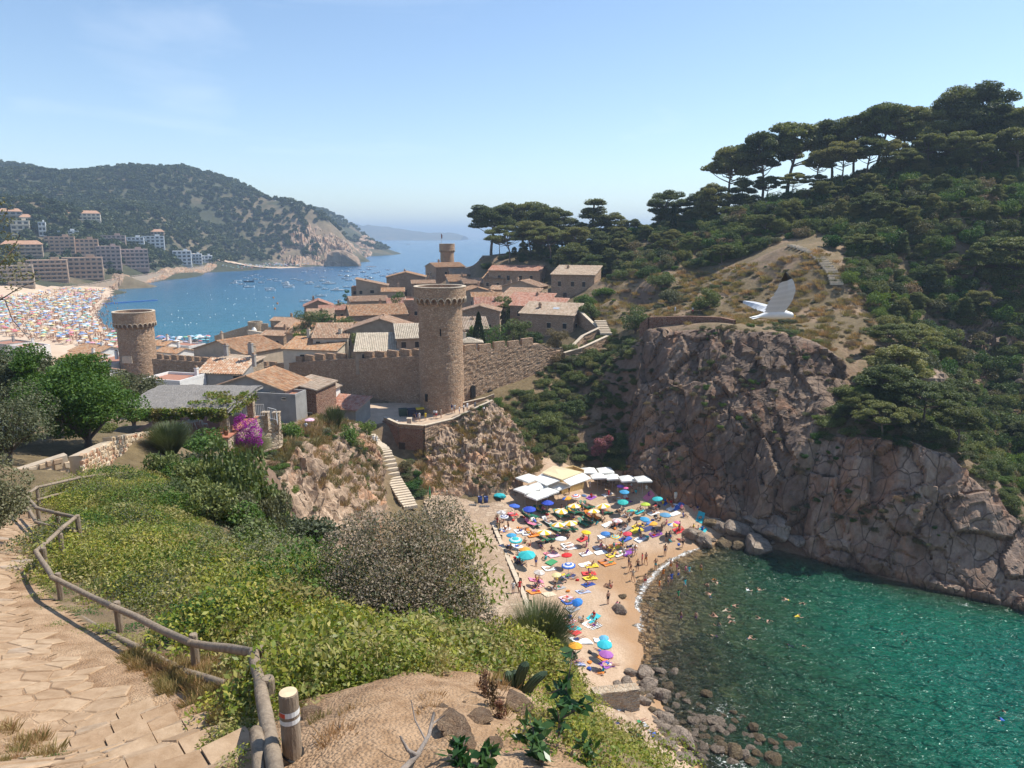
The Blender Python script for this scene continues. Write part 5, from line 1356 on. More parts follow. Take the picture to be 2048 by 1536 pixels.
# ---------------------------------------------------------------- far forest
def far_tree(seed,leaf):
 rg=np.random.default_rng(seed)
 cen=clumps([(0,0,3.2),(1.2,.4,2.6),(-1.1,.6,2.8),(.2,-1.2,2.4)],[2.0,1.5,1.5,1.4],14,rg,.75,.6,.9)
 return leaves_mesh('far_tree',cen,rg.uniform(1.0,1.9,len(cen)),leaf,aspect=.8,rg=rg)
L_far=leaf_mat('far_forest',(0.042,0.062,0.022),(0.07,0.092,0.034),(0.11,0.125,0.055),0.2)
FT=[far_tree(1,L_far),far_tree(2,L_far),far_tree(3,L_far)]
def far_forest():
 g=np.random.default_rng(5);n=30000
 y=g.uniform(430,1900,n);x=-g.uniform(-.05,.80,n)*y
 z=hf(x,y)
 sl=np.hypot(hf(x+6,y)-hf(x-6,y),hf(x,y+6)-hf(x,y-6))/12
 q=np.stack([x/70,y/70,0*x],1)
 f=y*CP-(z-CAMZ)*SP;px=1024+x/f*FPX;py=768-(y*SP+(z-CAMZ)*CP)/f*FPX
 cl=(px>545)&(px<760)&(py>440+(700-px)*0.12)&(fbm(q*1.5,3,2)<.0)
 cl|=(px>380)&(px<560)&(py>395)&(py<450)&(fbm(q*2.2,3,4)>.15)
 town=(px<430)&(py>485+(px<60)*-20)
 m=(z>9)&~cl&(px>-40)&(px<780)&(sl<1.3)&~(town&(g.random(n)<.55))&(fbm(q,4,9)>-.62)
 m|=(z>4)&(px>420)&(px<560)&(py>480)&(py<522)
 x,y,z=x[m],y[m],z[m]
 s=g.uniform(.8,1.9,len(x))*(1+.2*(y>1300))
 gn_scatter('far_forest',np.stack([x,y,z-.6],1),s,FT,'pine forest covering the hills beyond the bay',3)
far_forest()
# ---------------------------------------------------------------- near ground: path, steps, fence, bank
M_wood=bark_mat('weathered_wood',(0.17,0.125,0.085),(0.34,0.265,0.19))
M_wood_cut=plain('cut_wood',(0.62,0.47,0.30),0.8,0.15,14)
def paving_mat():
 m,nt,b=newmat('paving_stone')
 oi=N(nt,'ObjectInfo');g=N(nt,'NewGeometry')
 n=noise(nt,coords(nt,obj=False),4.0,9,0.75)
 r=mathn(nt,'FRACT',mathn(nt,'ADD',oi.outputs['Random'],g.outputs['Random Per Island']))
 col=ramp(nt,r,[(0,(0.40,0.27,0.165)),(0.5,(0.45,0.315,0.20)),(0.9,(0.48,0.345,0.225)),(1.0,(0.36,0.29,0.23))])
 col=mixc(nt,maprange(nt,n,0.35,0.65),mixc(nt,1.0,col,(0.66,0.6,0.52),'MULTIPLY'),col)
 nt.links.new(col,b.inputs['Base Color']);b.inputs['Roughness'].default_value=0.9
 bump(nt,b,n,0.5,0.03)
 return m
M_pave=paving_mat()
def soil_mat(name,a,b_,c_,sc=3.0):
 m,nt,b=newmat(name)
 v=coords(nt);n=noise(nt,v,sc,8,0.75,0.3);n2=noise(nt,v,sc*.2,4)
 vo=voro(nt,v,sc*12)
 col=ramp(nt,n2,[(0.35,a),(0.5,b_),(0.66,c_)])
 col=mixc(nt,maprange(nt,n,0.38,0.6),mixc(nt,1.0,col,(0.62,0.56,0.48),'MULTIPLY'),col)
 col=mixc(nt,maprange(nt,vo,0.08,0.22,0.2,0.0),col,(0.62,0.48,0.33))
 nt.links.new(col,b.inputs['Base Color']);b.inputs['Roughness'].default_value=0.95
 bump(nt,b,mathn(nt,'ADD',n,mathn(nt,'MULTIPLY',vo,-0.5)),0.8,0.06)
 return m
M_soil=soil_mat('bank_soil',(0.33,0.20,0.11),(0.43,0.28,0.165),(0.50,0.345,0.215))
def near_bank():
 """the slope close to the viewer in fine relief"""
 xs=np.arange(-9,4.6,.07);ys=np.arange(2.2,13,.07)
 X,Y=np.meshgrid(xs,ys,indexing='ij');x,y=X.ravel(),Y.ravel()
 z=hf(x,y)+.03
 q=np.stack([x,y,0*x],1)
 f1,f2,rnd,tl=worley(q*1.4,3)
 rough=np.clip((x+2.2)/1.5,0.12,1)
 z+=rough*(.10*fbm(q*.9,4,2)+.045*fbm(q*5,4,6)+.05*(rnd-.5)*(x>-.8))
 fw=y*CP-(z-CAMZ)*SP;ok=inside(np.array([(430,1700),(500,1440),(560,1410),(720,1370),(850,1330),(1010,1315),(1090,1345),(1130,1440),(1260,1700)],float),1024+x/fw*FPX,768-(y*SP+(z-CAMZ)*CP)/fw*FPX)
 F=grid_faces(*X.shape);F=F[ok[F].all(1)]
 me=np_mesh('dirt_bank',np.stack([x,y,z],1),F,[M_soil],smooth=True)
 tagit(link('dirt_bank',me),kind='structure')
near_bank()
def clip_poly(poly,p,q):
 mx,my=(p[0]+q[0])/2,(p[1]+q[1])/2;nx,ny=q[0]-p[0],q[1]-p[1]
 out=[]
 for i in range(len(poly)):
  a,b=poly[i],poly[(i+1)%len(poly)]
  da=(a[0]-mx)*nx+(a[1]-my)*ny;db=(b[0]-mx)*nx+(b[1]-my)*ny
  if da<=0:out.append(a)
  if da*db<0:
   s=da/(da-db);out.append((a[0]+(b[0]-a[0])*s,a[1]+(b[1]-a[1])*s))
 return out
def paving():
 e=drape('stone_path',[tuple(hit(*p)[:2])for p in[(-120,1536),(-200,1300),(-160,1150),(-60,1070),(20,1030),(48,1022),(88,1060),(62,1105),(42,1180),(75,1245),(150,1330),(300,1420),(430,1465),(480,1536)]],.25,M_soil,.04,.0)
 drape('path_verge',[tuple(hit(*p)[:2])for p in[(20,1120),(70,1140),(130,1200),(240,1285),(390,1350),(510,1385),(530,1480),(560,1600),(420,1600),(-100,1600),(-250,1300),(-160,1140),(-60,1060),(20,1020),(60,1020),(95,1060)]],.2,M_soil,.025,.0)
 rd=random.Random(4);d=.29
 P_={}
 for i in range(-90,10):
  for j in range(0,115):P_[i,j]=None if rd.random()<.28 else((i+rd.uniform(.08,.92))*d,(j+rd.uniform(.08,.92))*d)
 poly_px=np.array([(-30,1560),(-30,1050),(20,1040),(60,1050),(58,1100),(36,1180),(62,1240),(140,1330),(290,1418),(420,1460),(470,1560)],float)
 stones=[]
 P_={k:v for k,v in P_.items()if v}
 for(i,j),p in P_.items():
  z=hz(*p);pr=proj(p[0],p[1],z)
  if pr[2]<1 or not inside(poly_px,np.array([pr[0]]),np.array([pr[1]]))[0]:continue
  poly=[(p[0]-1,p[1]-1),(p[0]+1,p[1]-1),(p[0]+1,p[1]+1),(p[0]-1,p[1]+1)]
  for a in(-3,-2,-1,0,1,2,3):
   for b in(-3,-2,-1,0,1,2,3):
    if(a or b)and(i+a,j+b)in P_:poly=clip_poly(poly,p,P_[i+a,j+b])
  cx=sum(v[0]for v in poly)/len(poly);cyy=sum(v[1]for v in poly)/len(poly)
  poly=[(cx+(v[0]-cx)*.975+rd.uniform(-.01,.01),cyy+(v[1]-cyy)*.975+rd.uniform(-.01,.01))for v in poly]
  stones.append((pr[2],poly,cx,cyy))
 stones.sort()
 rest=MB()
 for k,(t,poly,cx,cyy)in enumerate(stones):
  if rd.random()<.1:continue
  mb=rest if k>=290 else MB()
  hs=[hz(*v)for v in poly];lift=rd.uniform(.046,.056)
  n=len(poly)
  vs=[(v[0],v[1],h-.05)for v,h in zip(poly,hs)]+[(v[0],v[1],h+lift-.012)for v,h in zip(poly,hs)]+[(cx+(v[0]-cx)*.9,cyy+(v[1]-cyy)*.9,h+lift)for v,h in zip(poly,hs)]
  fs=[(i,(i+1)%n,n+(i+1)%n,n+i)for i in range(n)]+[(n+i,n+(i+1)%n,2*n+(i+1)%n,2*n+i)for i in range(n)]+[tuple(range(2*n,3*n))]
  mb.add(vs,fs)
  if k<290:mb.build('paving_stone',M_pave,e)
 if rest.v:rest.build('paving_stones',M_pave,e)['kind']='stuff'
 a,b=hit(455,1512),hit(285,1428)
 d2=Vector((b.x-a.x,b.y-a.y));L=d2.length;d2.normalize();nrm=Vector((-d2.y,d2.x))
 for k in range(6):
  c=Vector((a.x,a.y))+d2*(L*k/5.0)
  z=hz(c.x,c.y)+.075
  mb=MB();poly=[]
  fb_=[c+d2*s-nrm*w for s,w in((-.25,-1.7),(-.25,.3),(.17,.3),(.17,-1.7))];mb=MB();mb.prism([tuple(v)for v in fb_],z-.4,z-.03);mb.build('step_bed',M_soil,e)
  w0=-1.7
  while w0<.1:
   w1=w0+rd.uniform(.18,.42);poly=[];mb=MB()
   for s,w in((-.24,w0),(-.26,w1-.012),(.16,w1-.012),(.17,w0)):
    v=c+d2*(s+rd.uniform(-.05,.05))-nrm*w
    poly.append((v.x,v.y))
   mb.prism(poly,z-.35,z+rd.uniform(-.02,.02));mb.build('step_stone',M_pave,e);w0=w1
paving()
def pt(px,py,t):return P(px,py,t)
fe=empty('wooden_fence',hit(386,1350));tagit(fe,'weathered round pole fence with two rails bending along the stone path','fence')
def fence_part(name,pts,rad,mat=None,n=9,smooth=True,top=None):
 mb=MB();mb.tube(pts,rad,n)
 o=mb.build(name,[mat or M_wood],fe,smooth);o.location=-Vector(fe.location)
 return o
posts=[(535,1355,6.6,.062),(521,1296,7.7,.06),(386,1268,9.7,.058),(233,1203,12,.058),(115,1146,14.2,.058),(86,1095,16,.06),(120,1067,17.5,.06),(154,1030,19,.065),(115,1024,20.5,.06),(75,1014,22,.06),(54,988,24,.06),(73,972,26,.06),(157,953,29,.06),(200,948,30.5,.06),(271,942,33,.06)]
for px,py,t,r in posts:
 q=P(px,py,t);zb=min(hz(q.x,q.y),q.z-.7)-.3
 fence_part('post',[(q.x+random.uniform(-.02,.02),q.y,zb),(q.x,q.y,(zb+q.z)/2),(q.x,q.y,q.z-.02),(q.x,q.y,q.z)],[r*1.03,r,r,r*.86],smooth=False)
def rail(pts,r):
 W=[P(*p)for p in pts]
 for a,b in zip(W[:-1],W[1:]):
  m=[a.lerp(b,s)+Vector((random.uniform(-.012,.012),0,random.uniform(-.012,.012)))for s in(.3,.65)]
  d=(b-a).normalized()*.05
  fence_part('rail',[a-d]+m+[b+d],[r*random.uniform(.92,1.06)for _ in range(4)])
rail([(556,1580,4.35),(522,1383,6.4),(507,1305,7.6)],.058)
rail([(507,1305,7.6),(380,1285,9.55),(222,1212,11.85),(105,1155,14.05),(72,1103,15.9),(118,1062,17.4),(150,1035,18.8),(112,1026,20.4),(73,1016,21.9),(52,992,23.9),(73,975,25.9),(157,956,28.9),(200,950,30.4),(271,945,32.9)],.052)
rail([(496,1383,7.7),(376,1345,9.6),(227,1271,11.9),(127,1216,14.1)],.05)
rail([(512,1470,5.2),(522,1560,4.7)],.05)
rail([(150,1060,18.9),(112,1054,20.4),(72,1044,21.9),(55,1015,23.9)],.05)
rail([(75,1000,26),(157,977,29)],.05)
q=P(576,1384,5.0);mp=empty('marker_post',(q.x,q.y,q.z));tagit(mp,'sawn round post with white and red bands tied to the end of the pole fence','post')
mb=MB();mb.lathe([(.068,-1.6),(.067,-.01),(.062,0)],16);mb.build('pole',M_wood,mp,False)
mb=MB();mb.lathe([(.0615,.001),(.03,.004),(.001,.004)],16,cap=False);mb.build('cut_end',M_wood_cut,mp)
for z0,z1,mat in((-.165,-.125,plain('white_band',(.68,.68,.66),.5)),(-.225,-.19,plain('white_band',(.68,.68,.66),.5))):
 mb=MB();mb.lathe([(.0695,z0),(.0695,z1)],18,cap=False);mb.build('band',mat,mp)
mb=MB();mb.add([(.0705*math.cos(a),.0705*math.sin(a),z)for a in np.linspace(R(205),R(262),7)for z in(-.163,-.128)],[(2*i,2*i+2,2*i+3,2*i+1)for i in range(6)]);mb.build('red_band',plain('red_band',(.55,.06,.03),.5),mp)
mb=MB();a=[(-.30+.12*math.cos(s)*1.0,.02+.075*math.sin(s),-.52)for s in np.linspace(0,6.283,14)]
mb=MB();mb.tube([(.075*math.cos(s)-.0,.075*math.sin(s),-.50+.02*math.sin(2*s))for s in np.linspace(0,6.283,14)],.008,5);mb.build('tie',plain('black_strap',(.02,.02,.02),.5),mp)
# ---------------------------------------------------------------- rocks
def rock_mesh(seed,sx=1,sy=1,sz=.7,n=14,rough=.34):
 g=np.random.default_rng(seed)
 th=np.linspace(0,math.pi,n);ph=np.linspace(0,2*math.pi,2*n,endpoint=False)
 T,Ph=np.meshgrid(th,ph,indexing='ij')
 d=np.stack([np.sin(T)*np.cos(Ph),np.sin(T)*np.sin(Ph),np.cos(T)],-1).reshape(-1,3)
 k=13;nn=g.normal(size=(k,3));nn/=np.linalg.norm(nn,axis=1)[:,None];h=g.uniform(.62,1.0,k)
 dot=np.clip(d@nn.T,1e-3,None)
 r=np.min(np.where(d@nn.T>0.05,h/dot,9),axis=1);r=np.clip(r,.4,1.25)
 r*=1+.10*fbm(d*2.2+seed,3)+.04*fbm(d*7+seed,3)
 V=d*r[:,None]*np.array([sx,sy,sz])
 F=[]
 m=2*n
 for i in range(n-1):
  for j in range(m):F.append((i*m+j,(i+1)*m+j,(i+1)*m+(j+1)%m,i*m+(j+1)%m))
 return np_mesh('boulder',V,F,[])
M_boulder=rock_mat('boulder_rock',(0.27,0.215,0.165),(0.37,0.305,0.24),(0.46,0.40,0.33),.5,2.5)
M_boulder_wet=rock_mat('boulder_wet',(0.15,0.11,0.06),(0.22,0.165,0.09),(0.30,0.22,0.11),.5,2.5)
M_bankrock=rock_mat('bank_rock',(0.40,0.25,0.14),(0.50,0.34,0.21),(0.56,0.41,0.27),.5,6)
ROCKS=[rock_mesh(k)for k in range(9)]
def boulder(px,py,w,label,mat=None,t=None,hgt=.75,group=None,name='boulder',zoff=0.0,cat='boulder',base=None):
 q=Vector(base)if base is not None else(hit(px,py)if t is None else P(px,py,t))
 f=proj(*q)[2];s=w/FPX*f/2
 me=random.choice(ROCKS).copy();me.materials.clear();me.materials.append(mat or M_boulder)
 o=link(name,me,None,(q.x,q.y,q.z+s*.3*hgt+zoff));o.scale=(s,s*random.uniform(.8,1.1),s*hgt)
 o.rotation_euler=(random.uniform(-.3,.3),random.uniform(-.3,.3),random.uniform(0,6.28))
 return tagit(o,label,cat,group)
for px,py,w,lab in((905,1465,62,'largest ochre rock breaking out of the dirt bank'),(955,1455,40,'split ochre rock beside the largest bank rock'),(930,1500,40,'ochre rock at the lower side of the bank rocks'),(885,1430,22,'small ochre stone above the bank rocks'),(1035,1420,46,'grey brown rock at the outer rim of the dirt bank below the cactus'),(620,1440,30,'low dark stone half sunk in the bank by the marker post'),(990,1500,30,'ochre stone near the bottom of the dirt bank')):
 boulder(px,py,w*1.25,lab,M_bankrock,name='rock',cat='rock',zoff=.05)
g_=np.random.default_rng(3)
PEB=[rock_mesh(40+k,n=5)for k in range(3)]
for m in PEB:m.materials.append(M_bankrock)
pp=scatter_px([(600,1536),(700,1400),(850,1370),(1040,1370),(1060,1536)],260,5,9)
gn_scatter('gravel',pp,g_.uniform(.008,.03,len(pp)),PEB,'loose gravel on the dirt bank',2)
# ---------------------------------------------------------------- ground cover near the viewer
def clump_proto(seed,leaf,n=900,ls=.07,rad=.6,h=.4,aspect=.5):
 rg=np.random.default_rng(seed)
 a=rg.uniform(0,6.283,n);r=rad*np.sqrt(rg.random(n))
 z=h*(1-(r/rad)**2*.6)*rg.uniform(.35,1.0,n)*(1+.4*fbm(np.stack([r*np.cos(a)*4,r*np.sin(a)*4,0*a+seed],1),2))
 cen=np.stack([r*np.cos(a),r*np.sin(a),z],1)
 return leaves_mesh('leaf_clump',cen,rg.uniform(ls*.55,ls*1.25,n),leaf,rg=rg,aspect=aspect,up=.5)
CL_near=[clump_proto(k,L_honey if k!=2 else L_vine,950,.06,.6,.45)for k in range(4)]+[clump_proto(5,L_dry,300,.05,.5,.35)]
CL_mid=[clump_proto(10+k,(L_honey,L_vine,L_honey,L_green)[k],1500,.065,.9,(.45,.6,.75,.7)[k])for k in range(4)]+[clump_proto(16,L_olive,900,.06,.7,.8)]
CL_dark=[clump_proto(20+k,L_green,500,.08,.7,.5)for k in range(2)]
near_poly=[(490,1310),(560,1260),(640,1230),(740,1290),(900,1300),(1050,1290),(1130,1330),(1080,1380),(1000,1345),(850,1350),(720,1385),(600,1420),(545,1420),(540,1340)]
cover('honeysuckle',[(1,near_poly)],420,.75,1.15,CL_near,80,1.0,20)
cover('honeysuckle',[(.6,[(500,1320),(240,1190),(130,1130),(60,1120),(40,1180),(100,1260),(200,1290),(370,1330),(480,1340)]),(.4,[(480,1420),(500,1380),(540,1450),(520,1536),(490,1500)])],150,.4,.7,CL_near+CL_dark[:1],81,.6,20)
cover('ground_cover',[(1,[(60,1130),(120,1080),(160,1040),(90,1000),(200,960),(300,950),(330,1010),(470,1110),(560,1140),(680,1170),(640,1230),(520,1310),(300,1230),(130,1150)])],900,.7,1.2,CL_mid,82,.9,45)
cover('ground_cover',[(.6,[(1060,1385),(1110,1350),(1190,1410),(1340,1545),(1100,1600),(1060,1480)]),(.4,[(1060,1270),(1130,1320),(1180,1400),(1080,1380)])],230,.5,.8,[clump_proto(33+k,L_vine,1100,.05,.7,.35)for k in range(3)],83,.9,22)
cover('slope_scrub',[(1,[(520,1100),(640,1120),(700,1060),(660,1020),(560,1060)])],60,.6,1.1,[SHRUBS['green'][0][0],SHRUBS['dry'][0][0]],84,.8,70)
hs_pts=np.array([(x,y,hz(x,y))for x,y in zip(np.random.default_rng(9).uniform(-14,8,1500),np.random.default_rng(10).uniform(16,62,1500))if x<6.5-max(0,(62-y)*.05)and(y<40 or x<5)and proj(x,y,hz(x,y)+1.3)[1]>(1150 if proj(x,y,hz(x,y))[0]<1000 else 1260)and y>24])
gn_scatter('hillside_scrub',hs_pts,np.random.default_rng(4).uniform(.6,1.4,len(hs_pts)),[SHRUBS['green'][0][0],SHRUBS['olive'][0][0],SHRUBS['dry'][1][0],SHRUBS['dark'][0][0]],'scrub on the steep slope above the beach',4)
cover('slope_scrub',[(1,[(330,990),(420,960),(540,940),(600,960),(640,1130),(560,1140),(470,1110),(350,1030)])],130,.7,1.5,[SHRUBS['green'][0][0],SHRUBS['dark'][0][0],SHRUBS['olive'][0][0],SHRUBS['green'][1][0]],87,1.1,60)
tufts('dry_grass',[(.5,[(380,1330),(520,1340),(500,1460),(430,1450),(300,1370),(240,1300)]),(.06,[(0,1450),(90,1480),(110,1536),(0,1536)]),(.04,[(560,1440),(1000,1360),(1050,1420),(700,1536)])],330,.1,.3,TUFTS,85,15)
cover('path_weeds',[(1,[(10,1480),(110,1500),(120,1536),(20,1536)])],16,.2,.35,CL_dark,86,.7,12)
def grey_bush():
 q=P(830,1290,12.2);z=hz(q.x,q.y);rg=np.random.default_rng(5)
 e=empty('flowering_bush',(q.x,q.y,z));tagit(e,'large shrub of grey withered blossom rising from the yellow green ground cover','bush')
 cs,rs=[],[]
 for px,py,t,r in((820,1250,15.5,.8),(700,1230,15.8,.6),(940,1230,15.5,.6),(770,1230,15.5,.75),(870,1230,15.5,.8),(740,1150,16.5,.8),(830,1140,16.3,.9),(900,1160,16.3,.7),(700,1110,17.5,.7),(770,1080,17.2,.7),(830,1060,17.2,.6),(690,1190,16.5,.6),(860,1090,17,.65),(790,1190,15.6,.8),(720,1060,18.2,.5),(900,1050,18,.5),(880,1020,18.5,.45)):
  t*=.79;r*=.92;c=P(px,py,t);cs.append((c.x-q.x,c.y-q.y,c.z-z));rs.append(r)
 cen=clumps(cs,rs,4500,rg,.9,.55,.8)
 link('blossom',leaves_mesh('blossom',cen,rg.uniform(.022,.062,len(cen)),L_flower,rg=rg,aspect=.7),e)
 cen=clumps(cs,[r*.9 for r in rs],2200,rg,.9,.3,.9)
 link('foliage',leaves_mesh('foliage',cen,rg.uniform(.05,.10,len(cen)),L_olive,rg=rg,aspect=.3),e)
 st=MB()
 for c,r in zip(cs,rs):
  for k in range(5):
   a=Vector((c[0]*.25,c[1]*.25,max(.0,c[2]*.1)));d=Vector(c)+Vector(rg.normal(0,r*.5,3))
   st.tube([a,a.lerp(d,.5)+Vector((0,0,-.1)),d],[.012,.007,.003],4,cap=False)
 st.build('stem',M_bark,e)
 e2=empty('laurel_bush',(q.x+.9,q.y+.6,z));tagit(e2,'leafy green shrub growing through the right side of the grey bush','bush')
 cs2,rs2=[],[]
 for px,py,t,r in((940,1120,17,.6),(960,1180,16.3,.6),(930,1190,16,.6),(905,1100,17.5,.5),(950,1075,18,.4)):
  t*=.79;r*=.85;c=P(px,py,t);cs2.append(tuple(c-e2.location));rs2.append(r)
 cen=clumps(cs2,rs2,900,rg,.9,.4,.8)
 link('foliage',leaves_mesh('foliage',cen,rg.uniform(.07,.16,len(cen)),L_vine,rg=rg,aspect=.35),e2)
 st=MB()
 for c in cs2:st.tube([(0,0,-.2),(c[0]*.5,c[1]*.5,c[2]*.4),c],[.03,.02,.006],5,cap=False)
 st.build('stem',M_bark,e2)
grey_bush()
L_broom=leaf_mat('broom_soft',(.10,.125,.05),(.17,.19,.085),(.26,.265,.15),.25)
def rush_bush(px,py,t,r,h,label,n=900,leaf=L_rush,w=.012,name='broom_bush'):
 q=P(px,py,t);z=hz(q.x,q.y);e=empty(name,(q.x,q.y,z));tagit(e,label,'bush');rg=np.random.default_rng(int(px))
 a=rg.uniform(0,6.283,n);lean=rg.random(n)**.7*.75;hh=h*rg.uniform(.55,1.05,n)
 b=np.stack([.3*r*np.cos(a)*rg.random(n),.3*r*np.sin(a)*rg.random(n),0*a],1)
 tip=b+np.stack([np.cos(a)*lean*r*1.25,np.sin(a)*lean*r*1.25,hh*(1-.25*lean**2)],1)
 mid=(b+tip)/2+np.stack([-np.cos(a)*.06*r,-np.sin(a)*.06*r,.1*hh],1)
 s=np.stack([-np.sin(a+.6),np.cos(a+.6),0*a],1)*w/2
 V=np.concatenate([np.stack([b-s,b+s,mid+s,mid-s],1).reshape(-1,3),np.stack([mid-s,mid+s,tip+s*.4,tip-s*.4],1).reshape(-1,3)])
 link('stem',np_mesh('stem',V,np.arange(len(V)).reshape(-1,4),[leaf]),e)
rush_bush(1075,1290,13.6,.75,1.15,'upright rush like broom at the edge of the slope over the beach',5200,L_broom,w=.006)
rush_bush(345,960,47,1.5,2.1,'grey green broom bush in front of the pergola',4200,L_broom,w=.022)
rush_bush(500,925,62,1.9,1.9,'soft green broom below the purple bougainvillea',4200,L_broom,w=.026)
rush_bush(668,842,98,1.6,3.4,'pale broom bush by the red stone house',900,w=.06)
for kind,px,py,t,r,h,lab in[('green',395,915,54,2.3,1.7,'dense green bush under the pergola corner'),('green',455,960,50,2.3,2.2,'leafy green bush left of the soft broom'),('olive',390,1020,43,2.4,2.6,'yellowish bush in the middle of the slope shrubs'),('dark',400,1070,36,1.6,2.6,'dark bush at the upper edge of the ground cover'),('dark',480,1110,33,1.9,4.2,'tall dark evergreen shrub at the brink of the spur cliff'),('olive',545,1110,33,1.1,2.6,'thin grey green shrub beside the tall dark evergreen'),('dark',330,1005,39,1.2,2.2,'dark bush beside the end post of the fence'),('green',620,1140,24,.75,.8,'feathery light green bush below the spur cliff'),('green',535,1120,25,.5,1.2,'slim pale green sapling before the dark shrub'),('dark',520,1010,45,1.6,2.0,'shadowed bush at the top of the spur cliff'),('green',578,872,84,2.2,2.6,'rounded green bush right of the walkers'),('green',690,868,98,2.6,2.6,'green mound of creeper above the beach steps'),('green',725,930,106,2.0,2.2,'creeper hanging down beside the beach steps'),('dark',700,910,99,1.8,1.6,'dark creeper on the shoulder of the spur'),('green',820,955,103.5,2.2,1.0,'green creeper on the slope right of the beach steps'),('dark',838,985,103,1.6,.8,'green growth at the foot of the slope right of the steps'),('green',995,830,121,1.4,2.0,'green bush at the top corner of the terrace cliff')]:
 put_shrub(kind,px,py,r,h,lab,t=t)
def cactus():
 q=P(1030,1392,7.4);z=hz(q.x,q.y)-.05;e=empty('columnar_cactus',(q.x,q.y,z));tagit(e,'dark ribbed cactus with curved columns at the rim of the dirt bank','cactus')
 m=plain('cactus_skin',(0.035,0.06,0.025),.6,.2,10);
 for dx,dy,h,bend,r in((-.05,0,.33,-.02,.055),(.02,.03,.42,.07,.06),(.10,-.02,.34,.16,.06),(-.12,.02,.22,-.05,.05),(.0,.12,.26,.0,.05)):
  vs,fs=[],[];n=22;mm=12
  for i in range(mm+1):
   s=i/mm;rr=r*(1.0 if s<.8 else math.sqrt(max(.02,1-((s-.8)/.2)**2)))
   for k in range(n):
    a=6.283*k/n;ra=rr*(1.0 if k%2 else .8)
    vs.append((dx+bend*s*s*1.4+ra*math.cos(a),dy+ra*math.sin(a),h*s))
  for i in range(mm):
   for k in range(n):fs.append((i*n+k,i*n+(k+1)%n,(i+1)*n+(k+1)%n,(i+1)*n+k))
  fs.append(tuple(mm*n+k for k in range(n)))
  mb=MB();mb.add(vs,fs);mb.build('column',m,e)
cactus()
def sapling(base,tip,n,ls,label,branches=4,leaf=L_laurel):
 a,b=P(*base),P(*tip);e=empty('laurel_sapling',a);tagit(e,label,'sapling');rg=np.random.default_rng(int(base[0]+base[1]));d=b-a
 st=MB();lines=[(Vector((0,0,0)),d)]
 for k in range(branches):
  s=.3+.5*k/max(1,branches);p0=d*s;lines.append((p0,p0+Vector(rg.normal(0,1,3)).normalized()*d.length*.28+d*.14))
 cen,dr=[],[]
 for p0,p1 in lines:
  st.tube([p0,p0.lerp(p1,.5)+Vector((.01,0,.01)),p1],[.012,.009,.004],5)
  for i in range(int(n*(p1-p0).length/d.length)):
   s=.25+.75*rg.random();o=Vector(rg.normal(0,1,3)).normalized();o.z=abs(o.z)*.6
   cen.append(p0.lerp(p1,s)+o*ls*.5);dr.append(o)
 st.build('stem',M_bark,e)
 link('foliage',leaves_mesh('foliage',np.array(cen),rg.uniform(ls*.7,ls*1.2,len(cen)),leaf,dirs=np.array(dr),aspect=.42,rg=rg),e)
sapling((1105,1540,5.2),(1145,1305,5.6),46,.11,'tall dark leaved sapling standing up against the beach')
sapling((1090,1560,4.6),(1060,1440,4.9),34,.11,'leafy sapling at the lower left of the tall one')
sapling((930,1560,4.4),(905,1475,4.6),30,.10,'laurel sprig at the bottom edge left of the dead branch stump',3)
sapling((960,1560,4.4),(985,1490,4.6),24,.10,'laurel sprig beside the ochre rocks at the bottom edge',3)
sapling((1280,1560,7.5),(1270,1462,7.9),26,.12,'small laurel sapling low on the green slope by the beach terrace',3)
sapling((1180,1570,5.0),(1165,1475,5.2),30,.10,'bushy laurel sprig right of the tall sapling foot',3)
def dead_branch():
 e=empty('dead_branch',P(815,1540,4.55));tagit(e,'forked grey dead branch sticking up from the bank','branch');o=e.location
 for name,pts,r in(('limb',[(800,1545,4.5),(835,1510,4.6),(858,1470,4.75),(868,1425,4.9)],.022),('limb',[(835,1512,4.6),(815,1500,4.55),(800,1472,4.6)],.016),('twig',[(852,1482,4.7),(830,1440,4.8),(822,1400,4.9)],.007),('twig',[(862,1450,4.85),(890,1430,4.9)],.008)):
  MB().tube([P(*p)-o for p in pts],[r*(1-.55*k/(len(pts)-1))for k in range(len(pts))],6).build(name,M_bark_pale,e,True)
dead_branch()
for k,(px,py,t,h)in enumerate(((985,1430,6.1,.28),(970,1390,6.5,.25),(1000,1460,5.8,.2))):
 q=P(px,py,t);z=hz(q.x,q.y);rg=np.random.default_rng(k);n=260;a=rg.uniform(0,6.28,n);hh=rg.random(n)*h;rr=.08*(1-hh/h*.5)
 e=empty('dry_weed',(q.x,q.y,z));tagit(e,['reddish dry weed on the dirt bank left of the cactus','dry weed tuft above the reddish one on the bank','lowest reddish weed at the bank rim'][k],'weed')
 link('foliage',leaves_mesh('foliage',np.stack([np.cos(a)*rr*rg.random(n),np.sin(a)*rr*rg.random(n),hh],1),rg.uniform(.015,.04,n),leaf_mat('dry_red',(.12,.05,.03),(.2,.1,.06),(.3,.17,.1)),rg=rg),e)
 st=MB()
 for i in range(7):st.tube([(0,0,-.03),(rg.normal(0,.05),rg.normal(0,.05),h)],[.004,.002],3,cap=False)
 st.build('stem',M_bark,e)
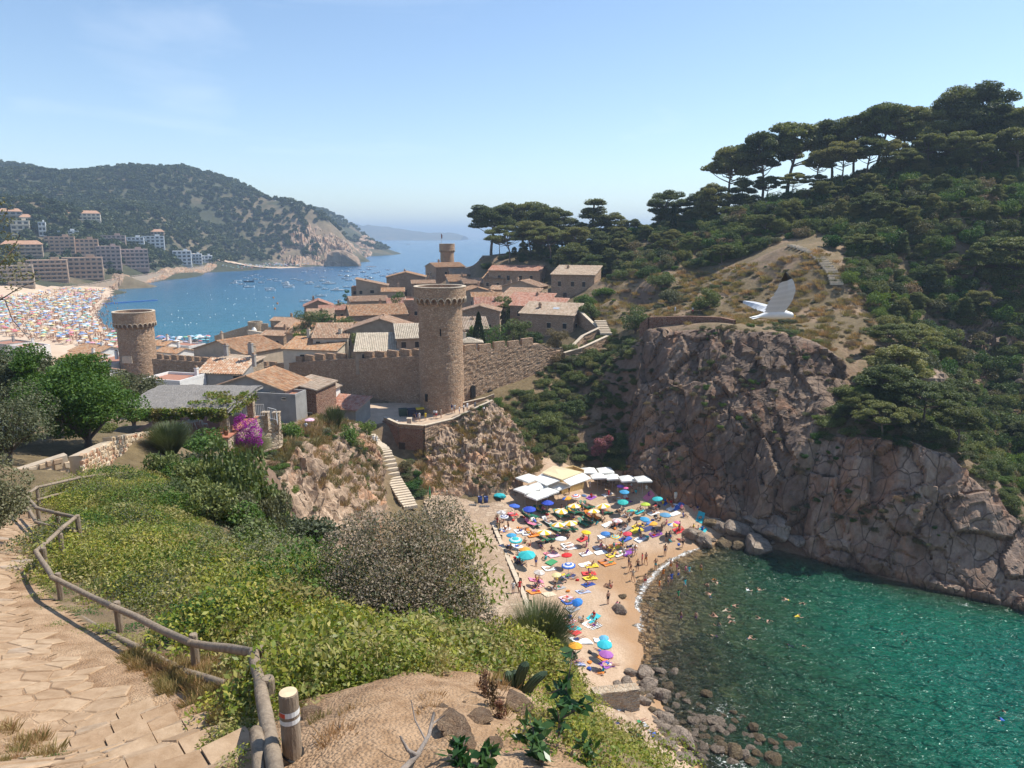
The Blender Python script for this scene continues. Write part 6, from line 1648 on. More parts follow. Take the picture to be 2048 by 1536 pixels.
def left_branch():
 e=empty('olive_branch',P(-40,560,9));tagit(e,'leafy olive branch with bare twigs reaching in at the picture edge','branch');o=e.location;rg=np.random.default_rng(8)
 st=MB()
 for pts,r in(([(-60,600,9),(-10,540,9),(25,500,9.1),(40,470,9.2)],.03),([(-60,640,8.8),(0,600,8.9),(40,575,9),(78,560,9)],.02),([(-50,590,9),(10,600,9),(25,640,9),(60,680,9)],.018),([(-30,560,9),(20,560,9.1),(60,545,9.2)],.015),([(-40,470,9),(5,440,9.1),(20,410,9.2)],.02),([(0,595,9),(30,612,9),(70,622,9)],.01),([(20,632,9),(45,640,9),(75,690,9)],.01)):
  st.tube([P(*p)-o for p in pts],[r*.55*(1-.7*k/(len(pts)-1))for k in range(len(pts))],5)
 st.build('limb',M_bark,e,True)
 cs,rs=[],[]
 for px,py,r in((5,440,.16),(12,405,.1),(15,500,.2),(35,520,.15),(10,545,.22),(45,550,.14),(20,470,.1),(70,553,.08),(0,520,.2),(28,575,.1)):
  cs.append(tuple(P(px,py,9)-o));rs.append(r)
 cen=clumps(cs,rs,2600,rg,.8,.2,.9)
 link('foliage',leaves_mesh('foliage',cen,rg.uniform(.03,.06,len(cen)),L_olive,rg=rg,aspect=.4),e)
left_branch()
# ---------------------------------------------------------------- garden wall, pergola, terrace
def stone_face(e,a,b,za,zb_,ta,tb,thick=.5,rows=.26,name='stone',mats=None):
 """wall with every stone of its face a piece; a, b plan points, z = foot heights, t = top heights"""
 a,b=Vector((a[0],a[1])),Vector((b[0],b[1]));d=b-a;L=d.length;d.normalize();n=Vector((d.y,-d.x))
 o=Vector(e.location)
 core=MB();c0,c1=a-n*thick,b-n*thick
 core.add([(a.x,a.y,za-.6),(b.x,b.y,zb_-.6),(c1.x,c1.y,zb_-.6),(c0.x,c0.y,za-.6),(a.x,a.y,ta),(b.x,b.y,tb),(c1.x,c1.y,tb),(c0.x,c0.y,ta)],[(3,2,1,0),(4,5,6,7),(0,1,5,4),(1,2,6,5),(2,3,7,6),(3,0,4,7)])
 k=core.build('core',plain('mortar',(.46,.37,.27),.95,.15,3),e);k.location=-o
 H=max(ta-za,tb-zb_);nr=max(2,int(H/rows))
 for r in range(nr):
  s=-random.uniform(0,.2)
  while s<L-.1:
   w=random.uniform(.16,.58);hh=H/nr
   c=s+w/2
   f=min(1,max(0,c/L));z0=za+(zb_-za)*f;z1=ta+(tb-ta)*f
   zc=z0+(z1-z0)*(r+.5)/nr+random.uniform(-.06,.06);hs=(z1-z0)/nr*random.uniform(.6,1.15)
   if c<L-.05 and c>.05:
    q=a+d*c+n*random.uniform(.0,.05);mb=MB();hw=w*.46
    def cr(sx,sz,k):return(d.x*sx*hw*k+n.x*.0,d.y*sx*hw*k,sz*hs/2*k)
    j=[random.uniform(.72,1)for _ in range(8)]
    vs=[(cr(x,z,j[i])[0]-n.x*.1,cr(x,z,j[i])[1]-n.y*.1,cr(x,z,j[i])[2])for i,(x,z)in enumerate(((-1,-1),(1,-1),(1.0,1),(-1,1)))]
    vs+=[(cr(x,z,j[i]*.86)[0]+n.x*.06,cr(x,z,j[i]*.86)[1]+n.y*.06,cr(x,z,j[i]*.86)[2])for i,(x,z)in enumerate(((-1,-1),(1,-1),(1.0,1),(-1,1)))]
    mb.add(vs,[(4,5,6,7),(0,1,5,4),(1,2,6,5),(2,3,7,6),(3,0,4,7)])
    mb.build(name,random.choice(mats),e,loc=(q.x-o.x,q.y-o.y,zc-o.z))
   s+=w
ST_M=[plain('wall_stone',c,.9,.2,4,bumpy=.4)for c in((.50,.36,.22),(.56,.43,.29),(.44,.30,.19),(.40,.22,.13),(.58,.47,.34))]
gw=empty('garden_wall',P(140,955,33.5));tagit(gw,'warm coloured rubble garden wall behind the fence at the bend of the path','wall')
pA,pB,pC,pD=P(-40,990,31),P(140,952,33.5),P(226,915,42),P(335,893,54)
stone_face(gw,pA,pB,pA.z-.2,pB.z-.2,P(-40,965,31).z,P(133,907,33.5).z,mats=ST_M)
stone_face(gw,pB+Vector((.3,.5,0)),pC,pB.z-.3,pC.z-.3,P(140,915,33.5).z,P(226,880,42).z,mats=ST_M)
stone_face(gw,pC+Vector((.05,.02,0)),pD,pC.z-.3,pD.z-.3,P(226,872,42).z,P(333,857,54).z,mats=ST_M)
FZ=25.55
pe=empty('pergola',(-28,60,FZ));tagit(pe,'thatched pergola on stone pillars overgrown with vine beside the bougainvillea','pergola')
def at_z(px,py,z):return Pz(px,py,z)
PX0,PX1,PY0,PY1=-32.4,-23.9,57.3,64.5
def L_(x,y,z):return(x+28,y-60,z-FZ)
M_thatch,_nt,_b=newmat('thatch')
_n=noise(_nt,coords(_nt,(14,2.5,6)),1.0,7,.7);_nt.links.new(ramp(_nt,_n,[(.3,(.16,.14,.12)),(.7,(.36,.33,.30))]),_b.inputs['Base Color']);_b.inputs['Roughness'].default_value=.95;bump(_nt,_b,_n,1.0,.2)
M_terracotta=plain('terracotta',(0.40,0.16,0.10),.85,.15,2)
def pergola():
 xs=np.linspace(PX0-.5,PX1+.6,60);ys=np.linspace(PY0-.6,PY1+.6,40)
 X,Y=np.meshgrid(xs,ys,indexing='ij');x,y=X.ravel(),Y.ravel();q=np.stack([x,y,0*x],1)
 top=28.05+.12*fbm(q*.8,3)+.05*fbm(q*6,2)-.05*np.cos((y-61)*1.2)+(y-PY0)*.03
 V=np.concatenate([np.stack([x,y,top],1),np.stack([x,y,top-.28],1)]);F1=grid_faces(60,40);n=len(x)
 edge=[i*40 for i in range(60)]+[59*40+j for j in range(1,40)]+[i*40+39 for i in range(58,-1,-1)]+[j for j in range(38,0,-1)]
 F3=[(edge[k],edge[(k+1)%len(edge)],edge[(k+1)%len(edge)]+n,edge[k]+n)for k in range(len(edge))]
 V=V-np.array(pe.location)
 link('thatch_roof',np_mesh('thatch_roof',V,np.concatenate([F1,F1[:,::-1]+n,np.array(F3)]),[M_thatch],smooth=True),pe)
 for cx,cyy,w in((-30.0,58.2,.6),(-24.3,58.2,.6),(-24.0,63.6,.55),(-32.0,63.6,.55)):
  mb=MB();mb.box(L_(cx,cyy,FZ+1.1),(w,w,2.5));mb.build('pillar',M_stone_pale,pe)
 for y in(57.9,63.8):
  mb=MB();mb.box(L_((PX0+PX1)/2,y,27.62),(PX1-PX0+.6,.2,.24));mb.build('beam',M_wood_dark,pe)
 for k in range(9):
  mb=MB();mb.box(L_(PX0+.5+k*.95,60.9,27.68),(.1,7.0,.1));mb.build('rafter',M_wood_dark,pe)
 rg=np.random.default_rng(6)
 n=4200;a=rg.random(n);x=PX0+.3+a*(PX1-PX0+.2);hang=(.35+.75*np.abs(fbm(np.stack([x*.9,0*x,0*x],1),3)))*rg.random(n)**.8
 cen=np.stack([x,PY0-.75+rg.normal(0,.16,n),28.15-hang*1.5],1)
 m=1600;x2=PX1-3.6*rg.random(m)**1.4+.5;y2=PY0+rg.random(m)*4.5
 keep=fbm(np.stack([x2,y2,0*x2],1)*.9,2)>-.1
 cen=np.concatenate([cen,np.stack([x2,y2,28.25+.2*rg.random(m)],1)[keep],np.stack([PX1+.5+rg.normal(0,.15,700),PY0+6*rg.random(700),28.2-.9*rg.random(700)],1)])
 cen-=np.array(pe.location)
 o=link('vine',leaves_mesh('vine',cen,rg.uniform(.12,.26,len(cen)),L_vine,rg=rg,aspect=.8),pe)
 fl=MB();fl.box(L_(-28,60.6,FZ-.05),(8.9,7.4,.1));fl.build('floor',M_terracotta,pe);fl=MB();fl.box(L_(-28,60.6,FZ-1.1),(8.7,7.2,2.0));fl.build('base',M_stone_pale,pe)
pergola()
M_white=plain('white_paint',(.78,.78,.76),.45)
def railing(name,label,pts,h=.95,step=.16):
 e=empty(name,pts[0]);tagit(e,label,'railing');o=Vector(pts[0])
 for a,b in zip(pts[:-1],pts[1:]):
  a,b=Vector(a),Vector(b);L=(b-a).length;u=Vector((0,0,h))
  for zz in(h,.12):MB().tube([a+Vector((0,0,zz))-o,b+Vector((0,0,zz))-o],.03,5).build('rail',M_white,e)
  n=max(2,int(L/step));bm_=MB()
  bm_.tube([(0,0,.12),(0,0,h)],.014,4);me=bm_.mesh('baluster',M_white)
  for k in range(n+1):
   link('baluster',me,e,tuple(a.lerp(b,k/n)-o))
railing('balustrade','white railing along the back of the pergola terrace',[(-32.2,64.3,FZ),(-24.4,64.3,FZ)],1.0,.2)
railing('balustrade','white curved railing right of the pergola above the bougainvillea',[Pz(490,834,25.5),Pz(529,834,25.6)],1.2,.18)
railing('balustrade','white railing descending on the round terrace corner',[Pz(537,838,25.4),Pz(553,842,25.2),Pz(556,852,24.6)],1.1,.18)
te2=empty('terrace_wall',Pz(530,850,24));tagit(te2,'round cornered stone terrace wall above the three walkers','wall')
wall_run(te2,[top_at(488,838,66),top_at(530,838,68),top_at(552,846,69),top_at(560,862,70),top_at(560,880,74)],.4,zb=21.6,mat=M_stone_pale)
for px,t in((531,67.8),(553,68.8)):
 q=P(px,832,t);mb=MB();mb.box((0,0,-.5),(.6,.6,1.6));mb.box((0,0,.36),(.7,.7,.12));o=mb.build('pillar',M_stone_pale,te2,loc=tuple(q-Vector(te2.location)))
lw2=empty('planter_wall',Pz(425,878,25.7));tagit(lw2,'low stone wall with flower pots before the pergola floor','wall')
stone_face(lw2,Pz(388,893,25.0),Pz(466,874,25.0),24.3,24.3,25.75,25.95,mats=ST_M)
mb=MB();q0_,q1_=Pz(388,886,25.8),Pz(466,866,26.0)
L_pot=leaf_mat('pot_flowers',(.05,.1,.02),(.08,.14,.03),(.5,.03,.03),.2)
for k,s in enumerate((.38,.5,.66,.82)):
 q=q0_.lerp(q1_,s);e=empty('flower_pot',(q.x,q.y,q.z-.05));tagit(e,'terracotta pot of red geraniums, %s along the low wall from the pergola pillar'%ORD[3-k],'flower pot','geranium pots on the low wall')
 mb=MB();mb.lathe([(.13,0),(.2,.34),(.22,.34),(.22,.4),(.17,.4),(.16,.32),(.01,.32)],12);mb.build('pot',M_terracotta,e,True)
 rg=np.random.default_rng(k);link('foliage',leaves_mesh('foliage',ball(170,rg,.2)*.3+np.array([0,0,.58]),rg.uniform(.05,.11,170),L_pot,rg=rg,aspect=.8),e)
def garden_chair(loc,rz,label):
 e=empty('garden_chair',loc,rz);tagit(e,label,'chair','white chairs round the pergola table')
 MB().lathe([(.01,.43),(.22,.43),(.22,.46),(.01,.46)],12).build('seat',M_white,e)
 for sx in(-1,1):
  for sy in(-1,1):MB().tube([(sx*.16,sy*.16,.44),(sx*.21,sy*.21,0)],.016,5).build('leg',M_white,e)
 b=MB();b.tube([(-.19,.18,.45),(-.21,.24,.85),(0,.26,.97),(.21,.24,.85),(.19,.18,.45)],.018,5)
 for x in(-.08,0,.08):b.tube([(x,.19,.45),(x,.26,.93)],.01,4)
 b.build('backrest',M_white,e)
tp=Pz(386,858,FZ)
te_=empty('garden_table',(tp.x,tp.y,FZ));tagit(te_,'white round garden table under the pergola','table')
MB().lathe([(.01,.72),(.62,.72),(.62,.76),(.01,.76)],20).build('tabletop',M_white,te_)
for k in range(3):MB().tube([(.1*math.cos(k*2.1),.1*math.sin(k*2.1),.72),(.35*math.cos(k*2.1),.35*math.sin(k*2.1),0)],.025,5).build('leg',M_white,te_)
for k,(dx,dy,lab)in enumerate(((-.1,-1.0,'white garden chair in front of the pergola table'),(1.0,.1,'white garden chair right of the pergola table'),(-1.0,.2,'white garden chair left of the pergola table'),(.1,1.0,'white garden chair behind the pergola table'))):
 garden_chair((tp.x+dx,tp.y+dy,FZ),math.atan2(dx,-dy),lab)
def bougainvillea():
 q=P(497,893,61);e=empty('bougainvillea',(q.x,q.y,q.z));tagit(e,'vivid purple bougainvillea mound beside the pergola','bougainvillea');rg=np.random.default_rng(2)
 cs,rs=[],[]
 for px,py,r in((480,850,.6),(500,848,.6),(510,866,.65),(490,872,.7),(515,885,.5),(482,885,.5),(500,890,.55),(475,840,.35),(484,833,.3)):
  cs.append(tuple(P(px,py,61)-e.location));rs.append(r)
 cen=clumps(cs,rs,1500,rg,.9,.6,.9)
 link('blossom',leaves_mesh('blossom',cen,rg.uniform(.06,.13,len(cen)),L_purple,rg=rg,aspect=.8),e)
 cen=clumps(cs,[r*.9 for r in rs],160,rg,.9,.5,.9);link('foliage',leaves_mesh('foliage',cen,rg.uniform(.06,.13,len(cen)),L_green,rg=rg),e)
 st=MB()
 for c in cs:st.tube([(0,.3,-.4),(c[0]*.5,c[1]*.5+.2,c[2]*.5),c],[.05,.03,.01],5,cap=False)
 st.build('stem',M_bark,e)
bougainvillea()
def car(px,py,t,rz,label):
 q=P(px,py,t);z=hz(q.x,q.y);e=empty('parked_car',(q.x,q.y,z),R(rz));tagit(e,label,'car')
 body=MB();prof=[(-2.1,.35),(-2.15,.75),(-1.2,.92),(-.6,1.42),(.9,1.45),(1.6,.98),(2.1,.9),(2.15,.4)]
 n=len(prof);vs=[(x,s*(.85 if zz<1.1 else .68),zz)for s in(-1,1)for x,zz in prof]
 body.add(vs,[tuple(range(n)),tuple(range(2*n-1,n-1,-1))]+[(i,n+i,n+(i+1)%n,(i+1)%n)for i in range(n)]);body.build('body',plain('car_white',(.75,.75,.75),.25),e)
 for x,w in((-.35,.8),(.75,1.0)):
  for s in(-1,1):mb=MB();mb.box((x,s*.775,1.2),(w*.8,.06,.3));mb.build('window',M_glass_dark,e)
 for x in(-1.35,1.3):
  for s in(-1,1):mb=MB();mb.tube([(x,s*.7,.32),(x,s*.9,.32)],.32,14);mb.build('wheel',plain('tyre',(.02,.02,.02),.8),e)
car(-12,892,41,75,'white car parked among the olive trees at the garden edge')
# ---------------------------------------------------------------- people: one skin per pose, copied with own colours
BONES=[('pel','che'),('che','nec'),('nec','hea'),('hea','top')]+[(a+s,b+s)for s in 'LR' for a,b in(('sho','elb'),('elb','wri'),('wri','han'),('hip','kne'),('kne','ank'),('ank','toe'))]+[('che','shoL'),('che','shoR'),('pel','hipL'),('pel','hipR')]
RAD=dict(pel=.125,che=.128,nec=.055,hea=.092,top=.07,sho=.058,elb=.043,wri=.03,han=.036,hip=.088,kne=.056,ank=.038,toe=.032)
def J(**k):
 b=dict(pel=(0,0,.93),che=(0,0,1.24),nec=(0,0,1.42),hea=(0,.025,1.56),top=(0,.0,1.67),shoL=(-.175,0,1.37),shoR=(.175,0,1.37),elbL=(-.25,-.02,1.12),elbR=(.25,-.02,1.12),wriL=(-.26,.06,.90),wriR=(.26,.06,.90),hanL=(-.25,.10,.80),hanR=(.25,.10,.80),hipL=(-.09,0,.88),hipR=(.09,0,.88),kneL=(-.10,.02,.49),kneR=(.10,.02,.49),ankL=(-.10,-.02,.08),ankR=(.10,-.02,.08),toeL=(-.12,.13,.03),toeR=(.12,.13,.03))
 b.update(k);return b
def lie(face=1):
 b=J();o={}
 for k,(x,y,z)in b.items():o[k]=(x*1.05,(z-.9),.13+y*.5*face)
 o['hea']=(0,.66,.16);o['top']=(.0,.77,.15)
 o['toeL']=(-.13,-.92,.16);o['toeR']=(.13,-.92,.16)
 return o
POSES={'standing':J(),'walking':J(kneL=(-.09,.18,.52),ankL=(-.09,.22,.10),toeL=(-.10,.37,.07),kneR=(.09,-.06,.48),ankR=(.09,-.32,.14),toeR=(.10,-.24,.04),elbL=(-.24,-.16,1.14),wriL=(-.24,-.10,.92),hanL=(-.23,-.05,.83),elbR=(.24,.10,1.14),wriR=(.22,.28,.98),hanR=(.21,.34,.92)),'stretching':J(elbL=(-.34,.03,1.42),wriL=(-.30,.05,1.66),hanL=(-.27,.05,1.75),elbR=(.30,-.02,1.14),wriR=(.16,.13,1.02),hanR=(.09,.15,1.02)),'sitting':J(pel=(0,0,.13),che=(0,-.08,.44),nec=(0,-.06,.62),hea=(0,-.01,.76),top=(0,-.03,.87),shoL=(-.175,-.07,.57),shoR=(.175,-.07,.57),elbL=(-.27,-.02,.34),elbR=(.27,-.02,.34),wriL=(-.20,.20,.30),wriR=(.20,.20,.30),hanL=(-.15,.28,.30),hanR=(.15,.28,.30),hipL=(-.09,.02,.12),hipR=(.09,.02,.12),kneL=(-.14,.38,.40),kneR=(.14,.38,.40),ankL=(-.12,.62,.07),ankR=(.12,.62,.07),toeL=(-.13,.77,.05),toeR=(.13,.77,.05)),'leaning back':J(pel=(0,0,.12),che=(0,-.22,.36),nec=(0,-.31,.52),hea=(0,-.32,.66),top=(0,-.35,.77),shoL=(-.175,-.29,.47),shoR=(.175,-.29,.47),elbL=(-.25,-.42,.25),elbR=(.25,-.42,.25),wriL=(-.26,-.46,.06),wriR=(.26,-.46,.06),hanL=(-.26,-.54,.03),hanR=(.26,-.54,.03),hipL=(-.09,.02,.11),hipR=(.09,.02,.11),kneL=(-.11,.44,.16),kneR=(.12,.42,.30),ankL=(-.11,.86,.08),ankR=(.12,.74,.07),toeL=(-.12,.92,.18),toeR=(.13,.88,.05)),'lying face up':lie(1),'lying face down':lie(-1),'reclining':J(pel=(0,0,.43),che=(0,-.24,.62),nec=(0,-.37,.72),hea=(0,-.45,.82),top=(0,-.52,.90),shoL=(-.175,-.34,.68),shoR=(.175,-.34,.68),elbL=(-.27,-.16,.52),elbR=(.27,-.16,.52),wriL=(-.2,.06,.50),wriR=(.2,.06,.5),hanL=(-.16,.13,.5),hanR=(.16,.13,.5),hipL=(-.09,.03,.42),hipR=(.09,.03,.42),kneL=(-.11,.45,.50),kneR=(.11,.45,.50),ankL=(-.11,.85,.42),ankR=(.11,.85,.42),toeL=(-.12,.90,.52),toeR=(.12,.90,.52)),'swimming':J(pel=(0,0,-.18),che=(0,.27,-.10),nec=(0,.44,-.03),hea=(0,.56,.06),top=(0,.62,.16),shoL=(-.175,.38,-.06),shoR=(.175,.38,-.06),elbL=(-.38,.52,-.08),elbR=(.38,.52,-.08),wriL=(-.36,.74,-.04),wriR=(.36,.74,-.04),hanL=(-.33,.82,-.03),hanR=(.33,.82,-.03),hipL=(-.09,-.05,-.2),hipR=(.09,-.05,-.2),kneL=(-.14,-.42,-.30),kneR=(.14,-.42,-.24),ankL=(-.12,-.8,-.34),ankR=(.12,-.8,-.26),toeL=(-.12,-.93,-.32),toeR=(.12,-.93,-.24)),}
def pose_mesh(name,j):
 keys=list(j);idx={k:i for i,k in enumerate(keys)}
 me=bpy.data.meshes.new('body');me.from_pydata([j[k]for k in keys],[(idx[a],idx[b])for a,b in BONES],[])
 o=bpy.data.objects.new('body',me);COL.objects.link(o)
 o.modifiers.new('skin','SKIN').use_smooth_shade=True
 for k,i in idx.items():
  r=RAD[k[:3]];sv=me.skin_vertices[0].data[i]
  sv.radius=(r*1.25,r*.85)if k in('che','pel')else(r,r);sv.use_root=(k=='pel')
 o.modifiers.new('sub','SUBSURF').levels=1
 bpy.context.view_layer.update()
 dg=bpy.context.evaluated_depsgraph_get()
 m2=bpy.data.meshes.new_from_object(o.evaluated_get(dg))
 bpy.data.objects.remove(o)
 B=[(Vector(j[a]),Vector(j[b]),a,b)for a,b in BONES]
 up=(Vector(j['nec'])-Vector(j['pel'])).normalized();fwd=(Vector(j['hea'])+Vector((0,0,0))-Vector(j['nec']))
 mats=[]
 for p in m2.polygons:
  c=Vector(p.center);best=None
  for a,b,na,nb in B:
   ab=b-a;s=max(0,min(1,(c-a).dot(ab)/ab.length_squared));d=(c-a-ab*s).length/(RAD[na[:3]]+.02)
   if best is None or d<best[0]:best=(d,na,nb,s)
  _,na,nb,s=best;r=0
  if nb=='che':r=1 if s<.35 else 2
  elif na=='che':r=2
  elif na=='pel':r=1
  elif na[:3]=='hip':r=1 if s<.22 else(4 if s<.6 else 0)
  elif nb=='top':r=3
  elif nb=='hea' and s>.55 and(c-Vector(j['hea'])).dot(Vector((0,1,0))if 'l' not in name[:1]else up)<.02:r=3
  mats.append(r)
 for k in range(5):m2.materials.append(None)
 m2.polygons.foreach_set('material_index',mats)
 m2.polygons.foreach_set('use_smooth',[True]*len(m2.polygons))
 return m2
PM={k:pose_mesh(k,v)for k,v in POSES.items()}
SKINS=[plain('skin_a',(.46,.26,.17),.6),plain('skin_b',(.36,.19,.115),.6),plain('skin_c',(.55,.33,.23),.6),plain('skin_d',(.24,.125,.075),.6)]
HAIRS=[plain('hair_dark',(.025,.017,.012),.6),plain('hair_brown',(.08,.045,.025),.6),plain('hair_blond',(.36,.25,.11),.6)]
CLOTH={'red':(.55,.03,.03),'blue':(.03,.10,.42),'black':(.015,.015,.018),'white':(.72,.72,.70),'navy':(.02,.03,.12),'green':(.03,.22,.08),'orange':(.65,.20,.02),'pink':(.65,.18,.28),'turquoise':(.02,.38,.42),'yellow':(.70,.50,.03),'purple':(.22,.05,.32),'grey':(.28,.28,.29),'beige':(.5,.4,.28)}
def cloth(c):return plain('cloth_'+c,CLOTH[c],.85)
PEOPLE=[]
def person(pose,loc,rz,wear=None,kind=None,where='',px=0,group=None,scale=None):
 """wear: colour word; kind: shorts, swimsuit, bikini, clothes"""
 wear=wear or random.choice(list(CLOTH));kind=kind or random.choice(['shorts','shorts','swimsuit','bikini','bikini'])
 o=link('person',PM[pose],None,loc);o.rotation_euler=(0,0,rz)
 s=scale or random.uniform(.93,1.06);o.scale=(s,s,s)
 sk=random.choice(SKINS[:3]if random.random()<.85 else SKINS);c=cloth(wear);hair=random.choice(HAIRS[:2]if random.random()<.75 else HAIRS)
 sl={'shorts':[sk,c,sk,hair,c],'swimsuit':[sk,c,c,hair,sk],'bikini':[sk,c,c if random.random()<.6 else sk,hair,sk],'clothes':[sk,c,cloth('white' if wear!='white' else 'navy')if random.random()<.5 else c,hair,c]}[kind]
 for k,m in enumerate(sl):
  o.material_slots[k].link='OBJECT';o.material_slots[k].material=m
 o['category']='person'
 if group:o['group']=group
 PEOPLE.append((o,'person in %s %s %s %s'%(wear,kind,pose.replace('lying ',''),where),px if px else proj(*loc)[0]))
 return o
def finish_labels(items):
 d={}
 for o,lab,px in items:d.setdefault(lab,[]).append((px,o))
 for lab,l in d.items():
  l.sort(key=lambda q:q[0]);n=len(l)
  for k,(px,o)in enumerate(l):
   pre='' if n==1 else 'leftmost ' if k==0 else 'rightmost ' if k==n-1 else 'middle ' if n==3 else ORD[min(k,19)]+' leftmost '
   o['label']=pre+lab
   # ---------------------------------------------------------------- the small beach
def zb(zx,zy):return 960+zx*.234375,900+zy*.234375
def zc(zx,zy):return 1080+zx*.28383,1100+zy*.28383
def zd(zx,zy):return 1400+zx*.31641,1100+zy*.31641
M_steel=plain('steel_pole',(.45,.45,.46),.4)
UMB=[]
def canopy_meshes(R_,colf,sag=.16):
 """eight gores with four bands; colf(gore, band) -> material number"""
 hs=R_*.34;n=16
 vs,fs,mi=[(0,0,hs)],[],[]
 bands=[.28,.55,.8,1.0]
 for b in bands:
  for k in range(n):
   a=2*math.pi*k/n;r=R_*b*(1.0 if k%2==0 else .955)
   vs.append((r*math.cos(a),r*math.sin(a),hs*(1-b**1.45)-(0 if k%2==0 else .02*b)))
 for k in range(n):
  fs.append((0,1+k,1+(k+1)%n));mi.append(colf((k//2)%8,0))
  for b in range(3):
   i,j=1+b*n+k,1+b*n+(k+1)%n
   fs.append((i,i+n,j+n,j));mi.append(colf((k//2)%8,b+1))
 for k in range(n):
  i,j=1+3*n+k,1+3*n+(k+1)%n
  v0,v1=vs[i],vs[j];a=len(vs);vs+=[(v0[0],v0[1],v0[2]-.10),(v1[0],v1[1],v1[2]-.10)]
  fs.append((i,a,a+1,j));mi.append(colf((k//2)%8,3))
 mb=MB()
 for f,m in zip(fs,mi):pass
 mb.v,mb.f,mb.m=vs,fs,mi
 return mb,hs
def umbrella(px,py,wpx,pattern,cols,label,short,H=2.05,tilt=None):
 g=hit(px,py,H,25)
 if g is None:return
 f=proj(g.x,g.y,g.z+H)[2];R_=wpx/FPX*f
 e=empty('beach_umbrella',g,random.uniform(0,6.28));tagit(e,label,'parasol')
 mats=[cloth(c)if isinstance(c,str)else plain('canvas_%d%d%d'%tuple(int(v*99)for v in c),c,.8)for c in cols]
 cf={'plain':lambda g_,b:0,'gores':lambda g_,b:g_%len(mats),'rings':lambda g_,b:b%len(mats),'edge':lambda g_,b:1 if b in(1,3)else 0,'half':lambda g_,b:0 if g_<4 else 1}[pattern]
 mb,hs=canopy_meshes(R_,cf)
 tx,ty=tilt or(random.uniform(-.06,.12),random.uniform(-.08,.08))
 c=mb.build('canopy',mats,e);c.location=(0,0,H-hs*.5);c.rotation_euler=(tx,ty,0)
 MB().tube([(0,0,-.3),(0,0,H+hs*.52)],.022,6).build('pole',M_steel,e)
 rb=MB()
 for k in range(8):
  a=2*math.pi*k/8;rb.tube([(0,0,hs*.9),(R_*.55*math.cos(a),R_*.55*math.sin(a),hs*.5),(R_*.97*math.cos(a),R_*.97*math.sin(a),-.03)],.008,3,cap=False)
 r=rb.build('rib',M_steel,c);r['kind']='stuff'
 UMB.append((px,py,short,g))
YW=((.78,.46,.02),(.78,.76,.68))
TQ=(.03,.42,.45);SKY=(.04,.28,.50);RB=(.015,.055,.42)
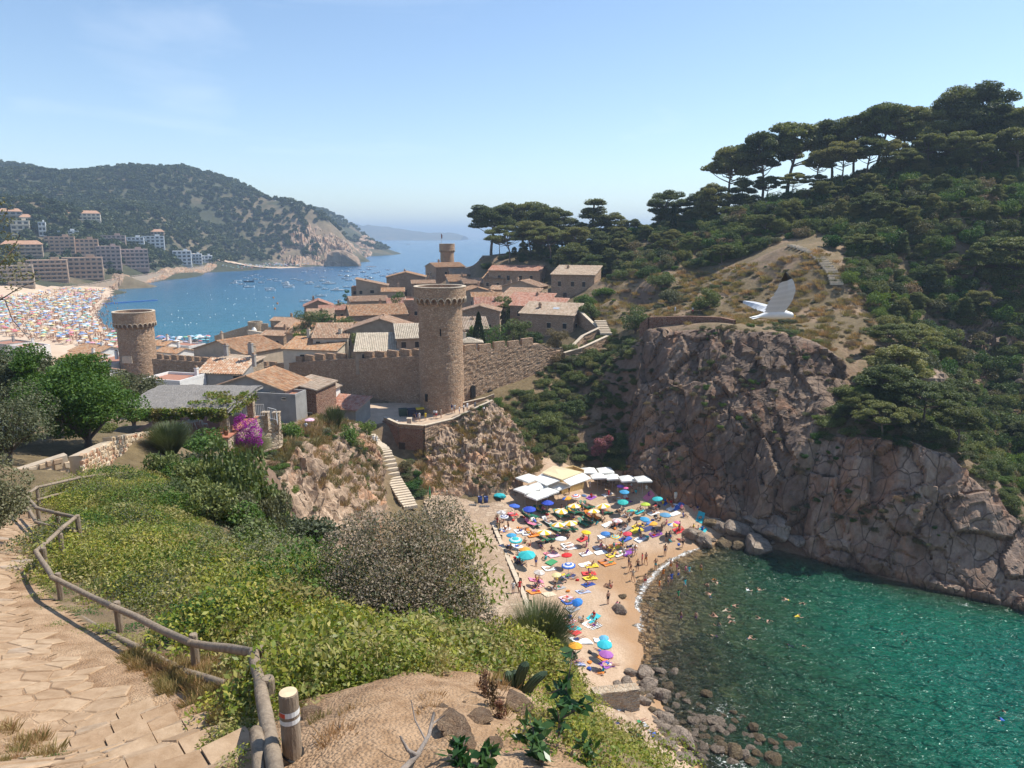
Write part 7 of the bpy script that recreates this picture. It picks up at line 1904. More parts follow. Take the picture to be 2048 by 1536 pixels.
for k,(zx,zy,w,pat,cols,lab,sh)in enumerate([(295,468,48,'plain',[(.04,.12,.5)],'plain blue parasol at the edge of the white bar parasols','the bar edge blue parasol'),(422,495,57,'plain',[RB],'royal blue parasol between the paved ramp and the green loungers','the ramp side royal blue parasol'),(576,440,56,'plain',[RB],'royal blue parasol just below the white bar parasols','the bar side royal blue parasol'),(740,405,40,'half',[(.70,.32,.02),(.05,.15,.55)],'orange and blue parasol in front of the bar counter','the orange and blue parasol'),(818,385,40,'rings',[(.05,.2,.6),(.75,.75,.75),(.6,.06,.05),(.75,.75,.75)],'blue white and red ringed parasol in front of the bar','the red ringed parasol'),(888,383,24,'plain',[(.06,.12,.25)],'small slate blue parasol beside the red ringed one','the slate blue parasol'),(805,467,58,'gores',YW,'yellow and white striped parasol nearest the bar','the bar side striped parasol'),(693,512,58,'gores',YW,'yellow and white striped parasol over the upper green loungers','the upper striped parasol'),(1050,467,60,'gores',YW,'yellow and white striped parasol furthest towards the cliff','the cliff side striped parasol'),(968,512,57,'gores',YW,'yellow and white striped parasol over the orange lounger','the orange lounger striped parasol'),(668,628,60,'gores',YW,'yellow and white striped parasol touching its twin, the outer one','the outer twin striped parasol'),(772,614,60,'gores',YW,'yellow and white striped parasol touching its twin, the one nearer the sea','the inner twin striped parasol'),(548,692,62,'gores',YW,'yellow and white striped parasol lowest of the striped ones','the lowest striped parasol'),(182,522,45,'gores',[(.32,.28,.26),(.62,.6,.58)],'greyish striped parasol at the top edge of the ramp','the greyish striped parasol'),(205,560,40,'edge',[(.05,.07,.2),(.7,.7,.7)],'navy parasol with white rings beside the greyish striped one','the navy ringed parasol'),(1200,302,33,'plain',[(.28,.14,.5)],'violet parasol under the cliff by the bar tables','the violet parasol'),(1245,320,22,'plain',[(.70,.12,.32)],'small pink parasol beside the violet one','the small pink parasol'),(1232,350,43,'plain',[SKY],'sky blue parasol just below the violet one','the upper sky blue parasol'),(1220,436,48,'plain',[(.02,.40,.36)],'sea green parasol in the upper middle of the beach','the sea green parasol'),(1412,455,42,'plain',[(.42,.55,.05)],'lime green parasol near the cliff','the lime green parasol'),(1515,408,45,'plain',[TQ],'turquoise parasol closest to the cliff wall','the cliff side turquoise parasol'),(1292,512,45,'gores',[(.03,.42,.45),(.25,.55,.25)],'tilted turquoise and green striped parasol','the tilted green striped parasol'),(1172,592,45,'gores',[(.72,.70,.68),(.62,.35,.35)],'white and pink striped parasol in the middle of the sand','the white and pink parasol'),(1407,582,43,'plain',[SKY],'sky blue parasol beside the navy towels','the lower sky blue parasol'),(1468,617,48,'half',[(.72,.34,.03),(.12,.25,.55)],'orange parasol with a blue side near the rocks','the rock side orange parasol'),(1582,545,50,'plain',[(.10,.28,.45)],'steel blue parasol near the cliff foot','the steel blue parasol'),(1645,627,45,'gores',[(.70,.50,.04),(.05,.15,.5),(.70,.72,.7),(.55,.2,.05)],'many coloured parasol nearest the boulders','the many coloured parasol'),(1680,612,28,'plain',[(.65,.12,.3)],'pink parasol half behind the many coloured one','the boulder side pink parasol'),(907,694,42,'plain',[(.78,.52,.01)],'plain yellow parasol in the middle of the beach','the plain yellow parasol'),(690,747,50,'plain',[(.75,.75,.73)],'white parasol below the striped ones','the white parasol'),(1070,705,42,'plain',[(.04,.18,.48)],'blue parasol beside the rainbow ringed one','the middle blue parasol'),(1155,732,42,'rings',[(.1,.35,.55),(.75,.4,.03),(.08,.45,.5),(.75,.5,.1)],'rainbow ringed parasol in the middle of the sand','the rainbow ringed parasol'),(1258,707,40,'plain',[(.62,.05,.08)],'crimson parasol right of the rainbow ringed one','the crimson parasol'),(268,718,45,'plain',[SKY],'turquoise blue parasol on the edge of the promenade','the promenade turquoise parasol'),(303,757,58,'rings',[TQ,TQ,(.55,.72,.72),TQ],'pale ringed turquoise parasol by the promenade','the pale ringed turquoise parasol'),(380,838,48,'plain',[(.72,.33,.05)],'orange parasol half hidden behind the biggest turquoise one','the half hidden orange parasol'),(400,882,75,'gores',[(.02,.40,.42),(.03,.46,.48)],'biggest turquoise parasol at the promenade edge','the biggest turquoise parasol'),(740,887,48,'plain',[(.68,.02,.02)],'bright red parasol in the lower middle of the beach','the bright red parasol'),(755,975,62,'rings',[(.7,.7,.7),(.03,.13,.5),(.7,.7,.7),(.03,.13,.5)],'blue and white ringed parasol below the red one','the blue and white ringed parasol'),(507,1035,50,'gores',[(.45,.38,.33),(.62,.56,.5)],'beige and brown striped parasol by the promenade','the beige striped parasol'),(652,1058,42,'plain',[(.72,.62,.30)],'pale yellow parasol beside the beige striped one','the pale yellow parasol'),(830,1290,48,'plain',[(.02,.20,.62)],'deep blue tilted parasol low on the beach','the deep blue tilted parasol')]):
 px,py=zb(zx,zy);umbrella(px,py,w*.234,pat,cols,lab,sh,tilt=(.3,.25)if 'tilted' in lab else None)
for zx,zy,w,pat,cols,lab,sh in[(250,665,50,'plain',[(.75,.33,.02)],'plain orange parasol near the lower end of the beach','the plain orange parasol'),(455,655,55,'plain',[(.02,.42,.50)],'teal parasol above the purple one near the boulders','the teal parasol'),(467,725,52,'plain',[(.33,.10,.36)],'purple parasol at the lower end of the beach','the purple parasol'),(450,612,35,'plain',[(.12,.4,.6)],'pale blue parasol folded down behind the teal one','the pale blue folded parasol')]:
 px,py=zc(zx,zy);umbrella(px,py,w*.284,pat,cols,lab,sh)
def nearest(px,py):
 return min(UMB,key=lambda u:(u[0]-px)**2+((u[1]+14)-py)**2)
def rel(px,py,under=True):
 u=nearest(px,py);dx,dy=px-u[0],py-(u[1]+14)
 if abs(dx)<9 and-6<dy<12:return 'under '+u[2]
 if abs(dx)>abs(dy)*1.3:return('right of ' if dx>0 else 'left of ')+u[2]
 return('in front of ' if dy>0 else 'behind ')+u[2]
TOW=[]
def towel_mat(kind):
 if kind in CLOTH:return plain('towel_'+kind,[min(.8,c*1.1+.02)for c in CLOTH[kind]],.95)
 a,b_=kind.split('-');key='towel_'+kind
 if key in bpy.data.materials:return bpy.data.materials[key]
 m,nt,b=newmat(key);w=N(nt,'TexWave');w.inputs['Scale'].default_value=1.6;w.bands_direction='X'
 nt.links.new(coords(nt),w.inputs[0]);nt.links.new(mixc(nt,maprange(nt,w.outputs[1],.48,.52),CLOTH[a],CLOTH[b_]),b.inputs['Base Color']);b.inputs['Roughness'].default_value=.95
 return m
def towel(px,py,kind,rz,L=1.75,W=.95,person_p=.6):
 g=hit(px,py)
 if g is None:return
 xs=np.linspace(-W/2,W/2,8);ys=np.linspace(-L/2,L/2,12);X,Y=np.meshgrid(xs,ys,indexing='ij');x,y=X.ravel(),Y.ravel()
 c,s=math.cos(rz),math.sin(rz);wx,wy=g.x+x*c-y*s,g.y+x*s+y*c
 z=hf(wx,wy)-g.z+.14+.05*fbm(np.stack([x*2+px,y*2,0*x],1),3)
 n=len(x);V=np.concatenate([np.stack([x,y,z],1),np.stack([x,y,z-.10],1)]);F=grid_faces(8,12)
 o=link('beach_towel',np_mesh('beach_towel',V,np.concatenate([F,F[:,::-1]+n]),[towel_mat(kind)],smooth=True),None,g);o.rotation_euler=(0,0,rz);o['category']='towel'
 TOW.append((o,'%s towel spread %s'%(kind.replace('-',' and ')+(' striped' if '-' in kind else ''),rel(px,py)),px))
 if random.random()<person_p:
  pose=random.choice(['lying face up','lying face down','lying face down','leaning back','sitting'])
  person(pose,(g.x,g.y,g.z+.12),rz+(0 if random.random()<.5 else math.pi),where=rel(px,py))
 return g
for zx,zy,kind,a in[(1085,385,'white',.9),(950,410,'purple',1.2),(1210,415,'white',.4),(1360,530,'turquoise',.9),(1490,490,'black',.9),(1660,550,'white',.8),(1350,655,'yellow',.9),(1340,692,'yellow',.9),(1385,645,'navy',.9),(1435,678,'navy',.9),(1370,765,'white',1.2),(1030,880,'white',.9),(1130,900,'yellow',.9),(1140,840,'yellow',.8),(1160,818,'orange',.7),(1190,893,'white',1.0),(1255,885,'purple',1.0),(1070,955,'orange',.8),(1100,975,'orange',.8),(905,890,'white',.9),(950,995,'yellow',.8),(900,985,'white',.8),(940,1100,'yellow',.8),(925,1155,'blue-navy',.9),(880,1215,'white-blue',1.0),(745,815,'white',.7),(770,840,'white',.7),(880,765,'red',.9),(600,890,'pink',1.0),(630,905,'pink-white',1.0),(610,965,'green',1.3),(590,1020,'white',.9),(700,1085,'navy-white',1.1),(760,1080,'navy',1.1),(480,1120,'pink',.4),(500,1165,'red-white',1.3),(460,1215,'orange',1.2),(735,1270,'white-pink',1.1),(760,1300,'blue',1.1),(790,1362,'grey',1.2),(970,1435,'turquoise',1.2),(765,1465,'red-white',1.4),(935,1495,'white',1.1),(975,1510,'white-black',1.1),(800,1525,'turquoise',1.3),(215,682,'white',1.2),(372,680,'orange',.8),(345,700,'white',.8),(450,730,'orange',.8),(285,850,'black',1.0),(320,830,'white',1.0),(1240,765,'blue',.9),(1500,722,'purple',.9),(1880,585,'turquoise',1.4),(1895,695,'turquoise',1.1),(1690,490,'blue',.9),(1640,500,'white',.9),(1190,520,'black',1.2),(275,555,'red',.9),(650,1140,'black',1.0),(670,1180,'grey',1.0),(360,930,'turquoise',1.2),(1440,400,'pink',.9),(1590,440,'blue',.9),(1090,640,'white',1.0),(1160,650,'black',1.1),(1060,740,'white',.7),(1240,680,'grey',1.0),(1700,690,'red',.9),(1480,545,'white',.8),(1250,560,'grey',1.2),(410,720,'white',.5),(530,790,'black',.9),(930,1060,'red',.5),(1020,835,'white',.7),(590,1240,'beige',1.1)]:
 px,py=zb(zx,zy);towel(px,py,kind,a+random.uniform(-.15,.15)-1.9,person_p=.8)
for zx,zy,kind,a in[(245,585,'red',1.4),(240,555,'turquoise',1.4),(265,640,'white',.9),(310,650,'white',.9),(440,650,'white',.4),(455,760,'orange',1.2),(470,815,'purple',1.2),(255,800,'blue-white',.9),(600,1185,'red-purple',.4),(690,1230,'black-white',.8),(765,1298,'blue',.6),(560,1105,'white',1.2),(640,1330,'white',.8),(540,1240,'white',.8)]:
 px,py=zc(zx,zy);towel(px,py,kind,a-1.9,person_p=.45)
M_lgreen=plain('green_lounger',(.015,.15,.085),.6)
def lounger(px,py,rz,cov,label_where,who=True):
 g=hit(px,py)
 e=empty('sun_lounger',(g.x,g.y,g.z+.05),rz);LNG.append((e,'%s sun lounger %s'%(cov,label_where),px));e['category']='sun lounger'
 m=M_lgreen if cov=='green' else cloth(cov)
 sl=MB();sl.box((0,.35,.32),(.62,1.2,.05));sl.build('bed',m,e)
 bk=MB();bk.add([(-.31,-.25,.31),(.31,-.25,.31),(.31,-.85,.80),(-.31,-.85,.80),(-.31,-.25,.36),(.31,-.25,.36),(.31,-.82,.85),(-.31,-.82,.85)],[(3,2,1,0),(4,5,6,7),(0,1,5,4),(1,2,6,5),(2,3,7,6),(3,0,4,7)]);bk.build('backrest',m,e)
 fr=MB();fr.box((0,.2,.27),(.70,1.75,.05));fr.build('frame',M_lgreen,e)
 for x in(-.3,.3):
  for y in(-.55,.95):lg=MB();lg.box((x,y,.12),(.06,.06,.26));lg.build('leg',M_lgreen,e)
 if who:person('reclining',(g.x,g.y,g.z-.02),rz,where=label_where)
LNG=[]
for zx,zy,c in[(500,530,'green'),(545,530,'green'),(400,565,'green'),(445,575,'green'),(810,530,'green'),(850,545,'green'),(885,490,'green'),(925,490,'green'),(430,645,'pink'),(475,640,'white'),(570,630,'white'),(640,695,'green'),(695,690,'green'),(875,640,'green'),(915,625,'green'),(1045,535,'green'),(1080,540,'green'),(930,575,'orange'),(985,590,'orange'),(735,680,'green'),(790,675,'green'),(590,760,'green'),(545,765,'green'),(660,565,'green'),(710,565,'green'),(770,540,'green')]:
 px,py=zb(zx,zy);lounger(px,py,R(random.uniform(205,235)),c,rel(px,py),random.random()<.75)
finish_labels(LNG);
for px,py,sh,g in list(UMB):
 for k in range(random.choice([1,1,2])):
  x,y=g.x+random.uniform(-.9,.6),g.y+random.uniform(-1.1,.5);z=hz(x,y);pr=proj(x,y,z)
  person(random.choice(['sitting','sitting','leaning back','lying face up']),(x,y,z+.05),random.uniform(0,6.28),where=rel(pr[0],pr[1]))
for zx,zy in[(1560,470),(1600,455),(1630,470),(1720,510),(1800,500),(1830,520),(1855,515),(1420,340),(1300,375),(1330,380),(1180,365),(1440,505),(1370,520),(1260,575),(1310,555),(1735,575),(1540,600),(1590,640),(1820,680),(1860,690),(1105,1170),(1125,1180),(385,800),(430,820),(1010,790),(610,860),(1210,640),(1130,660),(200,620),(150,590),(140,610),(1170,1345),(1192,1355),(560,945)]:
 px,py=zb(zx,zy);g=hit(px,py);person('sitting',(g.x,g.y,g.z+.06),random.uniform(0,6.28),where=rel(px,py))
for zx,zy,pose,wear,kind in[(240,690,'standing','black','shorts'),(478,1000,'standing','blue','shorts'),(283,1235,'standing','grey','clothes'),(338,1230,'standing','red','swimsuit'),(760,380,'standing','black','clothes'),(938,350,'standing','white','clothes'),(1588,790,'standing','black','bikini'),(1578,905,'standing','navy','shorts'),(1728,840,'walking','black','shorts'),(1300,900,'standing','grey','clothes'),(1325,905,'walking','white','bikini'),(1228,925,'standing','grey','clothes'),(1382,985,'standing','red','bikini'),(1415,980,'walking','orange','shorts'),(1345,1030,'standing','black','shorts'),(1268,1000,'stretching','navy','shorts'),(1285,1050,'walking','black','bikini'),(1305,1125,'walking','beige','bikini'),(1408,1165,'standing','red','shorts'),(1092,1320,'standing','black','shorts'),(1703,700,'standing','orange','shorts'),(1625,780,'standing','blue','shorts'),(1045,580,'walking','pink','bikini')]:
 px,py=zb(zx,zy);g=hit(px,py);person(pose,(g.x,g.y,g.z+.03),random.uniform(0,6.28),wear,kind,rel(px,py))
def wade(px,py,pose='standing',wear=None):
 d=hit(px,py);q=Pz(px,py,0.0);b=hz(q.x,q.y);z=max(b,-1.05)
 k=nearest_shore(px)
 person(pose,(q.x,q.y,z+.03),random.uniform(0,6.28),wear,None,'wading in the shallow water '+k)
def nearest_shore(px):return 'near the foam' if px<1345 else('off the lone big boulder' if px<1400 else 'further out')
for zx,zy in[(1497,1030),(1625,1020),(1562,1095),(1605,1150),(1632,1130),(1680,1015),(1692,1080),(1755,1040),(1782,1050),(1885,1020),(1530,1195),(1690,1265),(1747,1165),(1942,1165),(1715,1440),(1843,1425)]:
 wade(*zb(zx,zy),random.choice(['standing','walking','stretching']))
for zx,zy in[(45,215),(90,180),(120,205),(295,205),(290,260),(365,258),(65,290),(75,280),(200,350),(145,385),(100,420),(118,425),(170,430),(190,445),(130,490),(98,540),(300,560),(560,315),(655,330),(670,362),(600,420),(395,435),(415,440),(585,605),(645,597),(1265,545),(1292,562),(1960,1040),(1935,1082)]:
 px,py=zd(zx,zy);q=Pz(px,py,0.0)
 where='among the bathers near the shore' if zx<250 else('in the middle of the green cove' if zx<1000 else('alone out in the green cove' if zx<1500 else 'in the glittering water at the picture edge'))
 person('swimming',(q.x,q.y,.09),random.uniform(0,6.28),None,None,where)
def folded(px,py,c,label,h=2.0):
 g=hit(px,py);e=empty('folded_umbrella',g);tagit(e,label,'parasol')
 MB().lathe([(.02,.5),(.14,.7),(.12,1.3),(.03,h)],10).build('canopy',cloth(c),e,True);MB().tube([(0,0,-.2),(0,0,h+.1)],.02,5).build('pole',M_steel,e)
folded(*zb(925,820),'grey','folded grey parasol right of the white parasol');folded(*zb(1097,415),'red','small folded red parasol on a white towel',1.3);folded(860,1004,'green','folded green parasol standing at the top of the paved ramp',2.4)
for px,lab in((960,'blue litter bin left of its twin on the ramp'),(972,'blue litter bin right of its twin on the ramp')):
 g=hit(px,1006);e=empty('litter_bin',g);tagit(e,lab,'bin');MB().lathe([(.3,0),(.33,1.0),(.3,1.0),(.28,.3),(.01,.3)],12).build('bin_body',plain('bin_blue',(.02,.05,.2),.5),e,True);MB().lathe([(.345,.9),(.345,1.02),(.3,1.02)],12,cap=False).build('rim',plain('bin_rim',(.015,.03,.12),.5),e)
g=hit(1351,1004);e=empty('waste_post',g);tagit(e,'cream coloured round post standing against the cliff','post');MB().lathe([(.28,0),(.28,1.5),(.2,1.55),(.01,1.6)],14).build('post_body',plain('cream_paint',(.6,.56,.45),.5),e,True);MB().lathe([(.29,.9),(.29,1.1)],14,cap=False).build('band',M_steel,e)
for px,py,c,w,lab in((1001,995,'turquoise',1.0,'blue green heap of beach gear at the end of the bar deck'),(1153,1297,'blue',.3,'blue bag on the sand by the plain orange parasol')):
 g=hit(px,py);mb=MB();me=ROCKS[3].copy();me.materials.clear();me.materials.append(cloth(c));o=link('gear_heap',me,None,(g.x,g.y,g.z+.25*w));o.scale=(w,w*.6,w*.5);tagit(o,lab,'beach gear')
BAGS=[]
for k in range(46):
 u=random.choice(UMB);x,y=u[3].x+random.uniform(-1.6,1.6),u[3].y+random.uniform(-1.6,1.2);z=hz(x,y);pr=proj(x,y,z)
 c=random.choice(['black','navy','white','red','turquoise','grey','orange','blue']);me=ROCKS[k%9]
 key='bag_%d_%s'%(k%9,c)
 if key not in bpy.data.meshes:
  m2=me.copy();m2.name=key;m2.materials.clear();m2.materials.append(cloth(c))
 o=link('beach_bag',bpy.data.meshes[key],None,(x,y,z+.16));o.scale=(.26,.2,.2);o.rotation_euler=(0,0,random.uniform(0,6));o['category']='bag';o['group']='bags on the sand'
 BAGS.append((o,'%s bag lying %s'%(c,rel(pr[0],pr[1])),pr[0]))
finish_labels(BAGS);finish_labels(TOW)
# ---------------------------------------------------------------- beach bar
M_canvas=plain('white_canvas',(.76,.75,.70),.8);M_cream=plain('cream_canvas',(.74,.62,.38),.85);M_yellow=plain('yellow_boards',(.62,.42,.17),.7,.1,3)
def square_parasol(zx,zy,w,label,rz=.3,H=2.6,marks=False):
 px,py=zb(zx,zy);g=hit(px,py,H,25);f=proj(g.x,g.y,g.z+H)[2];r=w*.234/FPX*f
 e=empty('bar_parasol',g,rz);tagit(e,label,'parasol','white square parasols of the beach bar')
 mb=MB();hs=.55
 mb.add([(-r,-r,0),(r,-r,0),(r,r,0),(-r,r,0),(0,0,hs),(-r,-r,-.2),(r,-r,-.2),(r,r,-.2),(-r,r,-.2),(0,-r,.03),(r,0,.03),(0,r,.03),(-r,0,.03)],[(0,9,4),(9,1,4),(1,10,4),(10,2,4),(2,11,4),(11,3,4),(3,12,4),(12,0,4),(5,6,1,9,0),(6,7,2,10,1),(7,8,3,11,2),(8,5,0,12,3)])
 mb.build('canopy',M_canvas,e,loc=(0,0,H-.1))
 MB().tube([(0,0,-.2),(0,0,H+.4)],.03,6).build('pole',M_steel,e)
 if marks:
  mk=MB();n=Vector((0,hs,-(-1)*0));
  sl=Vector((0,r,-hs)).normalized()
  def q(x,s):v=Vector((0,0,hs))+Vector((0,r,-hs))*s;return(x,v.y,v.z+.02)
  for x0,x1,s0,s1 in((-.5,-.1,.62,.68),(-.33,-.27,.68,.84),(.0,.06,.6,.84),(.2,.5,.6,.66),(.2,.26,.66,.84),(.2,.5,.78,.84)):mk.add([q(x0,s0),q(x1,s0),q(x1,s1),q(x0,s1)],[(0,1,2,3)])
  m_=mk.build('lettering',plain('dark_print',(.05,.05,.05),.8),e,loc=(0,0,H-.1));m_['kind']='stuff'
for zx,zy,w,lab in[(412,232,78,'white square parasol nearest the terrace cliff'),(385,330,72,'white square parasol at the outer corner of the bar cluster'),(482,380,76,'white square parasol standing lowest of the bar cluster'),(575,345,72,'white square parasol right of the lowest one'),(490,300,66,'white square parasol in the middle of the bar cluster')]:square_parasol(zx,zy,w,lab,.75)
square_parasol(668,298,76,'white square parasol with dark print beside the bar counter',.75,marks=True)
for zx,zy,w,lab in[(925,170,66,'white square parasol behind the bar roof, left of two'),(1070,168,64,'white square parasol behind the bar roof, right of two'),(1003,216,62,'first white parasol of the row along the cliff'),(1130,224,60,'second white parasol of the row along the cliff'),(1255,238,64,'third white parasol of the row along the cliff'),(1390,242,64,'last white parasol of the row, touching the cliff')]:square_parasol(zx,zy,w,lab,.12,2.5)
def bar():
 e=empty('beach_bar',hit(*zb(760,350)));tagit(e,'beach bar kiosk with cream roof, white awnings and yellow counter','kiosk');o=Vector(e.location)
 gz=o.z
 def q(zx,zy,h):return Pz(*zb(zx,zy),gz+h)-o
 def sheet(name,pts,mat,th=.12):
  mb=MB();n=len(pts);mb.add(list(pts)+[p-Vector((0,0,th))for p in pts],[tuple(range(n)),tuple(range(2*n-1,n-1,-1))]+[(i,n+i,n+(i+1)%n,(i+1)%n)for i in range(n)]);mb.build(name,mat,e)
 sheet('roof',[q(525,190,3.6),q(700,252,3.4),q(780,165,4.2),q(630,132,4.4)],M_cream);sheet('roof',[q(700,252,3.4),q(875,188,3.4),q(780,165,4.2)],M_cream)
 sheet('awning',[q(450,248,2.9),q(570,302,2.7),q(682,258,3.2),q(528,200,3.3)],M_canvas);sheet('awning',[q(706,256,3.2),q(772,303,2.7),q(950,240,2.7),q(878,194,3.3)],M_canvas)
 a,b=q(695,375,0),q(885,322,0);a.z=b.z=0;d=(b-a).normalized();nrm=Vector((-d.y,d.x,0))
 if nrm.y<0:nrm=-nrm
 for name,off,h0,h1,mat in(('counter_front',0,-.3,1.1,M_yellow),('counter_top',-.12,1.1,1.17,plain('pale_wood',(.62,.48,.28),.6))):
  mb=MB();p=[a+nrm*off,b+nrm*off,b+nrm*(.6),a+nrm*(.6)];mb.prism([(v.x,v.y)for v in p],h0,h1);mb.build(name,mat,e)
 for k in range(9):
  c=a.lerp(b,(k+.5)/9);mb=MB();hw=(b-a).length/18*.94;mb.prism([tuple((c-d*hw-nrm*.04).xy),tuple((c+d*hw-nrm*.04).xy),tuple((c+d*hw-nrm*.005).xy),tuple((c-d*hw-nrm*.005).xy)],-.2,1.08);mb.build('board',M_yellow,e)
 mb=MB();p=[a+nrm*2.4,b+nrm*2.4,b+nrm*2.6,a+nrm*2.6];mb.prism([(v.x,v.y)for v in p],-.3,3.0);mb.build('back_wall',M_yellow,e)
 for s in(0,1):
  c=a.lerp(b,s);mb=MB();mb.prism([tuple((c).xy),tuple((c+d*(.15 if s==0 else-.15)).xy),tuple((c+d*(.15 if s==0 else-.15)+nrm*2.4).xy),tuple((c+nrm*2.4).xy)],-.3,3.0);mb.build('side_wall',M_yellow,e)
bar()
M_deck=plain('brown_deck',(.2,.14,.1),.8,.2,3)
def table_set(zx,zy,lab,rz):
 px,py=zb(zx,zy);g=hit(px,py);e=empty('bar_table',g,rz);tagit(e,'bar table '+lab,'table')
 mb=MB();mb.box((0,0,.74),(.75,.75,.04));mb.build('tabletop',M_deck,e);MB().tube([(0,0,0),(0,0,.73)],.04,6).build('leg',M_steel,e)
 for k in range(2):
  a=rz+math.pi*k;c=empty('bar_chair',(g.x+.75*math.cos(a),g.y+.75*math.sin(a),g.z),a+math.pi/2);tagit(c,'dark bar chair %s the table %s'%('right of' if math.cos(a)>0 else 'left of',lab),'chair')
  for nm,cc,dd in(('seat',(0,0,.45),(.42,.42,.04)),('backrest',(0,-.2,.72),(.42,.04,.4))):mb=MB();mb.box(cc,dd);mb.build(nm,M_deck,c)
  for x in(-.18,.18):
   for y in(-.18,.18):mb=MB();mb.box((x,y,.215),(.035,.035,.43));mb.build('leg',M_steel,c)
for k,(zx,zy,lab)in enumerate([(420,400,'under the outer corner parasol'),(500,430,'under the lowest square parasol'),(600,400,'under the parasol right of the lowest'),(1000,300,'under the first parasol along the cliff'),(1060,315,'between the first and second parasols along the cliff'),(1130,315,'under the second parasol along the cliff'),(1255,320,'under the third parasol along the cliff'),(1370,320,'under the last parasol by the cliff')]):table_set(zx,zy,lab,random.uniform(0,3))
mb=MB();pts=[Pz(*zb(x,y),3.0)for x,y in((890,330),(1440,330),(1450,285),(905,262))]
for zx,zy in[(410,410),(450,420),(530,430),(620,395),(1020,300),(1090,305),(1150,310),(1270,310),(1290,320)]:
 px,py=zb(zx,zy);g=hit(px,py);person(random.choice(['sitting','standing']),g,random.uniform(0,6.28),None,'clothes','in the shade of the bar parasols')
 # ---------------------------------------------------------------- people on the terrace, steps and hill
def ze(zx,zy):return 640+zx*.27344,740+zy*.27344
for zx,zy,pose,wear in[(545,395,'sitting','black'),(562,392,'sitting','grey'),(690,375,'standing','black'),(705,372,'standing','navy'),(728,375,'standing','white'),(772,372,'standing','yellow'),(836,355,'standing','black'),(851,358,'standing','red'),(886,352,'standing','beige'),(965,318,'standing','white'),(985,315,'walking','grey'),(1020,328,'standing','blue'),(1052,315,'standing','black'),(1078,305,'standing','white'),(1134,293,'standing','grey'),(1200,298,'sitting','grey')]:
 px,py=ze(zx,zy);g=hit(px,py);person(pose,g,random.uniform(0,6.28),wear,'clothes','on the terrace below the tall tower')
for zx,zy,wear,wh in[(355,468,'black','at the head of the beach steps'),(393,552,'white','coming down the beach steps'),(414,552,'white','coming down the beach steps')]:
 px,py=ze(zx,zy);g=hit(px,py);person('walking',g,3.4,wear,'clothes',wh)
for px,py,wear,pose,wh in[(1385,629,'red','standing','beside the retaining wall on the cliff path'),(1350,628,'white','standing','beside the retaining wall on the cliff path'),(535,893,'white','walking','on the path below the bougainvillea terrace'),(543,892,'black','walking','on the path below the bougainvillea terrace'),(557,890,'black','walking','by the pole fence of the spur path'),(613,868,'black','standing','under the pink sunshade on the spur'),(1995,352,'white','walking','on the path of the upper hillside')]:
 g=hit(px,py);person(pose,g,random.uniform(2,4),wear,'clothes',wh)
g=hit(621,869);e=empty('sunshade',g);tagit(e,'small pink sunshade held by a walker on the spur path','sunshade');mb,hs=canopy_meshes(.62,lambda a,b:0);c=mb.build('canopy',plain('pale_pink',(.7,.42,.5),.8),e,loc=(0,0,1.95));MB().tube([(0,0,1.0),(0,0,2.1)],.015,5).build('pole',M_steel,e)
finish_labels(PEOPLE)
def bin_(px,py,c,lid,lab):
 g=hit(px,py);e=empty('waste_container',g,.3);tagit(e,lab,'container')
 mb=MB();mb.box((0,0,.65),(1.3,1.0,1.1),taper=1.05);mb.build('bin_body',plain('bin_'+lab[:6],c,.6),e);mb=MB();mb.box((0,0,1.26),(1.4,1.1,.14));mb.build('lid',plain('lid_'+lab[:6],lid,.6),e)
 for x in(-.5,.5):
  for y in(-.4,.4):w_=MB();w_.tube([(x-.04,y,.08),(x+.04,y,.08)],.09,8);w_.build('wheel',plain('tyre',(.02,.02,.02),.8),e)
bin_(806,832,(.02,.05,.035),(.02,.05,.035),'green waste container on the terrace left of the tower');bin_(824,832,(.02,.03,.06),(.02,.03,.06),'dark waste container between the green and yellow ones');bin_(840,831,(.02,.025,.03),(.55,.4,.02),'yellow lidded waste container against the tower foot')
g=hit(819,851);e=empty('stone_bollard',g);tagit(e,'white stone block on the terrace edge','bollard');mb=MB();mb.box((0,0,.55),(.75,.75,1.3));mb.build('block',M_coping,e);mb=MB();mb.box((0,0,1.25),(.85,.85,.1));mb.build('cap',M_coping,e)
# ---------------------------------------------------------------- steps, ramp, promenade
def steps(name,label,a,b,n,w,mat,cross=None):
 e=empty(name,a);tagit(e,label,'steps');a,b=Vector(a),Vector(b);d=b-a;dh=Vector((d.x,d.y,0)).normalized()
 for k in range(n):
  c=a.lerp(b,(k+.5)/n);mb=MB();L=Vector((d.x,d.y,0)).length/n
  mb.box((0,0,-.14),(w*random.uniform(.9,1.05),L*.97,.42));o=mb.build('step',mat,e,loc=tuple(Vector((c.x,c.y,max(c.z,hz(c.x,c.y)+.05)))-a));o.rotation_euler=(0,0,math.atan2(dh.y,dh.x)-math.pi/2+random.uniform(-.05,.05))
steps('stone_steps','long flight of stone steps from the town gate down to the beach',P(737,872,114),P(822,1014,97),34,2.1,M_coping)
seq=[(1672,578,142.5),(1670,562,143.5),(1662,545,146),(1650,530,148.5),(1636,518,151),(1618,508,154),(1596,500,156.5),(1575,495,158.5)]
ls=empty('log_steps',hit(1660,560));tagit(ls,'curving flight of timber edged steps up the grassy knoll','steps')
for(a,b)in zip(seq[:-1],seq[1:]):
 for s in(.0,.33,.66):
  g,g2=(P(*[a[i]+(b[i]-a[i])*q for i in range(3)])for q in(s,s+.2));g.z=hz(g.x,g.y)+.1;d=g2-g;mb=MB();mb.box((0,0,.05),(2.5,.6,.45));o=mb.build('step',M_coping,ls,loc=tuple(g-Vector(ls.location)));o.rotation_euler=(0,0,math.atan2(d.y,d.x)-math.pi/2)
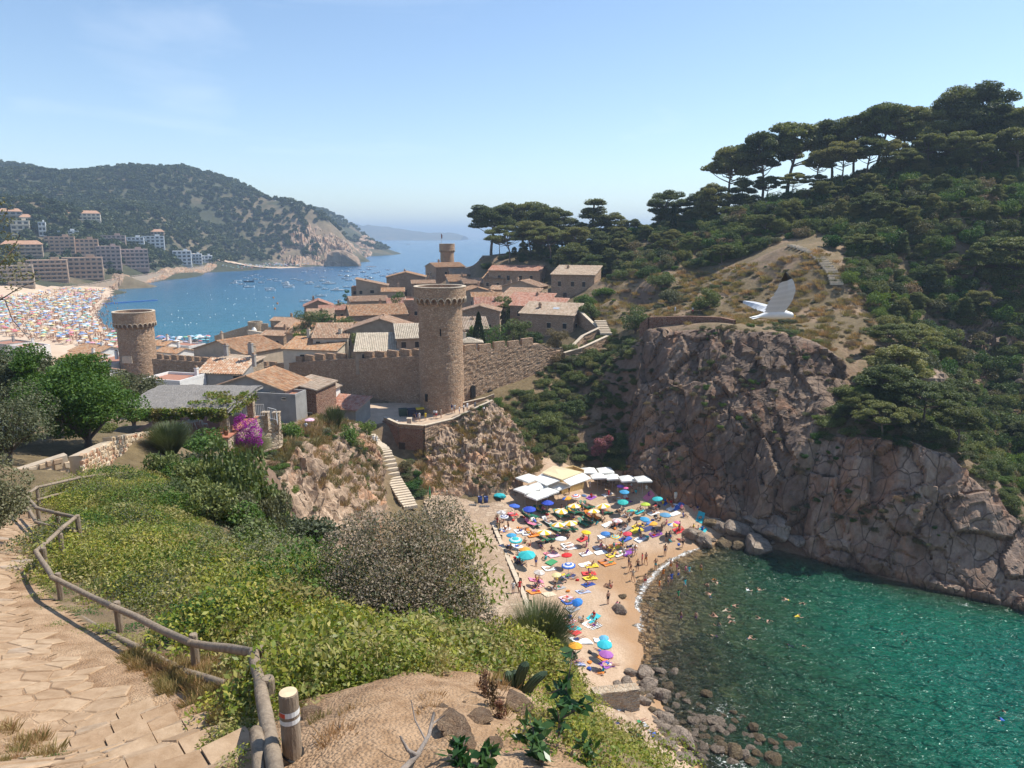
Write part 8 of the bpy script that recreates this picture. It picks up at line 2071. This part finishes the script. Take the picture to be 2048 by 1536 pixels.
steps('stone_steps','short pale steps at the lower end of the sloping hillside walls',P(1213,668,147),P(1200,640,154),8,2.4,M_coping)
M_paved=stone_mat('paved_ramp',(.42,.31,.21),(.50,.38,.27),(.56,.45,.33),.9,(.36,.26,.18),.5)
ramp_px=[(845,1002),(862,990),(900,992),(968,1008),(1010,1005),(1030,1022),(1000,1045),(985,1060),(1010,1110),(1042,1188),(1062,1240),(985,1250),(955,1180),(925,1110),(895,1070),(860,1040)]
drape('promenade',hits(ramp_px),.25,M_paved,.16,.0)
kb=empty('kerb_wall',hit(1000,1080));tagit(kb,'low stone kerb between the paved ramp and the sand','kerb')
kp=[hit(*p)for p in[(1012,1022),(986,1050),(998,1080),(1020,1130),(1046,1190),(1064,1236)]]
for a,b in zip(kp[:-1],kp[1:]):
 n=max(1,int((b-a).length/1.6))
 for k in range(n):
  c0,c1=a.lerp(b,k/n),a.lerp(b,(k+.97)/n);m=(c0+c1)/2;mb=MB();mb.box((0,0,0),((c1-c0).length,.5,.6));o=mb.build('kerb_stone',M_coping,kb,loc=tuple(m+Vector((0,0,.02))-Vector(kb.location)));o.rotation_euler=(0,0,math.atan2((c1-c0).y,(c1-c0).x))
for px,py,lab in((984,1013,'dark drain grating nearer the litter bins'),(958,1010,'dark drain grating nearer the steps')):
 g=hit(px-15,py+2);e=empty('drain_grating',(g.x,g.y,g.z+.17));tagit(e,lab,'grating');mb=MB();mb.box((0,0,.02),(1.5,.6,.04));mb.build('grating_frame',plain('iron',(.12,.11,.10),.7),e)
 for k in range(5):mb=MB();mb.box((-.6+k*.3,0,.05),(.05,.5,.03));mb.build('bar',plain('iron_dark',(.05,.05,.05),.7),e)
tw_=empty('terrace_wall',hit(1230,1398));tagit(tw_,'low rubble wall crossing the terrace below the beach','wall')
a,b=Pz(1185,1398,3.2),Pz(1275,1392,2.6);wall_run(tw_,[(a.x,a.y,4.0),(b.x,b.y,3.6)],1.0,zb=1.5,mat=M_stone_pale)
drape('terrace',[tuple(Pz(*p,2.6).xy)for p in[(1185,1410),(1275,1405),(1300,1450),(1345,1500),(1400,1545),(1250,1560),(1215,1480)]],.4,M_paved,.25,.04)
# ---------------------------------------------------------------- boulders of the shore
for k,(zx,zy,w,wet,lab)in enumerate([(640,880,70,0,'large flat boulder at the end of the sand'),(735,890,110,0,'broad moss topped boulder beside the cove water'),(835,875,75,0,'rounded boulder right of the moss topped one'),(940,895,65,0,'pale round boulder standing alone in the shallows'),(610,945,80,0,'pale boulder below the seated bathers'),(760,975,115,0,'big pale square boulder at the terrace wall'),(855,1050,115,0,'big brown boulder in the shallows'),(735,1085,80,0,'boulder leaning on the terrace corner'),(900,1000,80,1,'wet boulder behind the big brown one'),(540,955,60,0,'grey boulder by the seated group'),(1175,1085,65,1,'wet boulder lying alone off the terrace'),(885,1210,110,0,'long grey boulder below the terrace corner'),(875,1275,90,0,'grey boulder under the long grey one'),(1080,1255,80,0,'upright boulder at the water edge'),(1155,1265,65,0,'pale boulder right of the upright one'),(1235,1290,95,0,'tall pale boulder in the swash'),(1300,1255,55,0,'flat boulder beside the tall pale one'),(1010,1355,150,0,'largest angular grey boulder of the shore'),(900,1380,110,0,'grey boulder left of the largest angular one'),(1150,1310,60,0,'small boulder in front of the upright one'),(1505,1280,75,1,'yellow algae covered boulder, upper of two'),(1545,1355,75,1,'yellow algae covered boulder, lower of two'),(1150,1445,70,0,'pebbly boulder at the foot of the largest one'),(1290,1420,90,1,'mossy boulder by the breaking water'),(1370,1455,110,1,'dark boulder by the breaking water'),(1440,1480,80,0,'pale boulder nearest the foam'),(1250,1490,90,0,'grey boulder at the bottom edge'),(1040,1490,90,0,'dark grey boulder at the bottom edge'),(1480,1510,90,1,'brown boulder at the bottom edge beside the foam'),(1640,1500,110,1,'dark brown boulder at the bottom edge furthest out'),(1540,1470,70,1,'wet brown boulder between the pale one and the foam'),(980,1470,80,0,'rounded boulder under the terrace edge'),(1350,1520,80,0,'grey boulder at the very bottom edge'),(1350,1160,50,1,'small yellowish rock in the swash'),(1300,1190,40,1,'low wet rock in the swash'),(1010,1240,50,1,'low wet rock at the terrace foot'),(790,1140,60,1,'wet rock at the terrace corner'),(830,1340,60,0,'grey rock beneath the terrace edge'),(560,410+30,90,0,'lone dark rock on the wet sand with two people sitting')]):
 px,py=zc(zx,zy);q=hit(px,py)
 if q is None or q.z<-1.2:q=Pz(px,py,-.3)
 boulder(px,py,w*.34,lab,M_boulder_wet if wet else M_boulder,base=(q.x,q.y,max(q.z,-.15)),hgt=.95)
for px,py,w,lab in[(1512,1108,62,'pale flat topped boulder in the water beside the cliff'),(1405,1085,46,'slab boulder where the foam meets the rocks'),(1440,1058,40,'rounded boulder above the slab boulder'),(1480,1065,50,'brown boulder in the heap under the cliff'),(1520,1058,44,'square boulder in the heap under the cliff'),(1555,1075,50,'dark boulder in the shade of the sea cliff'),(1560,1050,44,'boulder piled against the cliff corner'),(1500,1040,36,'small boulder on top of the heap under the cliff'),(1450,1090,30,'low rock in the shallows by the slab'),(1590,1085,40,'boulder wedged at the cliff corner'),(1380,1075,34,'grey slab rock next to the sunbathers'),(1420,1050,30,'small boulder beside the turquoise towels'),(1475,1105,26,'low wet rock beside the pale flat topped boulder'),(1535,1030,34,'boulder at the foot of the cliff cleft'),(1245,1195,18,'small dark rock in the wet sand')]:
 q=hit(px,py);boulder(px,py,w,lab,M_boulder if w>30 else M_boulder_wet,base=(q.x,q.y,max(q.z,-.1)),hgt=.95)
for px,py,t,w,lab in[(1852,762,112.5,85,'pale crag standing above the cliff pines'),(1825,790,111,50,'lower shoulder of the pale crag'),(1880,775,113,40,'right hand block of the pale crag')]:
 q=P(px,py,t);me=ROCKS[(px//7)%9].copy();me.materials.clear();me.materials.append(M_rock_pale);s=w/FPX*t/2;o=link('rock_crag',me,None,q);o.scale=(s,s,s*1.15);tagit(o,lab,'rock')
g_=np.random.default_rng(31);SUB=[m.copy()for m in ROCKS[:5]]
for m in SUB:m.materials.clear();m.materials.append(M_boulder_wet)
q=np.concatenate([scatter_px(pl,n,41+i)for i,(pl,n)in enumerate([([(1290,1330),(1400,1260),(1560,1330),(1750,1420),(1800,1536),(1450,1536),(1310,1400)],420),([(1330,1380),(1450,1400),(1560,1536),(1400,1536)],160),([(1400,1100),(1500,1110),(1650,1150),(1560,1180)],60)])])
gn_scatter('submerged_rocks',q,g_.uniform(.2,.95,(len(q),1))*np.array([[1.2,1,.55]]),SUB,'dark rocks seen through the shallow water',9)
SH2=[m.copy()for m in ROCKS[:6]]
for k,m in enumerate(SH2):m.materials.clear();m.materials.append(M_boulder_wet if k%3==0 else M_boulder)
q=np.concatenate([scatter_px(pl,n,51+i)for i,(pl,n)in enumerate([([(1262,1340),(1320,1340),(1400,1440),(1460,1536),(1380,1536),(1300,1440)],190),([(1380,1420),(1480,1450),(1600,1536),(1420,1536)],70),([(1400,1075),(1560,1045),(1600,1090),(1500,1100)],60)])])
q[:,2]=np.maximum(q[:,2],-.1)
gn_scatter('shore_rocks',q,g_.uniform(.12,.5,(len(q),1))*np.array([[1.1,1,.8]]),SH2,'smaller rocks strewn between the boulders of the shore',10)
# ---------------------------------------------------------------- the bay: town, far beach, boats
def za(zx,zy):return zx*.25390625,320+zy*.25390625
def zv(zx,zy):return 440+zx*.25390625,400+zy*.25390625
W_brown=plain('brown_concrete',(.42,.29,.20),.9,.1,.3);W_pinkish=plain('pinkish_render',(.42,.31,.26),.9,.1,.3);W_far=plain('far_white',(.58,.58,.57),.8)
def far_block(box,t,floors,nw,mat,label,roof=None,depth=14,rz=0,step=0.0,balcony=True):
 x0,y0=za(box[0],box[1]);x1,y1=za(box[2],box[3])
 a=hit((x0+x1)/2,y1,0,400)or P((x0+x1)/2,y1,t);t=proj(*a)[2];t=t if t<1000 else 800;top=P((x0+x1)/2,y0,t).z;w=(x1-x0)/FPX*t;h=top-a.z
 e=empty('apartment_building' if floors>2 else 'villa',a,R(rz*.4)-math.atan2(a.x,a.y)*.9);tagit(e,label,'building')
 fh=h/floors
 for f in range(floors):
  mb=MB();d=depth-step*f;y=(depth-d)/2+depth/2
  mb.box((0,y,fh*(f+.5)-(1.5 if f==0 else 0)),(w,d,fh+(3 if f==0 else 0)));mb.build('storey',mat,e)
  yf=depth-d-.02
  if balcony:
   mb=MB();mb.box((0,yf-.75,fh*f+.12),(w*.98,1.5,.22));mb.box((0,yf-1.42,fh*f+.7),(w*.98,.14,.95));mb.build('balcony',mat,e)['kind']='stuff'
  wm=MB();ww=w/nw*.62;wm.box((0,0,0),(ww,.16,fh*.52));me=wm.mesh('window',M_glass_dark)
  for k in range(nw):link('window',me,e,(w*((k+.5)/nw-.5),yf,fh*(f+.55)))
 if roof:
  mb=MB();mb.add([(-w/2-.6,-.6,h),(w/2+.6,-.6,h),(w/2+.6,depth+.6,h),(-w/2-.6,depth+.6,h),(-w/2+3,depth/2,h+3),(w/2-3,depth/2,h+3)],[(3,2,1,0),(0,1,5,4),(1,2,5),(2,3,4,5),(3,0,4)]);mb.build('roof',roof,e)
 else:
  mb=MB();mb.box((0,depth/2+step*floors/2,h+.15),(w+.3,depth-step*floors+.3,.3));mb.box((w*.2,depth/2+step*floors/2,h+1.2),(w*.2,4,1.9));mb.build('roof',mat,e)['kind']='stuff'
T_far=plain('far_tile',(.42,.24,.15),.9,.15,.5)
for a in[((250,790,520,950),560,5,7,W_brown,'brown apartment block with stacked balconies on the bay promenade'),((525,770,800,940),572,5,7,W_brown,'second brown apartment block adjoining the first along the promenade',None,14,0,.8),((375,605,580,745),640,5,6,W_brown,'upper terraced brown hotel behind the promenade blocks',None,16,0,1.2),((580,625,770,780),650,5,6,W_brown,'terraced brown hotel wing stepping down towards the sea',None,16,0,1.6),((780,680,950,860),640,6,5,W_pinkish,'pinkish terraced block in the middle of the bay front',None,16,0,1.0),((945,705,1165,855),662,5,7,W_pinkish,'rounded balcony block at the sea end of the promenade',None,15,8,.4),((45,665,315,755),520,3,7,W_tan,'tan apartment house with brown hipped roof above the beach',T_far),((0,835,250,1000),455,5,6,W_tan,'whitish terraced apartments at the picture edge above the beach',None,14,0,1.0),((530,420,775,475),765,2,8,W_cream,'cream villa with orange roof high on the wooded hill',T_far),((470,560,612,612),665,2,4,W_far,'white flat roofed villa behind the brown hotel'),((790,595,980,672),705,3,6,W_pinkish,'pale apartment house among the pines above the pinkish block'),((985,610,1130,690),745,3,5,W_far,'white apartment house left of the stepped white hotel'),((1130,600,1290,705),748,4,5,W_far,'stepped white hotel on the slope by the pines',None,14,0,1.2),((1195,565,1290,620),790,2,4,W_brown,'brown roofed house above the stepped white hotel',T_far),((1372,718,1505,830),800,4,4,W_far,'white stepped hotel at the end of the promenade',None,16,0,1.5),((1500,742,1590,818),828,3,4,W_far,'white cubic building right of the stepped hotel'),((1588,755,1670,808),850,2,3,W_far,'lowest white building before the second beach'),((5,405,165,470),620,2,4,W_grey,'grey villa at the top of the picture edge hill',T_far),((105,478,230,590),585,3,3,W_cream,'cream house with arched windows on the left hill'),((315,490,365,600),600,3,2,W_far,'narrow white house between the pines'),((165,450,250,500),640,1,3,W_cream,'small cream house above the arched window house',T_far)]:far_block(*a)
cliff('rocky_shore',CC((216,590,506),(240,578,566),(330,560,677),(380,552,745),(415,546,815),(440,543,850)),CC((190,572,540),(240,560,590),(330,547,705),(380,540,775),(415,534,840),(450,532,880)),M_rock_pale,2.2,1.6,(9,9,7),-1,53,1.0)
cliff('rocky_cape',CC((552,524,1040),(600,536,950),(650,532,985),(700,527,1050),(712,524,1120)),CC((560,470,1085),(600,440,1120),(640,455,1125),(680,478,1135),(700,490,1150)),M_rock_pale,3.5,5.0,(26,26,40),-2,63,2.0,streak=3.0)
cliff('outer_cape',CC((712,524,1130),(730,518,1300),(748,510,1520),(757,503,1840)),CC((690,492,1160),(704,482,1450),(718,476,1650),(738,489,1810)),M_rock_pale,5,5.0,(26,26,40),-2,73,2.0,streak=3.0)
def promenade():
 pts=[(-60,612,415),(0,602,440),(60,588,475),(120,578,505),(180,570,535),(240,558,572),(290,551,630),(330,545,692),(375,538,765),(412,532,832)]
 W=[P(*p)for p in pts];mb=MB()
 for a,b in zip(W[:-1],W[1:]):
  o=Vector((-3.5,9,0))
  mb.add([a,b,b+o,a+o,a-Vector((0,0,7)),b-Vector((0,0,7))],[(0,1,2,3),(4,5,1,0)])
 tagit(mb.build('promenade',W_tan),kind='structure')
 e=empty('promenade_railing',W[3]);tagit(e,'post and rail balustrade along the bay promenade above the beach','railing')
 me=None
 for a,b in zip(W[:-1],W[1:]):
  L=(b-a).length;n=int(L/6);r=MB();r.tube([a+Vector((0,0,1.1))-W[3],b+Vector((0,0,1.1))-W[3]],.14,4);r.build('rail',W_pinkish,e)
  if me is None:q=MB();q.box((0,0,.55),(.35,.35,1.3));me=q.mesh('post',W_pinkish)
  for k in range(n):link('post',me,e,a.lerp(b,k/n)-W[3])
promenade()
for px,py,t,w,h,lab in[(682,533,985,64,1.1,'large reddish islet rock off the second beach'),(664,535,980,34,.8,'lower shoulder of the islet rock'),(750,503,1840,36,.75,'long sea rock off the far cape'),(765,503,1850,34,.6,'outer sloping sea rock off the far cape'),(706,503,1500,22,1.3,'pointed sea stack nearest the cape'),(726,504,1550,16,1.2,'second pointed sea stack off the cape'),(742,531,960,20,.15,'flat reef awash right of the islet'),(940,530,420,70,.8,'reddish sea rock behind the village houses')]:
 q=P(px,py,t);q.z=0 if t>450 else 14;me=ROCKS[px%9].copy();me.materials.clear();me.materials.append(M_rock_pale);s=w/FPX*t/2;o=link('sea_rock',me,None,q);o.scale=(s,s*.7,s*h);tagit(o,lab,'rock')
M_hull=plain('hull_white',(.80,.80,.79),.3);M_navy=plain('hull_dark',(.03,.04,.07),.35);M_deckb=plain('boat_deck',(.62,.58,.5),.6);M_cover=plain('boat_cover',(.08,.14,.3),.7)
def boat_proto(kind):
 L={'motorboat':6.0,'cabin boat':7.5,'cruiser':11,'rib':6}[kind];B=L*.33
 def add(e):
  st=[(-.5,.82,.0),(-.2,1,.0),(.15,.95,.02),(.38,.6,.1),(.5,.02,.2)];vs=[];n=len(st)
  for x,w,z in st:vs+=[(x*L,-B/2*w,.75+z*2),(x*L,-B/2*w*.6,-.2),(x*L,B/2*w*.6,-.2),(x*L,B/2*w,.75+z*2)]
  fs=[(0,1,2,3)]+[f for i in range(n-1)for f in((i*4,i*4+4,i*4+5,i*4+1),(i*4+1,i*4+5,i*4+6,i*4+2),(i*4+2,i*4+6,i*4+7,i*4+3))]
  h=MB();h.add(vs,fs);h.build('hull',M_navy if kind=='rib' else M_hull,e)
  d=MB();d.add([v for i in range(n)for v in((st[i][0]*L*.96,-B/2*st[i][1]*.86,.62+st[i][2]*2),(st[i][0]*L*.96,B/2*st[i][1]*.86,.62+st[i][2]*2))],[(i*2,i*2+2,i*2+3,i*2+1)for i in range(n-1)]);d.build('deck',M_deckb,e)
  if kind in('cabin boat','cruiser'):
   c=MB();c.box((L*.08,0,1.2),(L*.4,B*.66,1.0),taper=.85);cb=c.build('cabin',M_hull,e);wnd=MB();wnd.box((L*.08,0,1.35),(L*.36,B*.69,.35),taper=.9);wnd.build('window',M_glass_dark,cb)
   if kind=='cruiser':c=MB();c.box((0,0,2.1),(L*.22,B*.55,.5));c.build('flybridge',M_hull,e)
  else:
   c=MB();c.add([(L*.06,-B*.3,.8),(L*.06,B*.3,.8),(-.0,B*.26,1.35),(0,-B*.26,1.35),(L*.08,-B*.3,.8),(L*.08,B*.3,.8),(.03*L,B*.26,1.35),(.03*L,-B*.26,1.35)],[(3,2,1,0),(4,5,6,7),(0,1,5,4),(2,3,7,6),(1,2,6,5),(3,0,4,7)]);c.build('windscreen',M_glass_dark,e)
   c=MB();c.box((-L*.15,0,.85),(L*.12,B*.5,.5));c.build('console',M_hull,e)
  m=MB();m.box((-L*.53,0,.7),(.4,.35,.9));m.build('outboard_motor',M_navy,e)
 return L,add
BP={};BOATS=[]
for zx,zy,w in[(115,657,60),(140,640,55),(178,668,58),(205,618,40),(230,647,75),(233,690,80),(245,600,35),(285,628,45),(285,592,35),(330,655,60),(325,605,35),(390,632,50),(432,625,45),(455,642,55),(390,703,75),(402,717,75),(520,658,70),(535,676,85),(545,692,80),(580,628,55),(632,637,55),(745,580,40),(660,570,40),(720,555,45),(708,655,65),(705,664,65),(780,688,65),(825,705,55),(810,615,50),(810,640,60),(855,662,105),(925,715,110),(945,597,45),(1008,690,70),(1005,605,65),(990,622,60),(1018,635,60),(1008,568,55),(1070,595,50),(955,563,35),(1025,545,40),(875,550,45),(820,562,35),(1100,547,35),(1125,572,50),(1155,603,45),(1187,618,55),(1175,550,45),(1215,580,40),(1248,572,40),(1290,600,55),(1320,552,35),(1340,585,50),(1385,575,40),(800,760,80),(672,802,90),(935,795,40),(1480,352,30)]:
 px,py=zv(zx,zy);q=Pz(px,py,0);f=proj(*q)[2];L=w*.254/FPX*f
 kind='cruiser' if w>100 else 'rib' if w==75 and zx==230 else 'cabin boat' if random.random()<.3 else 'motorboat'
 rz=R(random.choice([0,180])+random.uniform(-28,28));key=kind
 if key not in BP:
  e=empty('motor_boat' if kind!='rib' else 'inflatable_boat',q,rz);BP[key]=(e,boat_proto(kind)[0]);boat_proto(kind)[1](e)
 else:
  e=copy_tree(BP[key][0]);e.location=q;e.rotation_euler=(0,0,rz)
 s=max(.6,L/BP[key][1]);e.scale=(s,s,s);e['category']='boat';e['group']='boats moored in the bay'
 row='close to the village houses' if py>580 else 'in the near part of the moorings' if py>565 else 'in the middle of the moorings' if py>556 else 'at the far edge of the moorings' if py>500 else 'racing far out at sea'
 BOATS.append((e,'%s %s %s'%({'rib':'dark inflatable boat','cruiser':'large white cabin cruiser'}.get(kind,'white '+kind),'moored' if 'sea' not in row else 'seen',row),px))
finish_labels(BOATS)
bu=MB();bu.lathe([(.01,-.2),(.22,-.1),(.25,.15),(.16,.35),(.01,.4)],8);bme=bu.mesh('buoy',plain('buoy_white',(.8,.8,.78),.4),True)
g=np.random.default_rng(12)
for k in range(46):
 px,py=(g.uniform(325,560),g.uniform(572,655))if k>12 else(g.uniform(450,540),g.uniform(560,600));q=Pz(px,py,0)
 if q.y<215:continue
 tagit(link('buoy',bme,None,q),'small white marker buoy floating in the bathing bay','buoy','white buoys of the bay')
bo=bme.copy();bo.materials.clear();bo.materials.append(cloth('orange'))
for zx,zy,lab in((433,860,'orange buoy nearest the village shore'),(453,818,'orange buoy behind the nearest orange one'),(421,772,'dark orange buoy furthest out')):o=link('buoy',bo,None,Pz(*zv(zx,zy),0));o.scale=(2.2,2.2,2.2);tagit(o,lab,'buoy')
po=empty('floating_pontoon',Pz(255,606,0));tagit(po,'blue floating pontoon reaching out from the crowded beach','pontoon')
a,b=Pz(196,609,0),Pz(314,601,0);M_pon=plain('pontoon_blue',(.03,.12,.36),.6);q=MB();q.box((0,0,.2),((b-a).length/20*.95,2.4,.7));me=q.mesh('float',M_pon)
for k in range(20):o=link('float',me,po,a.lerp(b,(k+.5)/20)-po.location);o.rotation_euler=(0,0,math.atan2((b-a).y,(b-a).x))
shore=[(0,596),(60,590),(130,583),(212,581),(204,600),(182,622),(186,645),(210,662),(248,676),(248,745),(200,700),(120,690),(60,680),(0,672)]
pts=np.concatenate([scatter_px(shore,720,21,640,200),scatter_px([(318,684),(420,682),(415,693),(318,700)],60,22,400,200),scatter_px([(430,534),(560,527),(640,531),(560,537),(440,543)],240,23,1300,600)])
pts=pts[np.argsort(np.hypot(pts[:,0],pts[:,1]))]
FC=[('blue',(.10,.22,.5)),('turquoise',(.12,.45,.5)),('white',(.76,.76,.74)),('yellow',(.72,.55,.16)),('orange',(.7,.28,.04)),('red',(.6,.06,.06)),('pink',(.66,.25,.36)),('green',(.12,.4,.2)),('pale blue',(.3,.5,.66)),('navy',(.04,.06,.2)),('beige',(.6,.5,.38))]
FM=[]
for nm,c in FC:
 mb,hs=canopy_meshes(.95,lambda a,b:0);mb.v=[(x,y,z+1.8)for x,y,z in mb.v];mb.tube([(0,0,-.2),(0,0,2.2)],.03,4,1)
 FM.append(mb.mesh('beach_umbrella',[plain('far_'+nm,[v*.75+.12 for v in c],.8),M_steel]))
wts=[.2,.12,.17,.13,.07,.07,.05,.05,.06,.05,.03];g=np.random.default_rng(77);ci=g.choice(len(FC),len(pts),p=wts)
for k in range(min(300,len(pts))):
 x,y,z=pts[k];o=link('beach_umbrella',FM[ci[k]],None,(x,y,z+.4));o.scale=(g.uniform(.8,1.2),)*3;o.rotation_euler=(g.uniform(-.1,.1),g.uniform(-.1,.1),0)
 tagit(o,'%s parasol among the crowd on the long bay beach'%FC[ci[k]][0],'parasol','%s parasols on the bay beach'%FC[ci[k]][0])
for j,(nm,c)in enumerate(FC):
 q=pts[300:][ci[300:]==j]
 if len(q):q=q+np.array([0,0,.4]);gn_scatter('beach_umbrellas',q,g.uniform(.8,1.25,len(q)),[FM[j]],'%s parasols crowding the rest of the bay beach'%nm,j)
def bather(pose,mi,wear):
 m=PM[pose].copy();m.materials.clear()
 for x in(SKINS[mi],cloth(wear),cloth(wear)if mi else SKINS[mi],HAIRS[0],SKINS[mi]):m.materials.append(x)
 return m
BM=[bather('standing',0,'red'),bather('standing',1,'navy'),bather('walking',1,'black'),bather('sitting',0,'blue'),bather('lying face up',0,'white'),bather('sitting',1,'pink'),bather('lying face down',1,'turquoise')]
q=np.concatenate([scatter_px(shore,1900,31,640,200),scatter_px([(318,684),(420,682),(415,693),(318,700)],90,32,400,200),scatter_px([(430,534),(560,527),(640,531),(560,537),(440,543)],320,33,1300,600)])+np.array([0,0,.4])
gn_scatter('crowd',q,np.full(len(q),1.1),BM,'crowd of bathers on the long bay beach',5)
w=[]
for k in range(420):
 s=g.random();i=g.integers(2,8);a_,b_=shore[i],shore[i+1];px,py=a_[0]+(b_[0]-a_[0])*s+abs(g.normal(0,14)),a_[1]+(b_[1]-a_[1])*s+g.normal(0,2);v=Pz(px,py,0)
 if hz(v.x,v.y)<.3:w.append((v.x,v.y,-.8))
gn_scatter('crowd',np.array(w),np.full(len(w),1.1),BM[:3],'bathers wading off the long bay beach',6)
bt=[m.copy()for m in(PM['lying face up'],)*0]
# ---------------------------------------------------------------- the gull in flight
def gull():
 c=P(1549,622,9.0);e=empty('flying_gull',c);tagit(e,'white gull with dark wing tips gliding over the cliff','gull');k=9/FPX
 Mw=plain('gull_white',(.82,.81,.78),.7);Mg=plain('gull_grey',(.60,.61,.62),.7);Mt=plain('gull_tip',(.035,.033,.033),.7);Mb=plain('gull_bill',(.62,.38,.05),.4);Me=plain('gull_eye',(.01,.01,.01),.2)
 def w(px,py,d=0.0):return Vector(((px-1549)*k,d,-(py-622)*k))
 prof=[(1504,634,.012,.004),(1516,633,.03,.012),(1528,631,.042,.03),(1540,628,.055,.054),(1552,627,.06,.062),(1564,627,.05,.056),(1573,629,.038,.042),(1579,630,.034,.036),(1584,630.5,.03,.031),(1587,631,.018,.018)]
 vs,fs=[],[];n=14
 for px,py,ry,rz in prof:
  q=w(px,py)
  for i in range(n):a=2*math.pi*i/n;vs.append((q.x,q.y+ry*1.15*math.cos(a),q.z+rz*1.2*math.sin(a)))
 for j in range(len(prof)-1):
  for i in range(n):fs.append((j*n+i,j*n+(i+1)%n,(j+1)*n+(i+1)%n,(j+1)*n+i))
 fs+=[tuple(range(n)),tuple((len(prof)-1)*n+i for i in range(n-1,-1,-1))]
 b=MB();b.add(vs,fs);body=b.build('body',Mw,e,True)
 t=MB();a,b_=w(1520,633),w(1503,637)
 for i in range(5):y=(i-2)*.03;t.add([a+Vector((0,y*.5-.012,.0)),a+Vector((0,y*.5+.012,0)),b_+Vector((0,y+.02,.002*i)),b_+Vector((0,y-.02,.002*i)),a+Vector((0,y*.5,-.012))],[(0,1,2,3),(3,2,4),(0,3,4),(2,1,4)])
 t.build('tail',Mw,e)
 bl=MB();bl.tube([w(1586,630.5),w(1591,631.5),w(1593,634)],[.011,.008,.002],7);bl.build('bill',Mb,e,True)
 for s in(-1,1):y=MB();y.lathe([(.001,-.006),(.006,0),(.001,.006)],8);o=y.build('eye',Me,e,True,w(1583,629)+Vector((0,s*.027,0)))
 def wing(name,lead,trail,dl,dt,tipn):
  m=len(lead);up=MB();ns=40
  L=[w(*p,d)for p,d in zip(lead,dl)];T=[w(*p,d)for p,d in zip(trail,dt)]
  def at(A,s):i=min(m-2,int(s*(m-1)));f=s*(m-1)-i;return A[i].lerp(A[i+1],f)
  N_=15
  for i in range(N_):
   s0,s1=i/N_,(i+1.12)/N_
   s1=min(1,s1);a,b2,c2,d2=at(L,s0),at(L,s1),at(T,s1),at(T,s0)
   tip=(at(T,(s0+s1)/2)-at(L,(s0+s1)/2))*random.uniform(.06,.2)
   nrm=(b2-a).cross(d2-a).normalized()*(.004+.0012*(i%2))
   mid0,mid1=a.lerp(d2,.45)+nrm*3,b2.lerp(c2,.45)+nrm*3
   mi=2 if i>=N_-3 else(1 if i%2 else 3)
   up.add([a,b2,mid1,mid0,c2+tip*.4,d2+tip,a-nrm*2,b2-nrm*2,c2+tip*.4-nrm,d2+tip-nrm],[(0,1,2,3),(3,2,4,5),(7,6,9,8),(0,6,7,1),(4,8,9,5)],mi)
  o=up.build(name,[Mw,Mg,Mt,plain('gull_pale',(.66,.67,.68),.7)],e,False);return o
 wing('wing',[(1566,624),(1577,600),(1579,578),(1571,560),(1553,542)],[(1531,624),(1534,604),(1542,588),(1546,568),(1550,546)],[-.05,-.10,-.15,-.18,-.22],[-.05,-.09,-.13,-.17,-.22],3)
 wing('wing',[(1562,622),(1545,612),(1530,609),(1518,609),(1506,610)],[(1532,624),(1527,622),(1520,618),(1513,614),(1506,612)],[.05,.22,.38,.52,.62],[.05,.2,.36,.5,.62],3)
 f=MB();f.tube([w(1530,636),w(1518,637.5)],[.012,.005],6);f.build('foot',plain('gull_foot',(.5,.38,.2),.6),e)
gull()
# ---------------------------------------------------------------- air
def haze():
 m=bpy.data.materials.new('haze');m.use_nodes=True
 nt=m.node_tree;nt.nodes.clear()
 o=nt.nodes.new('ShaderNodeOutputMaterial');v=nt.nodes.new('ShaderNodeVolumePrincipled')
 v.inputs['Color'].default_value=(0.60,0.78,1.0,1)
 v.inputs['Density'].default_value=0.00022
 v.inputs['Anisotropy'].default_value=0.1
 nt.links.new(v.outputs[0],o.inputs['Volume'])
 mb=MB();mb.box((0,12000,99.5),(52000,26000,230))
 h=mb.build('haze',m)
 h['kind']='stuff'
haze()
